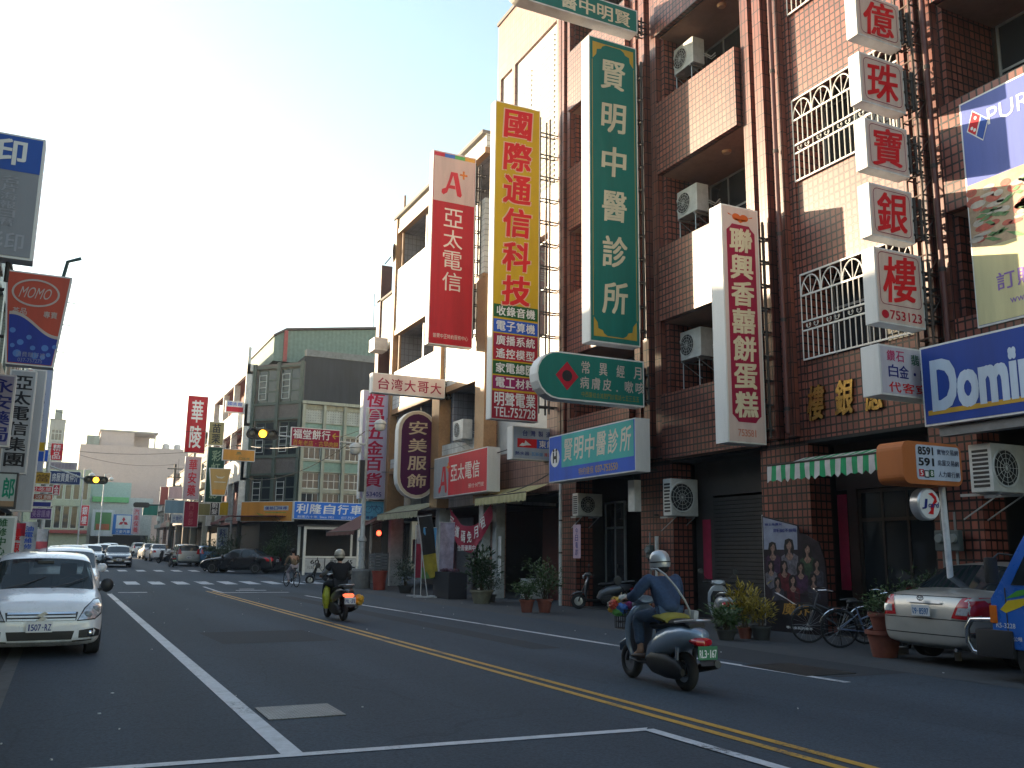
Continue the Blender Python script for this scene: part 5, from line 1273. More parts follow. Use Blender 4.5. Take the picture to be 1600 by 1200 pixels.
# -- champagne saloon, nose-in by the brick pillar
t, bvh, c = car('champagne saloon parked nose-in at the brick building, rear to the road', (14.02, 9.86, .03), R(-1), 'sedan', BEIGE)
for sg in (-1, 1):
    conform(bvh, [(sg*.50, .69), (sg*.885, .67), (sg*.90, .90), (sg*.84, .985), (sg*.62, .975), (sg*.56, .86)], 'x', -1, TAILR, 'tail_light', t, .008)
    conform(bvh, [(sg*.57, .735), (sg*.74, .735), (sg*.76, .835), (sg*.60, .835)], 'x', -1, LAMPC, 'reversing_lamp', t, .014)
    conform(bvh, [(-2.30, .72), (-1.98, .76), (-1.96, .90), (-2.02, .95), (-2.30, .93)], 'y', sg, TAILR, 'tail_light', t, .008)
conform(bvh, [(-.30, .875), (.30, .875), (.31, .905), (-.31, .905)], 'x', -1, SILV, 'trunk_handle', t, .03)
conform(bvh, [(-.78, .655), (.78, .655), (.78, .668), (-.78, .668)], 'x', -1, PLAST, 'bumper_gap', t, .004)
conform(bvh, [(-.68, .98), (.68, .98), (.68, .99), (-.68, .99)], 'x', -1, PLAST, 'trunk_gap', t, .004)
conform(bvh, [(-.84, .43), (.84, .43), (.84, .445), (-.84, .445)], 'x', -1, PLAST, 'bumper_crease', t, .003)
plate(t, (-2.385, .0, .775), 'Q9·8597', PLW, sm('plate_blue', (.03, .14, .34)), -pi/2, .33, .16)
T = Text(); T.ring(0, 0, .06, .042, .011); T.ring(0, .0, .022, .040, .008); T.ring(0, .017, .042, .020, .008); o = T.obj(CHROME, t, 0, 'badge', depth=.008); o.location = (-2.372, 0, .955); o.rotation_euler.z = -pi/2
MB().lathe([(.028, 0), (.032, .1), (.028, .1)], (-2.3, -.5, .24), 12, 'x').obj('exhaust', CHROME, t)
# -- far cars on the right
def front_axis(px, py, d): a = at_y(px, py, d); return (a.x, d, gz(d))
a = front_axis(378, 893, 57.5)
t, b_, c = car('black saloon parked aslant beside the grey corner building', (a[0], 58.2, gz(58)), R(146), 'sedan', BLKP, 'cars parked along the right side'); basic_lights(t, b_, c)
a = front_axis(291, 884, 72)
t, b_, c = car('silver estate car parked tail to the camera by the far right shops', (a[0], 74, gz(74)), R(93), 'wagon', SILV, 'cars parked along the right side'); basic_lights(t, b_, c)
a = front_axis(322, 884, 74)
t, b_, c = car('light blue hatchback half hidden between the silver estate and the shrub', (a[0], 76, gz(76)), R(100), 'hatch', BLUEP, 'cars parked along the right side'); basic_lights(t, b_, c)
for px, d, k, m_, lab in ((246, 88, 'sedan', WHITEP, 'white saloon parked next beyond the silver estate car on the right'), (233, 97, 'sedan', SILV, 'pale silver saloon, farthest but one in the right-hand row'), (214, 112, 'hatch', WHITEP, 'small white hatchback at the far end of the right-hand row')):
    a = front_axis(px, 875, d); t, b_, c = car(lab, a, R(94), k, m_, 'cars parked along the right side'); basic_lights(t, b_, c)
for px, d, k, m_, lab in ((158, 82, 'hatch', WHITEP, 'white hatchback following behind the dark blue saloon'), (170, 96, 'sedan', SILV, 'silver saloon farther back in the oncoming lane'), (140, 74, 'sedan', WHITEP, 'white saloon parked at the left beside the oncoming cars'), (112, 52, 'wagon', SILV, 'silver estate roof showing over the white kerb cars'), (93, 60, 'sedan', WHITEP, 'white saloon farthest in the left kerb row')):
    a = front_axis(px, 880, d); t, b_, c = car(lab, a, -pi/2, k, m_, 'cars farther up the left side'); basic_lights(t, b_, c)
# -- the blue truck at the right edge
t = thing('truck', 'bright blue light truck with black bumper and chrome hoop at the right edge', 'truck', (11.95, 8.35, 0), pi/2)
# local: +x forward (street direction), +y to the left (towards the road)
prof = [(-1.75, .42), (-.02, .42), (.0, .62), (.0, 1.05), (-.12, 1.22), (-.62, 1.98), (-.85, 2.06), (-1.75, 2.06)]
mb = MB(); mb.prism(prof, 'y', -.82, .82); mb.obj('cab', TRUCKB, t, bev=.035, smooth=True)
MB().prism([(-.20, 1.27), (-.58, 1.86), (-.56, 1.90), (-.175, 1.31)], 'y', -.70, .70).obj('windscreen', CARGLASS, t)
for sg in (-1, 1):
    MB().prism([(-.32, 1.24), (-.68, 1.84), (-1.28, 1.86), (-1.30, 1.24)], 'y', sg*.815, sg*.828).obj('side_window', CARGLASS, t)
    MB().prism([(-.22, .47), (-.22, 1.20), (-.235, 1.20), (-.235, .47)], 'y', sg*.818, sg*.824).obj('door_gap', PLAST, t)
    MB().bx(-1.28, -1.10, sg*.82, sg*.845, 1.06, 1.10).obj('door_handle', PLAST, t, bev=.006)
    MB().bx(-.09, .012, sg*.66, sg*.835, .74, .97).obj('indicator', LAMPO, t, bev=.015)
    mb = MB(); mb.box((-.2, sg*1.02, 1.42), (.07, .2, .34)); o = mb.obj('mirror', PLAST, t, bev=.03, smooth=True)
    MB().tube([(-.36, sg*.8, 1.62), (-.25, sg*.92, 1.64), (-.2, sg*1.0, 1.55)], .014, 6).obj('mirror_arm', PLAST, t)
    wheel(t, -.62, sg*.70, .33, .2, sg); wheel(t, -3.2, sg*.70, .33, .2, sg)
mb = MB(); mb.bx(-.30, .24, -.86, .86, .30, .66); mb.obj('bumper', PLAST, t, bev=.05, smooth=True)
mb = MB()
for sg in (-1, 1): mb.tube([(.2, sg*.74, .32), (.36, sg*.74, .34), (.44, sg*.74, .46), (.44, sg*.74, .64), (.36, sg*.74, .76), (.0, sg*.74, .78)], .036, 10)
mb.bar((.43, -.74, .54), (.43, .74, .54), .03, 10); mb.obj('bumper_hoop', CHROME, t, smooth=True)
MB().bx(-.02, .012, -.62, .62, .70, .98).obj('front_grille', PLAST, t)
for sg in (-1, 1): MB().lathe([(0, .0), (.1, .0), (.11, -.04)], (.02, sg*.5, .84), 16, 'x').obj('headlight', LAMPC, t)
mb = MB(); mb.bx(-5.4, -1.85, -.88, .88, .72, .80); mb.bx(-5.4, -1.85, -.88, -.84, .8, 1.2).bx(-5.4, -1.85, .84, .88, .8, 1.2).bx(-5.4, -5.36, -.83, .83, .8, 1.2).bx(-1.89, -1.85, -.83, .83, .8, 1.5); mb.obj('cargo_bed', TRUCKB, t)
mb = MB(); mb.bx(-5.3, -.3, -.42, -.32, .45, .6).bx(-5.3, -.3, .32, .42, .45, .6); mb.obj('chassis', PLAST, t)
o = bpy.data.objects.new('door_marking', None); COL.objects.link(o)
bpy.data.objects.remove(o)
def truck_text(T, mat, nm):
    o = T.obj(mat, t, 0, nm); o.location = (0, .8245, 0); o.rotation_euler.z = pi; return o
T = Text(); T.put('R5-3228', .20, .72, .27, .06, .01); T.put('總重2.66公噸', .24, .56, .35, .06, .0); T.put('限乘3人', .16, .46, .19, .055, .0); truck_text(T, S_LWHITE, 'lettering')
T = Text(); T.shape([(.14, .92), (.22, .88), (.42, .96), (.75, 1.14), (.50, 1.08), (.26, 1.04)]); truck_text(T, sm('logo_yellow', (.60, .44, .02)), 'swoosh')
T = Text(); T.shape([(.22, 1.06), (.42, 1.10), (.75, 1.18), (.75, 1.24), (.4, 1.17)]); truck_text(T, sm('logo_green', (.08, .34, .05)), 'swoosh')
# ================================================================== TWO-WHEELERS AND PEOPLE
def loft(mb, st, n=14, p=2.3):
    """sweep of super-ellipses: st = (x, z, half width along y, half thickness, tilt of the section in the xz plane)"""
    rings = []
    for x, z, a, b, tl in st:
        rg = []
        for k in range(n):
            c, s = cos(2*pi*k/n), sin(2*pi*k/n)
            u = a*abs(c)**(2/p)*(1 if c >= 0 else -1); v = b*abs(s)**(2/p)*(1 if s >= 0 else -1)
            rg.append(mb.b.verts.new((x+v*sin(tl), u, z+v*cos(tl))))
        rings.append(rg)
    for A, B in zip(rings, rings[1:]):
        for j in range(n): mb.b.faces.new((A[j], A[(j+1) % n], B[(j+1) % n], B[j]))
    mb.b.faces.new(rings[0]); mb.b.faces.new(rings[-1][::-1])
    return mb
SCB = paint('scooter_silver_blue', (.25, .33, .44), .3, .25); SCK = paint('scooter_black', (.02, .021, .024)); SCG = paint('scooter_grey', (.10, .11, .13), .35, .3); SCW = paint('scooter_white', (.45, .47, .50))
SEATB = mt('seat_vinyl', (.022, .022, .024), .55, bump=.1); BRAKE = mt('brake_lamp_lit', (.9, .12, .05), .3, emit=.7)
def wheel2(par, x, r, w):
    mb = MB(); pts = [(w*.5*cos(a), w*.5*sin(a)) for a in [pi*2*k/10 for k in range(10)]]
    rings = []
    for k in range(28):
        t_ = 2*pi*k/28; rings.append([mb.b.verts.new(((r-w*.5+v)*cos(t_), u, (r-w*.5+v)*sin(t_))) for u, v in pts])
    for i in range(28):
        A, B = rings[i], rings[(i+1) % 28]
        for j in range(10): mb.b.faces.new((A[j], A[(j+1) % 10], B[(j+1) % 10], B[j]))
    o = mb.obj('wheel', RUB, par, smooth=True); o.location = (x, 0, r); return o
def scooter(label, loc, head, col, inner=None, group=None, txt='RL3·167', pm=PLG, tm=S_LWHITE, lean=0., lit=False, mirrors=True, shield=None, basket=False):
    t = thing('scooter', label, 'scooter', loc, head, group); t.rotation_euler.x = lean
    inner = inner or PLAST
    for x in (.64, -.60):
        o = wheel2(t, x, .225, .115)
        mb = MB(); mb.lathe([(.14, -.03), (.14, .03), (.125, .035), (.04, .03), (.03, .045), (0, .045)], (0, 0, 0), 20, 'y'); mb.lathe([(0, -.045), (.03, -.045), (.125, -.035), (.14, -.03)], (0, 0, 0), 20, 'y'); mb.obj('rim', RIM, o, smooth=True)
    mb = MB(); loft(mb, [(-.98, .66, .035, .03, 0), (-.92, .66, .12, .07, .1), (-.75, .645, .185, .125, .12), (-.5, .59, .205, .165, .18), (-.25, .51, .20, .18, .35), (-.05, .42, .175, .14, .7), (.06, .30, .15, .07, .9)])
    mb.obj('rear_body', col, t, smooth=True)
    mb = MB(); loft(mb, [(-.86, .755, .11, .03, 0), (-.8, .79, .14, .045, 0), (-.5, .77, .155, .055, -.05), (-.28, .735, .15, .055, -.1), (.0, .715, .12, .05, -.05), (.06, .69, .06, .035, 0)])
    mb.obj('seat', SEATB, t, smooth=True)
    mb = MB(); mb.tube([(-.62, .15, .79), (-.85, .15, .82), (-.98, .09, .83), (-1.0, 0, .83), (-.98, -.09, .83), (-.85, -.15, .82), (-.62, -.15, .79)], .016, 8); mb.obj('grab_rail', RIM, t, smooth=True)
    mb = MB(); loft(mb, [(.02, .27, .16, .035, 0), (.2, .255, .165, .035, 0), (.4, .27, .16, .035, .2), (.47, .33, .15, .03, .8)]); mb.obj('floorboard', PLAST, t, smooth=True)
    mb = MB(); loft(mb, [(.40, .30, .15, .03, 1.1), (.445, .45, .20, .035, 1.3), (.43, .62, .225, .045, 1.45), (.40, .78, .22, .05, 1.35), (.35, .90, .15, .045, 1.2), (.33, .95, .07, .03, 1.2)]); mb.obj('leg_shield', shield or col, t, smooth=True)
    mb = MB(); loft(mb, [(.40, .34, .12, .02, 1.1), (.405, .5, .16, .025, 1.3), (.37, .70, .17, .04, 1.4), (.35, .82, .12, .03, 1.3)]); mb.obj('inner_shield', inner, t, smooth=True)
    mb = MB(); loft(mb, [(.45, .46, .04, .02, .4), (.55, .49, .075, .03, .2), (.68, .485, .08, .035, -.15), (.84, .42, .07, .03, -.6), (.9, .33, .03, .02, -1.0)]); mb.obj('front_fender', col, t, smooth=True)
    mb = MB()
    for s in (-1, 1): mb.bar((.64, s*.07, .225), (.50, s*.06, .60), .02, 8)
    mb.bar((.50, 0, .55), (.34, 0, .98), .028, 8); mb.obj('fork', PLAST, t)
    mb = MB(); loft(mb, [(.47, .985, .04, .03, 0), (.42, 1.0, .13, .055, .1), (.34, 1.0, .17, .06, .2), (.27, 1.01, .10, .04, .2)]); mb.obj('handlebar_cover', col, t, smooth=True)
    mb = MB(); mb.tube([(.25, .34, 1.0), (.32, .2, 1.01), (.35, 0, 1.01), (.32, -.2, 1.01), (.25, -.34, 1.0)], .016, 8); mb.obj('handlebar', PLAST, t)
    for s in (-1, 1): MB().bar((.30, s*.23, 1.005), (.245, s*.35, 1.0), .021, 10).obj('grip', RUB, t)
    mb = MB(); mb.ball((.49, 0, .93), .075, 2, (.5, 1.1, .9)); mb.obj('headlight', LAMPC, t, smooth=True)
    if mirrors:
        for s in (-1, 1):
            mb = MB(); mb.tube([(.31, s*.2, 1.02), (.31, s*.30, 1.12), (.33, s*.36, 1.20)], .007, 6); mb.lathe([(0, -.012), (.055, -.012), (.062, 0), (.05, .015), (0, .015)], (.33, s*.38, 1.24), 16, 'x'); mb.obj('mirror', PLAST, t, smooth=True)
    mb = MB(); loft(mb, [(-1.02, .58, .03, .03, 0), (-.99, .585, .11, .05, 0), (-.93, .59, .13, .055, 0), (-.85, .6, .12, .05, 0)]); mb.obj('tail_light', BRAKE if lit else TAILR, t, smooth=True)
    mb = MB(); loft(mb, [(-.90, .56, .10, .03, .5), (-1.0, .44, .10, .02, .9), (-1.06, .34, .09, .012, 1.2)]); mb.obj('rear_fender', PLAST, t, smooth=True)
    plate(t, (-1.055, 0, .475), txt, pm, tm, -pi/2, .26, .15, rx=0)
    mb = MB(); loft(mb, [(-.05, .24, .06, .08, 0), (-.3, .25, .10, .11, 0), (-.55, .25, .10, .10, 0), (-.68, .24, .06, .06, 0)]); loft(mb, [(.0, .29, .05, .07, 0), (-.1, .29, .06, .13, 0), (-.4, .27, .065, .14, 0), (-.64, .245, .055, .11, 0), (-.74, .23, .03, .04, 0)])
    for v in mb.b.verts[-70:] if hasattr(mb.b.verts, '__len__') and mb.b.verts.ensure_lookup_table() is None else []: v.co.y += .135
    mb.obj('engine', mt('engine_metal', (.022, .022, .024), .5, .5, var=.4, scale=14), t, smooth=True)
    mb = MB(); mb.tube([(-.2, -.12, .2), (-.4, -.16, .2), (-.55, -.175, .24), (-.95, -.175, .33), (-1.0, -.175, .34)], [.02, .025, .05, .055, .045], 10); mb.obj('exhaust', mt('exhaust_dark', (.05, .05, .05), .45, .6), t, smooth=True)
    for s in (-1, 1): MB().bar((-.6, s*.12, .26), (-.62, s*.12, .56), .028, 10).obj('shock_absorber', CHROME if s > 0 else PLAST, t)
    if lean or mirrors is None: pass
    if basket:
        mb = MB()
        for z in (.62, .70, .78, .86):
            mb.tube([(.52, -.17, z), (.80, -.15, z), (.80, .15, z), (.52, .17, z), (.52, -.17, z)], .006, 4)
        for k in range(9):
            y = -.16+.04*k; mb.bar((.52, y, .62), (.52, y, .86), .004, 4).bar((.80, y*.9, .62), (.80, y*.9, .86), .004, 4)
        for k in range(6):
            x = .54+.05*k; mb.bar((x, -.165, .62), (x, -.165, .86), .004, 4).bar((x, .165, .62), (x, .165, .86), .004, 4).bar((x, -.165, .62), (x, .165, .62), .004, 4)
        mb.obj('basket', IRON, t)
    return t
def kickstand(t):
    mb = MB(); mb.bar((-.15, .08, .2), (-.22, .16, .01), .012, 6).bar((-.15, -.08, .2), (-.22, -.16, .01), .012, 6); return mb.obj('stand', IRON, t)

# ---- people: one skinned body each, clothes as children
def skin(name, pts, edges, mat, par, sub=2, root=0, wrinkle=0.):
    """pts: {key: (xyz, rx, ry)}; grows a smooth surface round the skeleton"""
    keys = list(pts); idx = {k: i for i, k in enumerate(keys)}
    me = bpy.data.meshes.new(name); me.from_pydata([pts[k][0] for k in keys], [(idx[a], idx[b]) for a, b in edges], [])
    o = bpy.data.objects.new(name, me); COL.objects.link(o)
    m1 = o.modifiers.new('skin', 'SKIN'); m1.use_smooth_shade = True; m1.branch_smoothing = .6
    for k, i in idx.items():
        d = me.skin_vertices[0].data[i]; r = pts[k][1:]
        d.radius = (r[0], r[-1]); d.use_root = (i == root)
    m2 = o.modifiers.new('sub', 'SUBSURF'); m2.levels = sub
    mm = evalmesh(o); bpy.data.objects.remove(o)
    if wrinkle:
        from mathutils import noise
        for v, nn in zip(mm.vertices, [tuple(q.normal) for q in mm.vertices]):
            k = noise.noise(V((v.co.x*9, v.co.y*9, v.co.z*5)))+.6*noise.noise(V((v.co.x*22, v.co.y*22, v.co.z*14))); v.co = v.co+V(nn)*k*wrinkle
    mm.materials.clear(); mm.materials.append(mat); mm.shade_smooth()
    o = bpy.data.objects.new(name, mm); COL.objects.link(o); o.parent = par; return o
SKIN = mt('skin', (.40, .23, .155), .55, var=.08, scale=12); HAIR = mt('hair_black', (.012, .010, .010), .6, var=.4, scale=30, streak=True)
DENIM = mt('denim_blue', (.030, .055, .115), .9, var=.25, scale=30, bump=.2); DENIM2 = mt('denim_jeans', (.045, .075, .13), .9, var=.25, scale=30, bump=.2)
def V3(*a): return tuple(a)
def person(label, loc, head, J, cloth, hair=True, group=None, trans=None):
    """J: joints in local metres (x forward, y left, z up): pelvis chest neck head; per side sh el wr hip kn an toe"""
    t = thing('person', label, 'person', loc, head, group)
    P = {'pelvis': (J['pelvis'], .105, .09), 'waist': (tuple((V(J['pelvis'])*.55+V(J['chest'])*.45)), .10, .085), 'chest': (J['chest'], .115, .095), 'neck': (J['neck'], .048, .048), 'skull': (J['head'], .075, .085)}
    hd = V(J['head']); up = (hd-V(J['neck'])).normalized(); fwd = V(J.get('face', (1, 0, 0))).normalized()
    P['crown'] = (tuple(hd+up*.09), .06, .065)
    P['chin'] = (tuple(hd+fwd*.055-up*.065), .035, .035)
    P['nose'] = (tuple(hd+fwd*.098-up*.005), .012, .012)
    E = [('pelvis', 'waist'), ('waist', 'chest'), ('chest', 'neck'), ('neck', 'skull'), ('skull', 'crown'), ('skull', 'chin'), ('skull', 'nose')]
    for s in 'LR':
        P['sh'+s] = (J['sh'+s], .052, .052); P['el'+s] = (J['el'+s], .040, .040); P['wr'+s] = (J['wr'+s], .026, .026)
        w = V(J['wr'+s]); hv = V(J['hand'+s]); d = (hv-w).normalized(); side = V(J.get('palm'+s, (0, 0, 1))); side = (side-d*side.dot(d)).normalized(); nrm = d.cross(side)
        P['palm'+s] = (tuple(w+d*.055), .030, .020)
        E += [('chest', 'sh'+s), ('sh'+s, 'el'+s), ('el'+s, 'wr'+s), ('wr'+s, 'palm'+s)]
        cv = V(J.get('curl'+s, (0, 0, -1)))
        for i, (off, L) in enumerate(((-.030, .062), (-.010, .074), (.010, .070), (.029, .054))):
            b = w+d*.095+side*off; k1 = b+d*L*.45+cv*.010; k2 = k1+d*L*.18+cv*L*.42; k3 = k2-d*L*.3+cv*L*.25
            for q, (c, r) in enumerate(((b, .0095), (k1, .009), (k2, .0085), (k3, .007))): P['f%d%d%s' % (i, q, s)] = (tuple(c), r, r)
            E += [('palm'+s, 'f%d0%s' % (i, s))]+[('f%d%d%s' % (i, q, s), 'f%d%d%s' % (i, q+1, s)) for q in range(3)]
        th = w+d*.04+side*(-.032); P['t0'+s] = (tuple(th), .012, .012); P['t1'+s] = (tuple(th+d*.03-side*.018+cv*.015), .010, .010); P['t2'+s] = (tuple(th+d*.055-side*.012+cv*.035), .008, .008)
        E += [('palm'+s, 't0'+s), ('t0'+s, 't1'+s), ('t1'+s, 't2'+s)]
        P['hip'+s] = (J['hip'+s], .080, .080); P['kn'+s] = (J['kn'+s], .055, .055); P['an'+s] = (J['an'+s], .036, .036); P['toe'+s] = (J['toe'+s], .030, .024)
        cf = V(J['kn'+s])*.68+V(J['an'+s])*.32; P['calf'+s] = (tuple(cf), .052, .052); P['heel'+s] = (tuple(V(J['an'+s])+(V(J['an'+s])-V(J['toe'+s]))*.25+V((0, 0, -.03))), .028, .028)
        E += [('pelvis', 'hip'+s), ('hip'+s, 'kn'+s), ('kn'+s, 'calf'+s), ('calf'+s, 'an'+s), ('an'+s, 'toe'+s), ('an'+s, 'heel'+s)]
    skin('body', P, E, SKIN, t, 2)
    right = fwd.cross(up)
    for sg in (-1, 1):
        MB().ball(hd+fwd*.082+right*sg*.031+up*.012, .012, 2).obj('eye', mt('eye_dark', (.03, .02, .02), .2), t, smooth=True)
        MB().ball(hd+right*sg*.083-up*.01, .026, 2, (.7, .45, 1.2)).obj('ear', SKIN, t, smooth=True)
    MB().ball(hd+fwd*.088-up*.058, .02, 2, (.5, 1.2, .35)).obj('mouth', mt('lip', (.30, .11, .09), .5), t, smooth=True)
    g = cloth.get('jacket')
    if g:
        m_, r, long_ = g
        Q = {'pelvis': (J['pelvis'], .135*r, .125*r), 'waist': (P['waist'][0], .135*r, .115*r), 'chest': (J['chest'], .155*r, .125*r), 'collar': (tuple(V(J['chest'])*.35+V(J['neck'])*.65), .075, .07)}
        F = [('pelvis', 'waist'), ('waist', 'chest'), ('chest', 'collar')]
        for s in 'LR':
            Q['sh'+s] = (J['sh'+s], .078*r, .078*r); e = V(J['el'+s]); w = V(J['wr'+s])
            F += [('chest', 'sh'+s)]
            if long_:
                Q['el'+s] = (J['el'+s], .058*r, .058*r); Q['cuff'+s] = (tuple(w*.93+e*.07), .042*r, .042*r); F += [('sh'+s, 'el'+s), ('el'+s, 'cuff'+s)]
            else:
                Q['cuff'+s] = (tuple(V(J['sh'+s])*.35+e*.65), .066*r, .066*r); F += [('sh'+s, 'cuff'+s)]
        skin(cloth.get('jname', 'jacket'), Q, F, m_, t, 3, wrinkle=.013)
    g = cloth.get('sleeves')
    if g:
        for s in 'LR':
            e = V(J['el'+s]); w = V(J['wr'+s]); skin('sleeve', {'a': (tuple(V(J['sh'+s])), .070, .070), 'b': (tuple(e), .052, .052), 'c': (tuple(w*.95+e*.05), .038, .038)}, [('a', 'b'), ('b', 'c')], g, t, 2)
    g = cloth.get('trousers')
    if g:
        m_, lenf = g
        Q = {'pelvis': (tuple(V(J['pelvis'])+V((0, 0, .02))), .125, .115)}; F = []
        for s in 'LR':
            k = V(J['kn'+s]); a = V(J['an'+s])
            Q['hip'+s] = (J['hip'+s], .104, .104); Q['kn'+s] = (J['kn'+s], .078, .078); Q['mid'+s] = (tuple(k*.55+a*.45), .068, .068); Q['cuff'+s] = (tuple(k*(1-lenf)+a*lenf), .062, .062)
            F += [('pelvis', 'hip'+s), ('hip'+s, 'kn'+s), ('kn'+s, 'mid'+s), ('mid'+s, 'cuff'+s)]
        skin('trousers', Q, F, m_, t, 3, wrinkle=.011)
    for s in 'LR':
        a = V(J['an'+s]); to = V(J['toe'+s]); d = (to-a); d.z = 0; d = d.normalized()
        mb = MB(); loft_dir = math.atan2(d.y, d.x)
        loft(mb, [(-.09, -.055, .02, .03, 0), (-.06, -.05, .036, .034, 0), (.03, -.055, .042, .030, 0), (.12, -.062, .044, .024, 0), (.17, -.066, .022, .014, 0)])
        o = mb.obj('shoe', cloth['shoe'], t, smooth=True); o.location = a; o.rotation_euler.z = loft_dir
    if cloth.get('helmet'):
        prof = [(.001, .165), (.05, .158), (.095, .135), (.128, .09), (.143, .03), (.145, -.03), (.138, -.075), (.128, -.08), (.125, -.03)]
        mb = MB(); mb.lathe(prof, (0, 0, 0), 28); o = mb.obj('helmet', cloth['helmet'], t, smooth=True); o.location = hd+up*.015-fwd*.012
        o.rotation_euler = (0, cloth.get('tilt', .1), math.atan2(fwd.y, fwd.x)); o.scale = (.95, .86, .9)
        mb = MB(); mb.lathe([(.1445, .0), (.149, .0), (.149, -.016), (.1445, -.016)], (0, 0, 0), 28); mb.obj('rim_band', PLAST, o, smooth=True)
        v = MB(); v.prism([(.06+.10*cos(a_), .135*sin(a_)) for a_ in [(-1.1+.22*k) for k in range(11)]]+[(.06+.085*cos(a_), .13*sin(a_)) for a_ in [(1.1-.22*k) for k in range(11)]], 'z', .02, .05); v.obj('peak', PLAST, o)
        MB().tube([tuple(hd+right*.088+up*.0), tuple(hd+right*.07-up*.07+fwd*.04), tuple(hd-up*.105+fwd*.05), tuple(hd-right*.07-up*.07+fwd*.04), tuple(hd-right*.088)], .008, 5).obj('chin_strap', PLAST, t)
        if hair: MB().ball(tuple(hd-fwd*.035-up*.05), .095, 3, (.85, .92, .9)).obj('hair', HAIR, t, smooth=True)
    elif hair:
        mb = MB(); mb.ball(tuple(hd-fwd*.022+up*.025), .105, 3, (1, .9, 1.05)); bm = mb.b
        for v in bm.verts:
            q = v.co-hd
            if q.dot(fwd) > .05 and q.dot(up) < .06: v.co -= fwd*(q.dot(fwd)-.05)*.95
            v.co += V((random.gauss(0, .003), random.gauss(0, .003), random.gauss(0, .003)))
        mb.obj('hair', HAIR, t, smooth=True)
    return t
def scooter_pose(lean=.06, look=(1, 0, 0), feet=.30, kx=.16, out=0.):
    J = dict(pelvis=(-.27, 0, .85), chest=(-.20+lean*.6, 0, 1.15), neck=(-.15+lean, 0, 1.345), head=(-.12+lean*1.2, 0, 1.47), face=look)
    for s, g in (('L', 1), ('R', -1)):
        J['sh'+s] = (-.17+lean*.9, g*.195, 1.28); J['el'+s] = (.0, g*.32, 1.07); J['wr'+s] = (.185, g*.315, 1.03); J['hand'+s] = (.30, g*.30, 1.01); J['palm'+s] = (0, -g, .0); J['curl'+s] = (0, 0, -1)
        J['hip'+s] = (-.22, g*.095, .85); J['kn'+s] = (.20, g*(.17+out), .80); J['an'+s] = (kx, g*(.15+out), .385); J['toe'+s] = (kx+.13, g*(.17+out), .33)
    return J
HELS = paint('helmet_silver', (.40, .42, .44), .3, .35); HELC = paint('helmet_cream', (.42, .38, .30), .35)
# -- rider 1
H1 = pi/2-R(3)
S1 = scooter('silver blue scooter being ridden up the road, nearest to the camera', (6.77, 9.72, 0), H1, SCB, inner=SCG, basket=True)
P1 = person('rider in blue denim jacket and silver helmet on the near scooter', (6.77, 9.72, 0), H1, scooter_pose(.05, (.9, .35, 0)), dict(jacket=(DENIM, 1.27, True), trousers=(DENIM2, .82), shoe=mt('sandal_brown', (.06, .035, .025), .6), helmet=HELS, tilt=.08))
mb = MB(); loft(mb, [(-.47, .795, .19, .045, 0), (-.40, .82, .21, .06, 0), (-.2, .83, .20, .06, 0), (-.08, .82, .17, .05, 0)]); mb.obj('shirt_hem', mt('cloth_mustard', (.26, .22, .04), .9, bump=.2), P1, smooth=True)
STRAP = mt('bag_canvas', (.36, .36, .36), .8, bump=.2)
mb = MB(); mb.tube([(.06, .07, 1.25), (-.06, .11, 1.39), (-.18, .11, 1.40), (-.29, .06, 1.33), (-.375, -.03, 1.19), (-.43, -.12, 1.03), (-.43, -.18, .92), (-.39, -.22, .83)], .014, 6)
bag = thing('shoulder_bag', 'pale canvas shoulder bag slung across the denim jacket', 'bag', (6.77, 9.72, 0), H1)
mb.obj('strap', STRAP, bag)
mb = MB(); mb.box((-.36, -.25, .80), (.22, .07, .22), rx=.12); mb.obj('pouch', STRAP, bag, bev=.025, smooth=True)
gd = thing('shopping_bundle', 'heap of bright coloured bags and toys in the scooter basket', 'bags', (6.77, 9.72, 0), H1)
cols = [(.50, .07, .04), (.50, .30, .03), (.42, .42, .36), (.45, .08, .25), (.05, .16, .45), (.10, .32, .07), (.55, .16, .03)]
for i, (c_, x, y, z, s_) in enumerate([(0, .66, .26, .93, .07), (1, .70, .20, .97, .08), (2, .66, .10, .99, .10), (3, .60, .04, .95, .085), (4, .64, .15, .88, .10), (1, .72, .24, .86, .06), (2, .78, .20, .91, .07), (5, .66, .17, .84, .09), (6, .58, -.08, .99, .08), (0, .62, -.12, .95, .09), (4, .68, -.05, 1.02, .05), (1, .55, -.16, .96, .07)]):
    mb = MB(); mb.ball((x, y, z), s_, 3, (1, random.uniform(.8, 1.3), random.uniform(.6, .9)))
    for v in mb.b.verts: v.co += V((random.gauss(0, .006), random.gauss(0, .006), random.gauss(0, .006)))
    mb.obj('bag', mt('bag_%s' % ('red', 'amber', 'ivory', 'pink', 'blue', 'lime', 'orange')[c_], cols[c_], .45, var=.35, scale=18), gd, smooth=True)
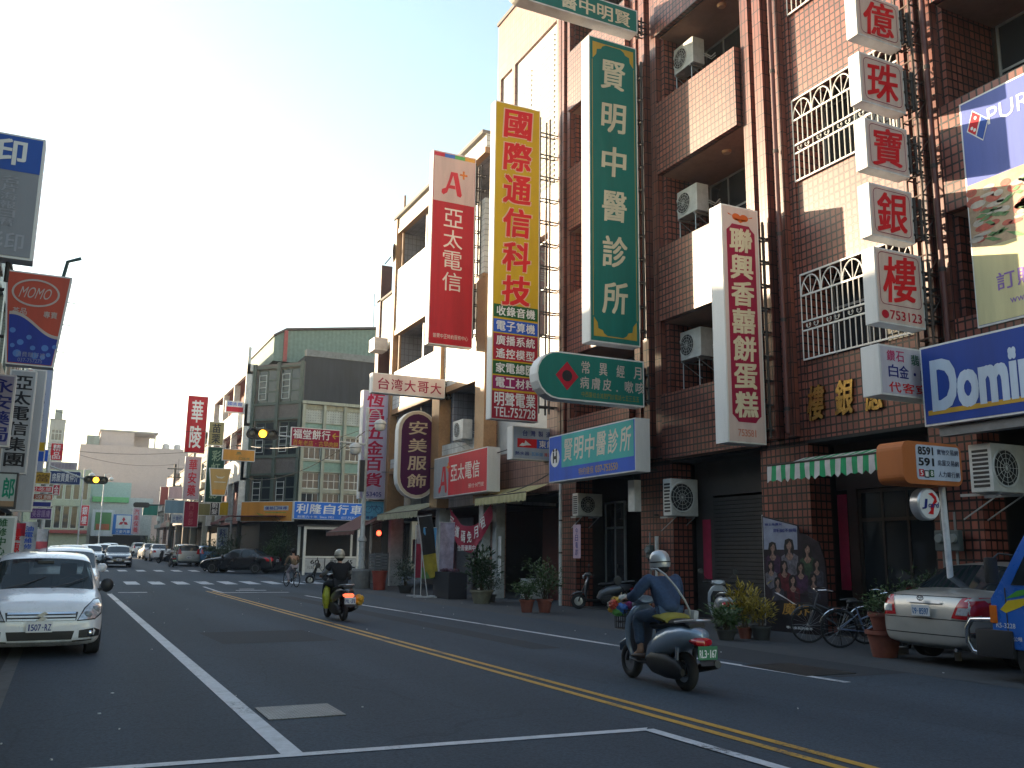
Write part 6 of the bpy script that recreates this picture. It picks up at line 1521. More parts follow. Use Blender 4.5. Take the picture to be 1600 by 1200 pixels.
# -- rider 2
H2 = pi/2+R(2)
S2 = scooter('black scooter with lit tail lamp riding away ahead of the silver blue one', (5.95, 21.7, 0), H2, SCK, txt='PRL·J78', pm=PLW, tm=S_NAVY, lit=True)
P2 = person('rider in black vest with grey sleeves and cream helmet farther up the road', (5.95, 21.7, 0), H2, scooter_pose(.02, (1, .1, 0), out=.05), dict(jacket=(mt('vest_black', (.008, .008, .010), .9), 1.22, False), jname='vest', sleeves=mt('sleeve_grey', (.26, .26, .27), .9), trousers=(mt('shorts_dark', (.02, .022, .03), .9), .25), shoe=PLAST, helmet=HELC))
YB = mt('plastic_bag_yellow', (.42, .42, .03), .45, var=.25, scale=10, bump=.3)
mb = MB(); loft(mb, [(.1, .72, .02, .02, pi/2), (.1, .66, .07, .06, pi/2), (.1, .50, .10, .09, pi/2), (.1, .34, .09, .08, pi/2), (.1, .2, .05, .05, pi/2)])
for v in mb.b.verts: v.co += V((random.gauss(0, .012), random.gauss(0, .012), 0))
o = tag(mb.obj('plastic_bag', YB, None, smooth=True), 'yellow green plastic bag hanging at the left of the black scooter', 'bag'); o.location = (5.95-.33, 21.75, .05)
mb = MB(); mb.ball((0, 0, 0), .12, 3, (.9, 1, 1.0))
for v in mb.b.verts: v.co += V((random.gauss(0, .012), random.gauss(0, .012), random.gauss(0, .012)))
o = tag(mb.obj('plastic_bag', mt('plastic_bag_orange', (.55, .30, .02), .5, var=.3, scale=14), None, smooth=True), 'orange yellow plastic bag hanging at the right of the black scooter', 'bag'); o.location = (5.95+.30, 20.85, .48)
# -- bicycles
def bicycle(label, loc, head, col, group=None, basket=True, lean=0., child=False):
    t = thing('bicycle', label, 'bicycle', loc, head, group); t.rotation_euler.x = lean
    r = .33
    for x in (.52, -.52):
        o = wheel2(t, x, r, .04)
        mb = MB()
        for k in range(18):
            a = 2*pi*k/18; mb.bar((.02*cos(a+1), (-1)**k*.025, .02*sin(a+1)), (cos(a)*(r-.03), 0, sin(a)*(r-.03)), .0018, 4)
        mb.bar((0, -.05, 0), (0, .05, 0), .02, 8); mb.obj('spokes', RIM, o)
    mb = MB(); B = (-.08, 0, .29); S = (-.22, 0, .72); Hd = (.36, 0, .80)
    mb.bar(B, S, .016).bar(B, (.40, 0, .62), .018).bar((-.15, 0, .50), (.38, 0, .72), .014)
    for s in (-1, 1): mb.bar(B, (-.52, s*.05, r), .009).bar((-.18, 0, .6), (-.52, s*.05, r), .008).bar((.42, s*.03, .60), (.52, s*.05, r), .010)
    mb.bar((.43, 0, .56), (.33, 0, .92), .015); mb.obj('frame', col, t)
    mb = MB(); loft(mb, [(-.38, .80, .03, .015, 0), (-.33, .81, .09, .03, 0), (-.2, .81, .07, .025, 0), (-.08, .80, .025, .012, 0)]); mb.bar((-.22, 0, .7), (-.235, 0, .8), .012); mb.obj('saddle', SEATB, t, smooth=True)
    mb = MB(); mb.tube([(.12, .27, .98), (.24, .26, 1.0), (.36, .15, .98), (.34, 0, .93), (.36, -.15, .98), (.24, -.26, 1.0), (.12, -.27, .98)], .011, 8); mb.obj('handlebar', CHROME, t, smooth=True)
    for x in (.52, -.52):
        mb = MB(); mb.tube([(x+(r+.025)*cos(a), 0, r+(r+.025)*sin(a)) for a in [pi*(.05+.85*k/10) if x < 0 else pi*(.15+.6*k/10) for k in range(11)]], .014, 6); mb.obj('mudguard', CHROME if x < 0 else col, t, smooth=True)
    mb = MB(); mb.lathe([(.0, .03), (.09, .03), (.09, .036), (.0, .036)], B, 20, 'y'); mb.bar((B[0], .05, B[2]), (B[0]+.12, .06, B[2]-.12), .008).bar((B[0], -.05, B[2]), (B[0]-.12, -.06, B[2]+.12), .008); mb.box((B[0]+.12, .11, B[2]-.12), (.09, .09, .02)).box((B[0]-.12, -.11, B[2]+.12), (.09, .09, .02)); mb.obj('crank', IRON, t)
    mb = MB()
    for s in (-1, 1): mb.bar((-.70, s*.06, .70), (-.25, s*.06, .70), .006, 5).bar((-.62, s*.06, .7), (-.52, s*.05, r), .006, 5)
    for k in range(4): mb.bar((-.68+.12*k, -.06, .70), (-.68+.12*k, .06, .70), .005, 5)
    mb.obj('carrier', IRON, t)
    if basket:
        mb = MB()
        for z in (.72, .82, .92): mb.tube([(.46, -.15, z), (.72, -.16, z), (.72, .16, z), (.46, .15, z), (.46, -.15, z)], .004, 4)
        for k in range(8): y = -.15+.043*k; mb.bar((.46, y, .72), (.46, y, .92), .003, 4).bar((.72, y, .72), (.72, y, .92), .003, 4).bar((.46, y, .72), (.72, y, .72), .003, 4)
        mb.obj('basket', IRON, t)
    mb = MB(); mb.bar((-.5, .06, .3), (-.42, .2, .0), .008, 5); mb.obj('stand', IRON, t)
    return t
g = at_g(1318, 995)
bicycle('dark grey bicycle parked beside the film poster', (13.1, 13.05, 0), R(150), SCG, 'bicycles parked by the glass doors', lean=R(-4))
bicycle('pale blue bicycle with basket parked nearer the terracotta pot', (12.95, 12.15, 0), R(-28), paint('bike_blue', (.14, .19, .30)), 'bicycles parked by the glass doors', lean=R(4))
cy = at_g(455, 917)
bk = bicycle('bicycle ridden over the crossing by the person in the tan jacket', (cy.x, cy.y, cy.z), pi/2+R(12), SCG, basket=False)
J = dict(pelvis=(-.22, 0, .90), chest=(-.10, 0, 1.22), neck=(-.04, 0, 1.40), head=(-.01, 0, 1.53), face=(1, 0, 0))
for s, q in (('L', 1), ('R', -1)):
    J['sh'+s] = (-.06, q*.18, 1.34); J['el'+s] = (.0, q*.29, 1.12); J['wr'+s] = (.08, q*.27, 1.02); J['hand'+s] = (.18, q*.265, .99); J['palm'+s] = (0, -q, 0); J['curl'+s] = (0, 0, -1)
    J['hip'+s] = (-.18, q*.09, .88)
J['knL'] = (.20, .12, .62); J['anL'] = (.04, .11, .24); J['toeL'] = (.16, .12, .19); J['knR'] = (.16, -.12, .80); J['anR'] = (-.18, -.11, .46); J['toeR'] = (-.06, -.12, .41)
person('cyclist in a tan jacket and pale trousers on the crossing', (cy.x, cy.y, cy.z), pi/2+R(12), J, dict(jacket=(mt('jacket_tan', (.16, .115, .07), .9), 1.05, True), trousers=(mt('trousers_pale', (.34, .30, .33), .9), .9), shoe=PLAST))
# -- parked scooters
def parked(label, px, py, head, col, **k):
    p = at_g(px, py); t = scooter(label, (p.x, p.y, 0), head, col, group='scooters parked before the shops', **k); kickstand(t); return t
parked('dark grey scooter parked under the clinic sign by the brick pillar', 938, 952, R(150), SCG, txt='MKS·052')
parked('white scooter with pale mirrors parked before the roller shutter', 1128, 985, R(60), SCW, txt='BV6·318', shield=SCW)
parked('black scooter half hidden behind the rider, by the open clinic', 985, 950, R(140), SCK, txt='LT7·446')
parked('dark moped parked by the white stall at the side street', 505, 911, R(165), SCK, txt='QX2·915')
parked('silver moped parked behind the stall near the lamp post', 528, 906, R(160), SCW, txt='HN3·627')
for i, (px, d) in enumerate(((268, 70), (330, 61), (258, 80))):
    a = at_y(px, 880, d); t = scooter(('black moped parked by the rear of the silver estate car', 'black moped parked ahead of the black saloon', 'dark moped parked between far white cars')[i], (a.x, d, gz(d)), R(95+20*i), SCK, group='scooters parked along the far right'); kickstand(t)
# ================================================================== STREET FURNITURE, AWNINGS, PLANTS, WIRES
POLEW = mt('pole_paint_grey', (.48, .49, .48), .5, stain=.45); POLED = mt('pole_dark', (.05, .05, .048), .7, stain=.3); GLOBE = mt('lamp_globe', (.62, .60, .55), .3, var=.06)
AMBER = mt('amber_lit', (1.0, .42, .02), .4, emit=2.6); REDL = mt('red_lit', (1.0, .05, .02), .4, emit=3.0); LENS = mt('signal_lens_dark', (.05, .045, .04), .25)
def signal(label, loc, rz, lit=None, s=1.0):
    t = thing('traffic_light', label, 'traffic light', loc, rz, 'traffic lights over the street')
    W, H = 1.34*s, .46*s
    mb = MB(); mb.prism(rrect(W, H, H*.48, 6, -W/2, -H/2), 'y', -.08, .12); mb.obj('housing', PLAST, t, smooth=True)
    for i in (-1, 0, 1):
        MB().lathe([(0, -.085), (.15*s, -.085), (.165*s, -.08), (0, -.08)], (i*.42*s, 0, 0), 20, 'y').obj('lens', AMBER if lit == i else LENS, t, smooth=True)
        mb = MB(); n = 10
        for k in range(n):
            a0, a1 = pi*k/n, pi*(k+1)/n; r = .19*s
            mb.face((i*.42*s+r*cos(a0), -.08, r*sin(a0)), (i*.42*s+r*cos(a1), -.08, r*sin(a1)), (i*.42*s+r*cos(a1), -.26*s, r*sin(a1)-.02), (i*.42*s+r*cos(a0), -.26*s, r*sin(a0)-.02))
        mb.obj('visor', PLAST, t)
    return t
# -- the lamp post by the crossing, with its mast arm
lp = at_g(563, 924); LX, LY, LZ = lp.x, 39.6, gz(39.6)
lp = at_y(563, 920, LY); LX = lp.x
t = thing('street_lamp', 'grey ornamental lamp post with hanging globes at the near corner of the crossing', 'street lamp', (LX, LY, LZ))
mb = MB(); mb.lathe([(.42, 0), (.42, .75), (.36, .82), (.15, .84)], (0, 0, 0), 18); mb.obj('base', mt('base_concrete', (.17, .17, .165), .9, stain=.5), t)
mb = MB(); mb.lathe([(.16, .84), (.17, .9), (.14, 1.0), (.14, 2.0), (.19, 2.05), (.18, 2.15), (.10, 2.3), (.085, 4.0), (.08, 8.0), (.02, 8.05)], (0, 0, 0), 16); mb.obj('pole', POLEW, t, smooth=True)
for sg, z in ((-1, 6.35), (1, 7.5)):
    mb = MB(); mb.tube([(0, 0, z-.5), (sg*.02, -.04, z), (sg*.16, -.1, z+.35), (sg*.36, -.14, z+.42), (sg*.52, -.17, z+.28), (sg*.56, -.18, z-.05)], .028, 8); mb.tube([(0, 0, z-.7), (sg*.28, -.1, z-.35), (sg*.5, -.16, z+.0)], .016, 6); mb.obj('arm', POLEW, t, smooth=True)
    mb = MB(); mb.lathe([(.02, .12), (.16, .06), (.27, -.05), (.29, -.12), (.0, -.13)], (sg*.56, -.18, z-.1), 18); mb.obj('lamp_hood', POLEW, t, smooth=True)
    mb = MB(); mb.lathe([(.24, -.13), (.26, -.25), (.18, -.40), (.0, -.46)], (sg*.56, -.18, z-.1), 18); mb.obj('globe', GLOBE, t, smooth=True)
mb = MB(); mb.bx(-.32, -.1, -.25, -.1, 4.2, 5.6); mb.obj('signal_back', PLAST, t)
tl = at_y(410, 678, LY-.1)
mb = MB(); mb.bar((0, 0, 6.35-LZ), (tl.x-LX+.4, -.02, tl.z-LZ), .05, 10, .035); mb.obj('mast_arm', POLEW, t)
signal('traffic light with amber lit in the middle, nearest the camera', (tl.x, LY-.1, tl.z), 0, 0)
tt = psign('dark red cake shop sign with white characters and a yellow arrow by the lamp post', (455, 667), (530, 702), LY-.25, face=S_MAG, th=.14)
W, H = tt['w'], tt['h']
T = Text(); T.row('福堂餅行', W*.03, W*.80, H*.66, H*.48, .03); T.obj(S_LWHITE, tt, Y0(tt)); T = Text(); T.row('百年老店·古早肉餅', W*.04, W*.97, H*.2, H*.28, .015)
T.shape([(W*.83, H*.66), (W*.89, H*.82), (W*.91, H*.78), (W*.865, H*.68), (W*.97, H*.68), (W*.97, H*.63), (W*.865, H*.63), (W*.91, H*.53), (W*.89, H*.49)]); T.obj(S_GOLD, tt, Y0(tt), 'gold_lettering')
a = at_y(150, 750, 61); signal('traffic light with amber lit hanging farther up the left of the street', a, 0, 0, 1.02)
def lamp_post(label, x, y, h, sg=-1, group='lamp posts along the street'):
    t = thing('street_lamp', label, 'street lamp', (x, y, gz(y)), 0, group)
    MB().lathe([(.15, 0), (.15, 1.0), (.08, 1.1), (.06, h), (.02, h+.03)], (0, 0, 0), 12).obj('pole', POLEW, t, smooth=True)
    MB().tube([(0, 0, h-.6), (sg*.1, 0, h-.1), (sg*.4, 0, h+.1), (sg*.65, 0, h-.1), (sg*.68, 0, h-.35)], .028, 8).obj('arm', POLEW, t, smooth=True)
    MB().lathe([(.02, .0), (.22, -.1), (.28, -.2), (.24, -.36), (.0, -.46)], (sg*.68, 0, h-.3), 14).obj('globe', GLOBE, t, smooth=True)
    return t
a = at_y(357, 880, 66); lamp_post('pale lamp post with one globe in front of the far right shops', a.x, 66, 6.6, -1)
a = at_y(137, 868, 98); lamp_post('thin pale lamp post far down the street on the left side', a.x-1, 98, 8.5, 1)
a = at_y(146, 868, 112); lamp_post('thin pale lamp post farthest down the street', a.x+.4, 112, 9.0, 1)
t = thing('utility_pole', 'pole with a mast arm carrying the farther traffic light on the left', 'pole', (-1.2, 61.2, gz(61)))
MB().lathe([(.14, 0), (.09, 6.8), (.02, 6.85)], (0, 0, 0), 12).obj('pole', POLEW, t, smooth=True); MB().bar((0, 0, 6.2), (at_y(150, 750, 61).x+1.2-.5, -.1, at_y(150, 750, 61).z-gz(61)), .05, 8).obj('mast_arm', POLEW, t)
UP = []
for i, (px, d, h, lab) in enumerate(((370, 64, 9.6, 'dark utility pole with brackets and coils before the grey corner building'), (262, 92, 9.0, 'dark utility pole farther down the right side of the street'))):
    a = at_y(px, 880, d); t = thing('utility_pole', lab, 'pole', (a.x, d, gz(d)), 0); UP.append(V((a.x, d, gz(d)+h)))
    MB().lathe([(.17, 0), (.11, h), (.02, h+.02)], (0, 0, 0), 12).obj('pole', POLED, t, smooth=True)
    mb = MB(); mb.bx(-.7, .7, -.05, .05, h-.5, h-.4).bx(-.6, .6, -.05, .05, h-1.3, h-1.2); mb.obj('cross_arm', POLED, t)
    mb = MB(); mb.lathe([(.2, h-2.9), (.24, h-2.8), (.24, h-2.1), (.2, h-2.0)], (.3, 0, 0), 14); mb.obj('transformer', mt('transformer_grey', (.16, .17, .17), .6, stain=.3), t, smooth=True)
    mb = MB()
    for k in range(4): mb.tube([(.25*cos(a_)+.3, .1, h-3.6-.25*k*.2+.25*sin(a_)) for a_ in [2*pi*q/14 for q in range(15)]], .018, 5)
    mb.obj('cable_coil', PLAST, t)
t = thing('traffic_light', 'dark far traffic light seen from behind over the right lane', 'traffic light', at_y(221, 789, 84), 0, 'traffic lights over the street')
MB().prism(rrect(1.3, .44, .2, 5, -.65, -.22), 'y', -.08, .1).obj('housing', PLAST, t, smooth=True); MB().bar((.6, 0, 0), (3.6, 0, .15), .05, 8).obj('mast_arm', POLED, t)
# -- overhead cables
def cable(label, p, q, sag, r=.014):
    p, q = V(p), V(q); pts = [p.lerp(q, k/20)-V((0, 0, sag*4*(k/20)*(1-k/20))) for k in range(21)]
    o = MB().tube([tuple(x) for x in pts], r, 5).obj('overhead_cable', PLAST); return tag(o, label, 'cable')
cable('long black cable from the dark utility pole to the left-hand row', UP[0], (-2.6, 56, 9.5), .8)
cable('black cable crossing low over the street beyond the traffic light', UP[0]-V((0, 0, 1.1)), (-2.7, 64, 8.0), .7)
cable('black cable running on down the right side between utility poles', UP[0]-V((.5, 0, .4)), UP[1]-V((.5, 0, .4)), .6)
cable('second black cable running down the right side between utility poles', UP[0]-V((-.5, 0, 1.2)), UP[1]-V((-.5, 0, 1.2)), .5)
cable('pale service cable from the utility pole to the lamp post', UP[0]-V((0, 0, 3.4)), (LX, LY, LZ+7.0), .9, .02)
cable('black cable from the utility pole across to the white balcony building', UP[0]-V((0, 0, 1.2)), (13.7, 41.8, 8.0), .7)
cable('black cable strung low along the shop fronts by the purple capsule sign', (13.5, 44.5, 5.6), (13.6, 27.0, 5.2), .35, .018)
cable('black cable strung above the yellow awning', (13.75, 31.2, 3.75), (13.6, 25.2, 4.1), .25, .02)
cable('far black cable crossing the street by the pink grey building', (-2.0, 84, 10.2), UP[1], .8)
t = thing('antenna_mast', 'tall thin brown mast on the white balcony building edge', 'mast', (13.9, 41.3, 8), 0)
MB().lathe([(.07, 0), (.06, 11.2), (.05, 11.25)], (0, 0, 0), 10).obj('pole', TAN, t)
t = thing('satellite_dish', 'white satellite dish on the corner of the white balcony building', 'satellite dish', at_y(617, 398, 42.2), R(60))
MB().lathe([(.0, .16), (.3, .11), (.55, .0), (.57, .0), (.32, .08), (.0, .12)], (0, 0, 0), 24, 'y').obj('dish', mt('dish_grey', (.3, .3, .3), .5), t, smooth=True); MB().bar((0, .1, 0), (0, .5, -.5), .03).bar((0, 0, -.4), (0, -.5, -.1), .015).obj('arm', IRON, t)
t = thing('tv_antenna', 'thin roof aerial above the grey corner building', 'aerial', at_y(583, 512, 58), 0)
mb = MB(); mb.bar((0, 0, 0), (0, 0, 2.4), .025, 6)
mb.bar((0, 0, 1.6), (1.0, 0, 1.5), .015, 5)
for k in range(6): mb.bar((.15+.15*k, -.25, 1.58), (.15+.15*k, .25, 1.58), .01, 4)
mb.obj('aerial', IRON, t)
# -- air conditioners
def ac_at(label, px, py, X, rz=RZR, **k): a = at_x(px, py, X); return aircon(label, (a.x, a.y, a.z), rz, **k)
for (px, py, lab) in ((1052, 122, 'upper'), (1057, 346, 'middle'), (1062, 566, 'lower')):
    a = at_x(px, py, 14.6); aircon('cream air conditioner on a stand inside the %s tiled balcony' % lab, (14.95, a.y-.0, a.z), RZR, 1.0, .78, .4, stand=1.0)
a = at_y(1042, 806, 19.45); aircon('big cream air conditioner with one fan above the roller shutter', (a.x, 19.6, a.z), 0, .84, .95, .36)
a = at_y(897, 806, 24.3); aircon('small cream air conditioner under the turquoise clinic fascia sign', (a.x, 24.4, a.z), 0, .86, .68, .34)
t = aircon('cream air conditioner standing on the ledge above the red phone shop sign', (at_x(722, 690, 13.7).x, at_x(722, 690, 13.7).y, at_x(722, 690, 13.7).z), RZR, 1.0, .75, .4)
a = at_x(641, 420, 13.8); aircon('cream air conditioner high in the white balcony recess', (14.6, a.y+.3, a.z+.1), 0, 1.0, .8, .35)
a = at_y(601, 552, 43.5); t = thing('air_conditioner', 'pale window air conditioner sticking out of the narrow corner building', 'air conditioner', (13.6, 43.8, a.z), RZR)
MB().bx(0, .9, -.5, .2, 0, .65).obj('housing', MATS['aircon_cream'], t, bev=.02); mb = MB()
for k in range(8): mb.bx(.06+.1*k, .11+.1*k, -.507, -.5, .08, .58)
mb.obj('louvre', FANDARK, t)
a = at_x(1518, 770, 13.55); aircon('cream air conditioner by the pizza shop at the right edge', (13.55, a.y, a.z), 0, .85, .80, .42)
t = thing('fuse_box', 'white electrical box hanging beside the clinic entrance', 'box', at_x(992, 800, 14.0), RZR)
MB().bx(0, .32, -.22, 0, 0, .85).obj('case', MATS['aircon_cream'], t, bev=.02); MB().tube([(.05, -.1, .85), (.05, -.1, 1.1), (.3, -.05, 1.2)], .02, 6).obj('cable', PLAST, t)
# -- pipes and meters
def pipe(label, px, py0, py1, X):
    a = at_x(px, py0, X); b = at_x(px, py1, X); t = thing('drain_pipe', label, 'pipe', (X, a.y, 0)); 
    MB().bar((0, 0, .02), (0, 0, a.z), .055, 10).obj('tube', MATS['pipe_white'], t, smooth=True)
    mb = MB()
    for z in (.6, 1.6, 2.6): mb.lathe([(.062, z), (.062, z+.05)], (0, 0, 0), 10)
    mb.obj('collar', IRON, t); return t
pipe('pale drain pipe beside the clinic pillar with a meter on it', 876, 752, 950, 14.02)
pipe('short pale drain pipe on the brick pillar by the roller shutter', 1026, 838, 950, 14.1)
def meter(label, px, py, X):
    a = at_x(px, py, X); t = thing('electric_meter', label, 'meter', (X, a.y, a.z), RZR, 'electric meters on the brick pillars')
    MB().bx(-.11, .11, -.12, 0, -.18, .18).obj('case', mt('meter_grey', (.05, .07, .075), .5), t, bev=.02); MB().lathe([(0, -.17), (.075, -.17), (.085, -.12), (0, -.12)], (0, 0, .04), 16, 'y').obj('dial', glassmat('meter_glass', (.2, .22, .22), 0, .1), t, smooth=True)
    MB().bar((0, -.05, .18), (0, -.05, .5), .02, 6).bar((0, -.05, -.18), (0, -.05, -.9), .02, 6).obj('conduit', mt('conduit_grey', (.2, .2, .2), .6), t); return t
meter('electric meter on the far brick pillar, left of the pair on the pizza shop pillar', 1018, 862, 14.1)
meter('grey electric meter on the pizza shop pillar, left one of the pair', 1476, 845, 14.1); meter('grey electric meter on the pizza shop pillar, right one of the pair', 1497, 845, 14.1)
a = at_x(903, 846, 14.0); t = thing('notice', 'pale pink paper notice pasted on the clinic pillar', 'notice', (13.97, a.y, a.z), RZR)
MB().bx(-.22, .22, -.012, 0, -.5, .5).obj('paper', mt('paper_pink', (.48, .34, .42), .7), t); T = Text(); T.down('今日看診', 0, .42, -.42, .16, .015); T.obj(S_NAVY, t, -.016)
# -- awnings
def awning(label, X, ya, yb, ztop, zlow, proj, mat, val=.25, n=16, cat='awning'):
    """sloping cloth from the front at X out towards the road, ya far end, yb near end"""
    w_ = ya-yb; t = thing('awning', label, cat, (X, ya, 0), RZR)
    mb = MB(); K = 6; G = []
    for i in range(n*2+1):
        u = w_*i/(n*2); col = []
        for k in range(K+1):
            f = k/K; col.append(mb.b.verts.new((u, -proj*f, ztop+(zlow-ztop)*f-.04*sin(pi*f)*(1+.3*sin(i*1.7)))))
        zz = zlow-val*(1 if i % 2 == 0 else .84)-.015*sin(i*2.3)
        col.append(mb.b.verts.new((u, -proj-.01, zlow-val*.3))); col.append(mb.b.verts.new((u, -proj-.015-.02*sin(i), zz))); G.append(col)
    for A, B in zip(G, G[1:]):
        for k in range(len(A)-1): mb.b.faces.new((A[k], A[k+1], B[k+1], B[k]))
    o = mb.obj('canvas', mat, t); so_ = o.modifiers.new('s', 'SOLIDIFY'); so_.thickness = .008
    mb = MB(); mb.bar((.02, -proj, zlow+.0), (w_-.02, -proj, zlow+.0), .02, 6)
    for u in (.1, w_/2, w_-.1): mb.bar((u, -proj, zlow-.02), (u, .1, ztop-.35), .014, 6)
    mb.obj('frame', IRON, t); return t
awning('green and white striped awning over the glass doors', 14.1, 14.75, 11.62, 3.66, 3.44, 1.0, stripes('awning_green_white', (.58, .54, .52), (.012, .30, .11), .27, 0), .36)
awning('cream scalloped awning beside the turquoise clinic sign', 14.1, 30.4, 26.3, 3.85, 3.55, .8, stripes('awning_cream', (.42, .38, .20), (.36, .33, .16), .3, 0), .3)
awning('beige green striped awning under the purple capsule sign', 14.0, 41.0, 35.6, 3.7, 3.3, 1.0, stripes('awning_beige', (.34, .33, .22), (.25, .26, .18), .2, 0), .3)
awning('dark maroon canopy at the corner of the side street', 14.0, 46.2, 41.2, 3.6, 2.55, 2.0, mt('canopy_maroon', (.11, .035, .03), .85, stain=.3), .2)
t = awning('maroon canopy under the orange fascia of the grey corner building', 9.9, 66.5, 62.6, 3.9, 3.5, .8, mt('canopy_dark_red', (.13, .03, .03), .85), .2)
mb = MB(); mb.prism([(0, 0), (4.1, 0), (4.1, -.05), (0, -.05)], 'y', -1.0, 0); o = mb.obj('canopy', MATS['canopy_dark_red'], None); o.location = (10.2, 63.0, gz(62)+3.55); o.rotation_euler.z = math.atan2(-3.2, 2.7); tag(o, 'flat dark red canopy on the chamfered corner under the orange sign', 'canopy')
# -- red hanging banner
a = at_x(703, 783, 13.9); b = at_x(768, 786, 13.9)
t = thing('banner', 'dark red cloth banner sagging under the phone shop fascia', 'banner', (13.9, a.y, 0), RZR); wd = a.y-b.y
mb = MB(); T = Text(); G = []
for i in range(25):
    u = wd*i/24; s_ = 4*(i/24)*(1-i/24); col = []
    for k in range(7): f = k/6; col.append(mb.b.verts.new((u, .06*sin(u*3+f*2), 3.35-.75*s_-(.45+.55*s_)*f)))
    G.append(col)
for A, B in zip(G, G[1:]):
    for k in range(6): mb.b.faces.new((A[k], A[k+1], B[k+1], B[k]))
mb.obj('cloth', mt('banner_crimson', (.34, .012, .05), .8, bump=.1), t, smooth=True)
for i, c in enumerate('可攜碼免月租'):
    f = (i+.7)/6.6; s_ = 4*f*(1-f); T.put(c, wd*f, 3.35-.75*s_-.42*(.45+.55*s_), wd*.10, .42, .03, rot=(.5-f)*-.9)
T.obj(S_LWHITE, t, -.09); T = Text(); T.row('全面優惠中', wd*.28, wd*.72, 3.35-.75-.82, .2, .02); T.obj(S_LWHITE, t, -.1, 'small_lettering')
# -- potted plants
POT = mt('terracotta', (.21, .062, .04), .75, stain=.35, var=.2); SOIL = mt('soil', (.03, .022, .016), .95)
LEAFS = [mt('leaf_dark', (.022, .050, .016), .5, var=.5, scale=9), mt('leaf_mid', (.045, .085, .022), .5, var=.5, scale=9), mt('leaf_yellow', (.30, .22, .02), .5, var=.45, scale=9), mt('leaf_grey', (.07, .10, .07), .6, var=.4, scale=9)]
def plant(label, loc, h, r, leaf=0, L=.16, n=420, pot=(.2, .34), potm=None, upright=.3, W_=.4, stems=6, z0=None, group='potted plants before the shops', noise=.5):
    t = thing('potted_plant', label, 'plant', loc, 0, group); pr, ph = pot
    if pr:
        MB().lathe([(pr*.68, 0), (pr*.95, ph*.86), (pr*1.07, ph*.86), (pr*1.07, ph), (pr*.92, ph), (pr*.88, ph*.88), (.01, ph*.88)], (0, 0, 0), 22).obj('pot', potm or POT, t, smooth=True)
    z0 = ph if z0 is None else z0; mb = MB(); lf = MB(); ends = []
    for k in range(stems):
        a = 6.28*k/stems+random.random(); e = V((cos(a)*r*random.uniform(.3, .75), sin(a)*r*random.uniform(.3, .75), z0+h*random.uniform(.45, .9)))
        mid = V((e.x*.4, e.y*.4, z0+h*.35)); mb.tube([(cos(a)*.03, sin(a)*.03, z0-.04), tuple(mid), tuple(e)], [.016, .012, .006], 5); ends += [mid, e, (mid+e)/2]
    mb.obj('stem', mt('stem_brown', (.07, .05, .03), .9), t)
    for k in range(n):
        c = random.choice(ends); p = V(c)+V((random.gauss(0, r*noise*.55), random.gauss(0, r*noise*.55), random.gauss(0, h*.13)))
        p.z = max(p.z, z0*.75); o = p-V((0, 0, z0+h*.35)); d = V((o.x/r, o.y/r, upright+o.z/h*.6))+V((random.gauss(0, .45), random.gauss(0, .45), random.gauss(0, .4)))
        lf.leaf(p, d, (random.gauss(0, .4), random.gauss(0, .4), 1), L*random.uniform(.6, 1.25), L*W_*random.uniform(.7, 1.2))
    lf.obj('foliage', LEAFS[leaf], t, normals=False); return t
g = at_g(823, 957); plant('bushy green plant in a terracotta pot, left of the pair by the clinic pillar', g, .55, .46, 1, .10, 700)
g = at_g(851, 957); plant('taller green plant in a terracotta pot, right of the pair by the clinic pillar', g, .95, .55, 1, .11, 900, pot=(.22, .36))
g = at_g(752, 943); plant('tall dark leafed plant in a pale wrapped tub before the cream awning', g, 1.25, .55, 0, .22, 560, pot=(.36, .42), potm=mt('tub_wrapped', (.20, .19, .13), .8, stain=.5), stems=9)
g = at_g(766, 941); plant('low flowering plant beside the pale wrapped tub', g, .7, .42, 3, .09, 600, pot=(.2, .25), potm=POLED)
g = at_g(633, 927); plant('rounded grey green shrub in a dark pot by the flag banners', g, 1.0, .62, 3, .13, 800, pot=(.3, .3), potm=POLED)
g = at_g(1165, 998); plant('bright yellow leafed plant in a small red pot by the film poster', g, .72, .34, 2, .15, 420, pot=(.15, .22), upright=.7, W_=.26)
g = at_g(1135, 1000); plant('fresh green fern in a dark pot left of the yellow plant', g, .42, .36, 1, .14, 420, pot=(.2, .2), potm=POLED)
g = at_g(1190, 1000); plant('yellow tinged plant in a dark box tight beside the film poster', g, .55, .24, 2, .12, 260, pot=(.2, .26), potm=POLED, upright=.6, W_=.26)
g = at_g(1383, 1027); pz = plant('leafy shrub growing in two stacked terracotta pots beside the champagne saloon', g, .34, .40, 1, .08, 420, pot=(.27, .42), z0=.66)
MB().lathe([(.15, .42), (.2, .64), (.225, .64), (.225, .7), (.19, .7), (.17, .62), (.01, .62)], (0, 0, 0), 22).obj('upper_pot', POT, pz, smooth=True)
g = V((13.6, 12.05, 0)); plant('green shrub behind the bicycles and the champagne saloon', g, .95, .62, 1, .10, 620, pot=(.25, .3), potm=POLED)
plant('dark trailing plants along the glass doors behind the saloon', V((13.5, 11.35, 0)), 1.1, .5, 0, .10, 500, pot=(.22, .28), potm=POLED)
for i, (px, d, h, r, l) in enumerate(((355, 64, 1.9, 1.1, 0), (437, 59.3, 2.6, .9, 0), (425, 59.6, 1.6, .8, 1), (335, 70, 1.5, .9, 1), (233, 100, 1.8, 1.0, 1))):
    a = at_y(px, 885, d); plant(('dark round shrub between the blue hatchback and the black saloon', 'tall dark climbing plant at the chamfered corner', 'leafy plant in front of the orange fascia shop', 'low green shrub behind the black saloon', 'green shrub at the far end of the right side')[i], (a.x, d, gz(d)), h, r, l, .2, 700, pot=(.4, .4), potm=POLED, group='shrubs by the far right shops')
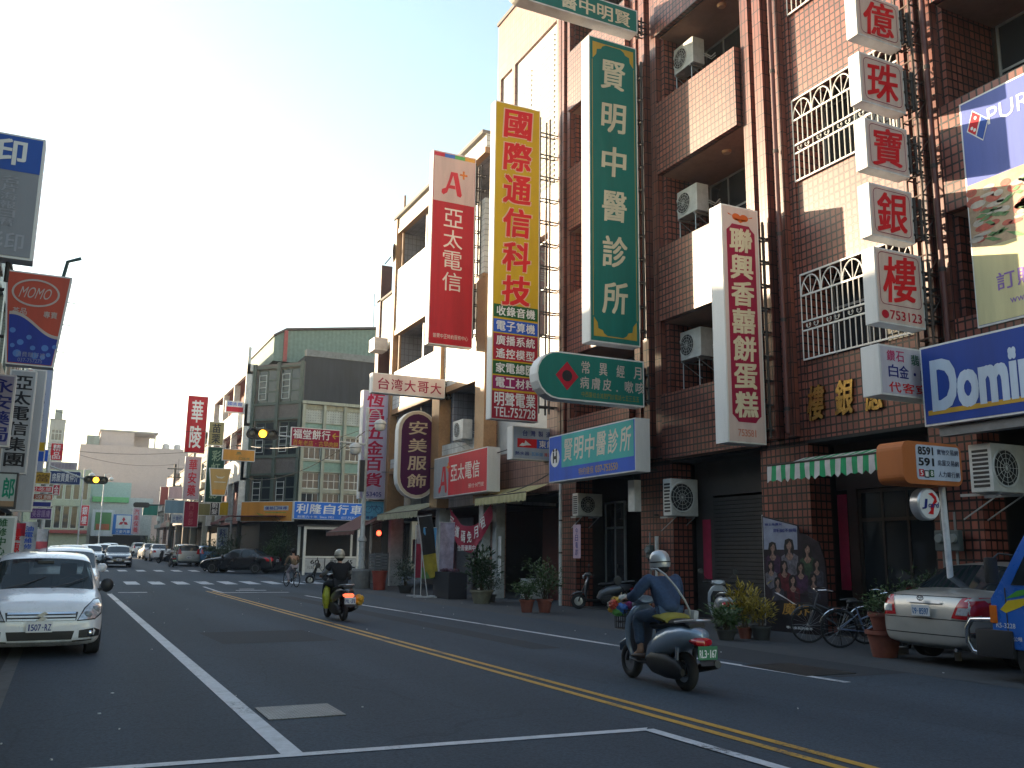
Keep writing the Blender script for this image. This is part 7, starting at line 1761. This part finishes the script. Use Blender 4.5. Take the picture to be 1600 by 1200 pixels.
# -- flag banners
def flag(label, px, py, cols, h=2.7, wd=.55, rz=0., lean=0.):
    g = at_g(px, py); t = thing('flag_banner', label, 'flag', (g.x, g.y, gz(g.y)), rz, 'flag banners on the pavement'); t.rotation_euler.y = lean
    MB().bx(-.22, .22, -.22, .22, 0, .05).obj('base', mt('flag_base', (.34, .35, .36), .6), t, bev=.01)
    mb = MB(); mb.bar((0, 0, .05), (0, 0, h), .018, 8).bar((0, 0, h-.02), (wd, 0, h-.02), .01, 6); mb.obj('pole', mt('flag_pole', (.5, .5, .5), .4), t)
    z = h-.03; hh = (h-.7)
    for i, (c, f) in enumerate(cols):
        mb = MB(); G = []
        for k in range(9):
            zz = z-hh*f*k/8; G.append([mb.b.verts.new((.02+(wd-.04)*q/6, .05*sin(q*.9+zz*2.2), zz)) for q in range(7)])
        for A, B in zip(G, G[1:]):
            for q in range(6): mb.b.faces.new((A[q], A[q+1], B[q+1], B[q]))
        mb.obj('cloth', mt('flag_%d_%d_%d' % tuple(int(v*100) for v in c), c, .8, var=.3, scale=5), t, smooth=True); z -= hh*f
    return t
flag('white and red flag banner, leftmost of the group before the dress shop', 647, 932, [((.45, .42, .42), .35), ((.40, .03, .06), .65)], 2.6)
f = flag('sky blue flag banner with red and green marks in the group', 657, 934, [((.08, .28, .55), .62), ((.40, .10, .10), .16), ((.10, .2, .06), .22)], 2.5)
flag('black and yellow flag banner leaning in the group', 668, 934, [((.015, .015, .017), .62), ((.32, .26, .03), .38)], 2.9, lean=-.16)
flag('lilac white flag banner at the right of the group', 684, 934, [((.34, .30, .40), 1.0)], 2.7, .6)
def lflag(label, tl, br, Y, cols, txt=None, tm=None):
    a = at_y(*tl, Y); b = at_y(*br, Y); t = thing('flag_banner', label, 'flag', (a.x, Y, 0), 0, 'flag banners by the left shops')
    MB().bar((0, 0, 0), (0, 0, a.z), .02, 8).obj('pole', MATS['flag_pole'], t); MB().lathe([(.2, 0), (.2, .05), (.03, .06)], (0, 0, 0), 14).obj('base', MATS['flag_base'], t)
    w_ = b.x-a.x; H_ = a.z-b.z; z = a.z
    for i, (c, f) in enumerate(cols):
        mb = MB(); G = []
        for k in range(7):
            zz = z-H_*f*k/6; G.append([mb.b.verts.new((.02+w_*q/6, .04*sin(q*.9+zz*2.4), zz)) for q in range(7)])
        for A, B in zip(G, G[1:]):
            for q in range(6): mb.b.faces.new((A[q], A[q+1], B[q+1], B[q]))
        mb.obj('cloth', mt('flag_%d_%d_%d' % tuple(int(v*100) for v in c), c, .8, var=.3, scale=5), t, smooth=True); z -= H_*f
    if txt: T = Text(); T.down(txt, w_*.52, a.z-.1, b.z+.1, w_*.55, .03); T.obj(tm, t, -.07)
    return t
WCL = (.48, .50, .54)
lflag('white flag with a red top by the left shops', (17, 817), (33, 875), 24, [((.45, .03, .07), .35), (WCL, .65)], '優惠', S_LRED)
lflag('white flag with blue characters by the left shops', (36, 815), (53, 865), 26, [(WCL, 1)], '油電維修', S_BLUE)
lflag('white flag with a red blot, rightmost by the left shops', (55, 826), (72, 866), 28, [(WCL, .5), ((.5, .1, .12), .3), (WCL, .2)])
# -- odds and ends on the right pavement
g = at_g(702, 935); t = thing('display_table', 'low dark covered display box on the pavement by the flags', 'box', (g.x, g.y, 0), RZR)
MB().bx(-.75, .75, -.35, .35, 0, .92).obj('box', mt('cloth_dark_navy', (.02, .021, .028), .8), t, bev=.02); mb = MB()
for k in range(7): mb.ball((-.6+.2*k, random.uniform(-.2, .2), .97), .09, 2, (1, 1, .8))
mb.obj('goods', mt('goods_dark', (.08, .03, .05), .6, var=.8, scale=6), t, smooth=True)
g = at_g(585, 922); t = tag(MB().lathe([(.24, 0), (.32, .75), (.34, .75), (.34, .8), (.30, .8), (.22, .05), (.01, .05)], (0, 0, 0), 20).obj('bucket', mt('bucket_red', (.30, .05, .03), .55), smooth=True), 'red plastic tub standing beside the lamp post', 'tub'); t.location = (g.x+.2, g.y, 0)
mb = MB(); mb.bx(-.45, .45, -.3, .3, 0, .04)
for k in range(5): mb.bx(-.45, .45, -.3, -.28, .06+.13*k, .15+.13*k).bx(-.45, .45, .28, .3, .06+.13*k, .15+.13*k).bx(-.45, -.43, -.28, .28, .06+.13*k, .15+.13*k).bx(.43, .45, -.28, .28, .06+.13*k, .15+.13*k)
for x in (-.44, .44):
    for y in (-.29, .29): mb.bx(x-.02, x+.02, y-.02, y+.02, -.85, .72)
o = tag(mb.obj('crate_rack', mt('crate_grey', (.13, .14, .15), .6, stain=.3)), 'grey plastic crate rack standing behind the red tub', 'crate'); o.location = (g.x+.45, g.y+1.0, .85); o.rotation_euler.z = RZR
t = thing('red_lantern', 'small lit red lamp hanging under the maroon canopy', 'lamp', at_y(592, 833, 41), 0)
MB().ball((0, 0, 0), .11, 3, (1, 1, 1.1)).obj('glow', REDL, t, smooth=True); MB().bar((0, 0, .1), (0, 0, .55), .008, 5).obj('cord', PLAST, t)
g = at_g(815, 938); t = tag(MB().bx(-.4, .4, -.3, .3, .02, .72).obj('cabinet', MATS['aircon_cream'], bev=.02), 'low cream cabinet standing behind the pair of terracotta pots', 'cabinet'); t.location = (g.x+.8, g.y+.6, 0)
# -- white framed stall at the side street
a = at_y(476, 822, 55); b = at_y(560, 888, 55)
t = thing('food_stall', 'white framed street stall with dark opening and price panels below', 'stall', (a.x, 55, gz(55)), 0)
W = b.x-a.x; H = a.z-gz(55)
mb = MB(); mb.bx(0, .14, 0, .14, 0, H).bx(W-.14, W, 0, .14, 0, H).bx(0, .14, 1.5, 1.64, 0, H).bx(W-.14, W, 1.5, 1.64, 0, H).bx(.14, W-.14, 0, .14, H-.16, H).bx(.14, W-.14, .02, .12, 1.0, 1.12); mb.obj('frame', WHITEFR, t)
MB().bx(-.05, W+.05, -.1, 1.7, H+.002, H+.1).obj('roof', POLED, t); MB().bx(.14, W-.14, 1.5, 1.56, 1.0, H-.1).obj('back', SHOPDARK, t); MB().bx(.14, W-.14, .14, 1.5, .95, 1.0).obj('counter', POLED, t)
for i, (x0, x1) in enumerate(((.15, W*.38), (W*.40, W*.68), (W*.70, W-.15))):
    MB().bx(x0, x1, .03, .08, .15, .98).obj('panel', mt('stall_panel', (.40, .42, .44), .5), t)
    T = Text(); T.put(('60', '豆花', '45')[i], (x0+x1)/2, .78, (x1-x0)*.45, .24, .03); T.row('元起每份', x0+.1, x1-.1, .45, .16, .01); T.obj(S_BLACK, t, .026)
# -- film standee by the glass doors
a = at_g(1198, 985); b = at_g(1292, 994)
ang = math.atan2(b.y-a.y, b.x-a.x)
t = thing('poster_stand', 'tall dark film poster stand with printed figures and a pale top', 'poster', (a.x, a.y, 0), ang)
W = math.hypot(b.x-a.x, b.y-a.y); H = at_y(1197, 806, a.y).z
PS = [(0, 0), (W, 0), (W*1.05, H*.30), (W*1.04, H*.60), (W*.95, H*.76), (W*.72, H*.83), (W*.64, H*.84), (W*.62, H*.91), (0, H)]
MB().prism(PS, 'y', -.015, .02).obj('board', mt('poster_dark', (.022, .014, .02), .4, var=.6, scale=4), t)
T = Text(); T.shape([(.03, H*.70), (W*.60, H*.70), (W*.61, H*.90), (.03, H*.985)]); T.obj(mt('poster_sky', (.26, .28, .36), .4, var=.2), t, -.018, 'sky_print')
PF = [mt('print_hair', (.012, .009, .010), .4), mt('print_skin', (.25, .15, .115), .4, var=.6, scale=28)]+[mt('print_cloth_%s' % n_, c_, .4, var=.8, scale=9) for n_, c_ in (('white', (.13, .12, .14)), ('green', (.03, .055, .03)), ('plum', (.05, .02, .05)), ('red', (.09, .012, .018)), ('grey', (.04, .04, .055)))]
for i, (x, z, s_, tl_, cl_) in enumerate([(.17, .715, .145, .1, 4), (.46, .735, .165, -.05, 2), (.76, .70, .15, .1, 3), (.90, .58, .12, .2, 6), (.13, .56, .12, -.2, 2), (.36, .56, .13, .15, 5), (.64, .55, .13, -.1, 4), (.84, .46, .12, .1, 6), (.50, .44, .13, .05, 5), (.24, .42, .12, -.1, 6)]):
    y0 = -.0185-.0008*i; X, Z = W*x, H*z; q = s_*2.2
    T = Text(); T.shape([(X-q*.55, Z-q*1.5), (X-q*.15, Z-q*1.9), (X+q*.6, Z-q*1.6), (X+q*.62, Z-q*.6), (X+q*.25, Z-q*.42), (X-q*.2, Z-q*.42), (X-q*.6, Z-q*.65)]); T.obj(PF[cl_], t, y0, 'garment_print')
    T = Text(); T.shape([(X-q*.30+tl_*q*.1, Z-q*.75), (X-q*.38, Z-q*.1), (X-q*.28, Z+q*.33), (X, Z+q*.42), (X+q*.28, Z+q*.33), (X+q*.37, Z-q*.15), (X+q*.26, Z-q*.6), (X+q*.1, Z-q*.3), (X-q*.12, Z-q*.35)]); T.obj(PF[0], t, y0-.0002, 'hair_print')
    T = Text(); T.shape([(X-q*.28, Z-q*.62), (X-q*.08, Z-q*.42), (X-q*.08, Z-q*.2), (X+q*.08, Z-q*.2), (X+q*.08, Z-q*.42), (X+q*.3, Z-q*.6), (X+q*.12, Z-q*.85), (X-q*.1, Z-q*.85)]); T.disc(X+tl_*q*.15, Z, q*.19, q*.27, 14); T.obj(PF[1], t, y0-.0004, 'skin_print')
    T = Text(); T.shape([(X-q*.22+tl_*q*.15, Z+q*.03), (X-q*.12+tl_*q*.15, Z+q*.27), (X+tl_*q*.15+q*.05, Z+q*.29), (X+tl_*q*.15-q*.06, Z+q*.12)]); T.obj(PF[0], t, y0-.0006, 'feature_print')
T = Text(); T.shape([(0.02, .02), (W-.02, .02), (W*1.0, H*.27), (W*.6, H*.24), (W*.3, H*.27), (.02, H*.25)]); T.obj(mt('poster_black', (.012, .009, .012), .4, var=.6, scale=5), t, -.0285, 'dark_print')
T = Text(); T.shape([(W*.18, H*.33), (W*.24, H*.33), (W*.5, H*.24), (W*.56, H*.235), (W*.3, H*.30)]); T.obj(S_LWHITE, t, -.0295, 'blade_print')
T = Text(); T.row('魔界', W*.30, W*.78, H*.20, H*.10, .02, slant=.15); T.obj(mt('print_gold', (.42, .22, .04), .4), t, -.030)
T = Text(); T.row('等你來玩的魔界', W*.36, W*.80, H*.045, H*.022, .02); T.obj(S_LWHITE, t, -.030, 'small_lettering'); T = Text(); T.row('線上免費玩', .08, W*.36, H*.92, H*.022, .02); T.row('即日起不設限', W*.2, W*.6, H*.865, H*.03, .02); T.obj(S_NAVY, t, -.026, 'top_lettering')
mb = MB(); mb.bar((-.02, .02, 0), (-.02, .02, H+.02), .014, 6); mb.bar((W*.4, .02, .9), (W*.4, .5, 0), .014, 6); mb.obj('stand', WHITEFR, t)
t = tag(MB().box((0, 0, .06), (.5, .34, .12)).obj('wheel_stop', mt('kerb_block', (.14, .14, .14), .9)), 'grey concrete block on the pavement behind the terracotta pots', 'block'); t.location = (12.55, 11.35, 0)
# ================================================================== SIGNS ON THE LEFT AND FAR DOWN THE STREET
S_DIM = sm('sign_dim_grey', (.26, .27, .30))
a = at_y(71, 225, 14); b = at_y(52, 413, 14)
t = sign('tall hanging sign with blue head and faded grey body at the left edge', (-2.75, 14, b.z), 0, (a.x+b.x)/2+2.75, a.z-b.z, .3, face=S_DIM); W = (a.x+b.x)/2+2.75; H = a.z-b.z; t['w'] = W; t['h'] = H
panel(t, .03, W-.03, H*.70, H-.03, sm('sign_royal_blue', (.035, .10, .40)))
T = Text(); T.put('印', W-.40, H*.85, .34, H*.2, .05); T.put('彩', W-.95, H*.85, .36, H*.2, .05); T.obj(S_LWHITE, t, Y0(t, 2))
T = Text(); T.down('名片海報日曆', W-.38, H*.66, H*.25, .2, .02); T.row('影印', W-.62, W-.12, H*.13, H*.14, .03); T.obj(sm('letter_faded', (.34, .35, .40)), t, Y0(t))
T = Text(); T.disc(W-.86, H*.56, .22, .2); T.shape([(W-1.06, H*.52), (W-.66, H*.52), (W-.86, H*.40)]); T.obj(S_NAVY, t, Y0(t), 'logo'); T = Text(); T.ring(W-.86, H*.56, .15, .14, .025); T.obj(S_LWHITE, t, Y0(t, 2), 'logo_line')
MB().bar((W-.7, 0, -.02), (W-.7, 0, -.35), .04, 8).bar((W-.3, 0, -.02), (W-.3, 0, -.3), .03, 8).obj('bracket', IRON, t)
# cup shaped sign
P4 = [at_y(113, 437, 19), at_y(83, 577, 19), at_y(8, 575, 19)]
xr, zt = P4[0].x, P4[0].z; zb = P4[1].z; xl = 2*(P4[1].x+P4[2].x)/2-xr
t = thing('shop_sign', 'cup shaped drinks sign, red above and blue with bubbles below, with a straw', 'sign', (xl, 19, zb), 0)
W = xr-xl; H = zt-zb; c0 = P4[2].x-xl; c1 = P4[1].x-xl; t['th'] = .3
CUP = [(c0, 0), (c1, 0), (W, H), (0, H)]; ed = lambda f: (c0*(1-f), c1+(W-c1)*f)
MB().prism(CUP, 'y', -.15, .15).obj('case', CASE, t); MB().prism(inset_poly(CUP, .03), 'y', -.156, -.149).obj('panel', sm('cup_red', (.50, .085, .05)), t)
wave = [(ed(.40)[0]+.04+(ed(.40)[1]-ed(.40)[0]-.08)*k/16, H*(.47+.07*sin(.9+k/16*4.2)-.10*k/16)) for k in range(17)]
T = Text(); T.shape([(c0+.04, .04), (c1-.04, .04)]+wave[::-1]); T.obj(sm('cup_blue', (.03, .05, .30)), t, Y0(t), 'drink')
T = Text()
for (x, z), (x2, z2) in zip(wave, wave[1:]): T.shape([(x, z), (x2, z2), (x2, z2+.06), (x, z+.06)])
T.ring(W*.48, H*.78, W*.36, H*.15, .035, 36); T.put('MOMO', W*.48, H*.78, W*.46, H*.12, .0, slant=.25); T.row('茶品', W*.16, W*.38, H*.57, H*.07, .02); T.row('專賣', W*.62, W*.84, H*.56, H*.07, .02); T.obj(sm('cup_letter', (.50, .42, .38)), t, Y0(t, 2))
T = Text()
for (x, z, r_) in ((.2, .36, .05), (.33, .24, .055), (.45, .30, .045), (.52, .19, .045), (.70, .20, .06), (.84, .22, .04), (.3, .12, .07), (.56, .11, .06), (.68, .1, .045), (.76, .13, .04), (.22, .2, .04)): T.disc(W*x, H*z, r_)
T.obj(sm('bubble_blue', (.10, .22, .55)), t, Y0(t, 2), 'bubble_print')
T = Text(); T.row('消費贈好禮', W*.28, W*.72, H*.115, H*.055, .01); T.put('037-757275', W*.5, H*.055, W*.36, H*.04, .01); T.obj(sm('cup_dim', (.25, .27, .38)), t, Y0(t, 3), 'small_lettering')
sa, sb, sc = at_y(98, 436, 19), at_y(106, 409, 19), at_y(127, 404, 19)
MB().tube([(sa.x-xl, 0, sa.z-zb), (sb.x-xl, 0, sb.z-zb), (sc.x-xl, 0, sc.z-zb)], .035, 8).obj('straw', mt('straw_green', (.05, .09, .09), .5), t)
MB().bar((0, 0, H*.8), (-1.2, 0, H*.8), .03).bar((c0*.5, 0, H*.3), (-1.2, 0, H*.3), .03).obj('bracket', IRON, t)
mb = MB()
for z in (.2, .5, .75): mb.bar((ed(z)[1], .05, H*z), (ed(z)[1]+.14, .05, H*z-.01), .008, 5)
mb.obj('spike', IRON, t)
def lsign(label, tl, br, Y, face, txt=None, tm=None, vert=True, bold=.03, fill=.6, th=.28, **k):
    t = psign(label, tl, br, Y, face=face, th=th, **k); W, H = t['w'], t['h']
    if txt:
        T = Text()
        if vert: T.down(txt, W*.5, H*.95, H*.06, W*fill, bold)
        else: T.row(txt, W*.08, W*.92, H*.5, H*fill, bold)
        T.obj(tm or S_BLACK, t, Y0(t))
    return t
lsign('white vertical sign with big black characters on the left side', (17, 578), (41, 742), 25, sm('sign_offwhite', (.40, .42, .44)), '亞太電信集團', S_BLACK, fill=.72)
lsign('pale lilac sign with dark blue brush characters at the very left edge', (-14, 585), (14, 700), 21, sm('sign_pale_mauve', (.36, .34, .42)), '永安藥局', S_NAVY, fill=.8)
t = lsign('white green sign with a green character in a black frame at the left edge', (-22, 737), (24, 795), 20.3, sm('sign_mint_white', (.42, .47, .45)), None, case=PLAST); W, H = t['w'], t['h']; T = Text(); T.put('郎', W*.74, H*.56, W*.34, H*.56, .04); T.put('新', W*.28, H*.56, W*.34, H*.56, .04); T.obj(sm('letter_jade', (.01, .22, .13)), t, Y0(t)); panel(t, W*.06, W*.94, H*.05, H*.2, sm('strip_tan', (.3, .2, .12)))
t = lsign('pale blue vertical phone shop sign with coloured squares low down on the left', (50, 574), (67, 738), 33, sm('sign_powder_blue', (.38, .44, .60)), None); W, H = t['w'], t['h']; T = Text(); T.down('台灣大哥大', W*.5, H*.78, H*.36, W*.5, .02); T.obj(sm('letter_greyblue', (.10, .12, .2)), t, Y0(t))
for i, (c, z0, z1) in enumerate((('or', .20, .28), ('ye', .20, .28), ('re', .10, .19), ('bl', .10, .19))): panel(t, W*(.04 if i % 2 == 0 else .5), W*(.5 if i % 2 == 0 else .96), H*z0, H*z1, {'or': S_ORANGE, 'ye': S_YEL, 're': S_RED, 'bl': S_BLUE}[c])
lsign('narrow white sign with a red head beside the pale blue phone sign', (41, 577), (50, 800), 29, sm('sign_offwhite', (.40, .42, .44)), None)
lsign('small red panel at the head of the narrow white sign', (43, 577), (51, 606), 28.6, S_RED, None, th=.1)
far = [('white notice board sign with blue foot far down the left', (46, 700), (60, 725), 45, S_WHITE, '和平', S_BLUE), ('blue and pale round logo sign far left', (62, 702), (75, 722), 58, S_BLUE, None, None), ('red and white slanting sign on the far left row', (80, 692), (97, 720), 76, S_RED, '精品', S_LWHITE), ('long pale horizontal sign on the far left', (77, 721), (120, 735), 72, sm('sign_pale_grey_pink', (.42, .38, .42)), '真善美攝影禮服', sm('letter_dim', (.3, .26, .32))), ('dark blue horizontal sign with white characters on the far left', (78, 735), (125, 758), 66, sm('sign_dark_blue', (.03, .055, .16)), '房屋買賣仲介', S_LWHITE), ('yellow sign with brown emblem on the far left', (56, 737), (78, 757), 57, sm('sign_mustard', (.42, .27, .03)), '當', sm('letter_brown', (.12, .06, .02))), ('red sign with white brush writing on the far left', (50, 759), (82, 770), 52, S_RED, '小吃部', S_LWHITE), ('orange red strip sign below the red brush sign', (52, 771), (82, 782), 52.6, sm('sign_vermilion', (.42, .09, .03)), '涼麵', S_LWHITE), ('small crimson vertical sign beside the red brush sign', (83, 757), (93, 774), 60, sm('sign_crimson', (.42, .01, .04)), '金', S_LWHITE), ('violet sign below the orange strip on the far left', (48, 793), (80, 812), 48, sm('sign_violet', (.11, .05, .22)), '美容護膚', sm('letter_lilac', (.4, .3, .5))), ('dark navy sign above the violet one on the far left', (50, 783), (80, 793), 48.5, S_NAVY, None, None)]
for lab, tl, br, Y, f_, tx, tm in far: lsign(lab, tl, br, Y, f_, tx, tm, vert=(br[1]-tl[1]) > (br[0]-tl[0])*1.15, bold=.02, th=.2, group='signs far down the left side')
lsign('white board with green characters standing at the left edge of the street', (-14, 806), (20, 872), 19.6, sm('board_mint', (.42, .46, .44)), '維修中心', S_GREEN, fill=.34)
# right side, far
t = lsign('tall red sign with white handwritten characters on the far right', (294, 618), (319, 709), 68, SRED_T, '華陵', S_LWHITE, fill=.55); 
t = lsign('pale pink sign with red characters below the tall red one', (290, 713), (310, 781), 68.4, sm('sign_rose_white', (.50, .38, .42)), '華安藥', S_RED, fill=.5)
lsign('dark red sign lowest below the tall red one', (288, 783), (308, 824), 68.8, sm('sign_wine', (.30, .01, .04)), '門市部', sm('letter_wine_light', (.45, .1, .12)), fill=.3)
t = lsign('tan sign with dark characters above a dark green one on the far right', (327, 659), (348, 697), 63, sm('sign_tan', (.36, .28, .12)), '苗栗', S_BLACK, fill=.55, bold=.03)
lsign('dark green vertical sign with pale characters on the far right', (325, 698), (346, 786), 63.2, sm('sign_forest', (.015, .06, .035)), '彩虹攝影', sm('letter_sage', (.3, .36, .22)), fill=.5)
t = lsign('small white sign with blue and red halves high on the corner building', (353, 626), (380, 646), 64, S_WHITE, None); W, H = t['w'], t['h']; panel(t, .05, W-.05, .05, H*.48, S_RED); T = Text(); T.row('國術館', W*.1, W*.9, H*.74, H*.3, .02); T.obj(S_BLUE, t, Y0(t))
t = lsign('orange horizontal sign with a small bowl picture near the traffic light', (348, 701), (397, 722), 60.5, S_ORANGE, None); W, H = t['w'], t['h']; T = Text(); T.row('口味棒', W*.5, W*.85, H*.22, H*.22, .02); T.rect(W*.4, W*.6, H*.52, H*.56); T.shape([(W*.42, H*.62), (W*.58, H*.62), (W*.55, H*.78), (W*.45, H*.78)]); T.obj(sm('letter_olive', (.2, .17, .06)), t, Y0(t))
pa, pb, pc = at_y(327, 731, 60.8), at_y(361, 733, 60.8), at_y(354, 775, 60.8)
t = thing('shop_sign', 'tan cup shaped sign below the orange horizontal one', 'sign', (pa.x, 60.8, pc.z), 0); W = pb.x-pa.x; H = pa.z-pc.z; t['th'] = .2
CUP = [(W*.16, 0), (W*.80, 0), (W, H), (0, H)]; MB().prism(CUP, 'y', -.1, .1).obj('case', CASE, t); MB().prism(inset_poly(CUP, .04), 'y', -.106, -.099).obj('panel', sm('sign_caramel', (.50, .30, .10)), t)
T = Text(); T.shape([(W*.24, .1), (W*.76, .1), (W*.79, H*.22), (W*.22, H*.22)]); T.obj(S_ORANGE, t, Y0(t), 'colour_panel'); T = Text(); T.shape([(W*.3, H*.74), (W*.4, H*.64), (W*.6, H*.62), (W*.75, H*.72), (W*.6, H*.68), (W*.42, H*.69)]); T.rect(W*.25, W*.78, H*.48, H*.51); T.obj(sm('letter_dim_white', (.55, .5, .4)), t, Y0(t), 'swoosh')
for lab, tl, br, Y, f_, tx, tm in (('olive sign with a dark figure low on the far right', (310, 786), (328, 806), 70, sm('sign_olive', (.20, .19, .09)), None, None), ('dark grey sign with white characters low on the far right', (328, 784), (342, 806), 70.4, S_BLACK, '剪髮', S_LWHITE), ('mustard sign low on the far right', (343, 784), (356, 806), 66, S_YEL, None, None), ('pale vertical sign with blue characters at the far right shop', (340, 824), (354, 858), 67, sm('sign_sky_white', (.40, .46, .52)), '科大', S_NAVY), ('pale blue painted sign board at the far right bend', (258, 781), (290, 803), 84, sm('sign_dull_blue', (.16, .27, .36)), None, None), ('white sign with blue writing under the dull blue board', (268, 803), (290, 818), 83, sm('sign_sky_white', (.40, .46, .52)), '土地代書', S_NAVY), ('pale pink sign above the dull blue board', (264, 760), (284, 780), 85, sm('sign_rose_white', (.50, .38, .42)), None, None), ('red sign far right behind the pink one', (251, 760), (262, 790), 92, sm('sign_brick_red', (.34, .10, .09)), None, None), ('teal sign with white writing far down the right', (224, 787), (246, 806), 100, S_TEAL, None, None), ('vertical white and red sign near the end of the street', (208, 793), (217, 835), 118, sm('sign_rose_white', (.50, .38, .42)), '汽車保養', S_RED), ('small red hanging sign near the end of the street', (127, 789), (137, 822), 116, S_RED, '銀樓', S_LWHITE)):
    lsign(lab, tl, br, Y, f_, tx, tm, vert=(br[1]-tl[1]) > (br[0]-tl[0])*1.05, bold=.02, th=.2, group='signs far down the right side')
t = lsign('blue and white sign with three red diamonds at the end of the street', (177, 803), (208, 836), 131, sm('sign_cobalt', (.03, .17, .50)), None); W, H = t['w'], t['h']
panel(t, W*.16, W*.84, H*.30, H*.94, S_LWHITE)
T = Text()
for dx, dz, a in ((0, .125, 0), (-.105, -.065, 2.1), (.105, -.065, -2.1)):
    cx, cz = W*.5+dx*W, H*.62+dz*W; T.shape([(cx+W*(x*cos(a)-z*sin(a)), cz+W*(x*sin(a)+z*cos(a))) for x, z in ((0, .13), (.075, 0), (0, -.13), (-.075, 0))])
T.obj(S_RED, t, Y0(t, 2), 'emblem'); T = Text(); T.row('三菱汽車', W*.16, W*.84, H*.15, H*.16, .02); T.obj(S_LWHITE, t, Y0(t))
t = lsign('white framed advertising screen with green and red picture at the end of the street', (145, 796), (176, 838), 131.5, S_WHITE, None); W, H = t['w'], t['h']; panel(t, W*.14, W*.86, H*.22, H*.9, sm('screen_green', (.12, .28, .10))); panel(t, W*.2, W*.8, H*.24, H*.46, sm('screen_red', (.48, .14, .06)), 2)
# ================================================================== THE AIR: thin evening haze round the whole place
hz = MB().bx(-420, 420, -80, 920, -1.0, 40.0).obj('haze', bpy.data.materials.new('haze_air')); struct(hz, 'stuff')
hm = hz.data.materials[0]; hm.use_nodes = True; ht = hm.node_tree; ht.nodes.clear()
pv = N(ht, 'ShaderNodeVolumePrincipled'); pv.inputs['Color'].default_value = (.92, .94, 1, 1); pv.inputs['Density'].default_value = .0006; pv.inputs['Anisotropy'].default_value = .35
ho = N(ht, 'ShaderNodeOutputMaterial'); ht.links.new(pv.outputs[0], ho.inputs['Volume'])
hz['label'] = 'thin pale evening haze filling the street'
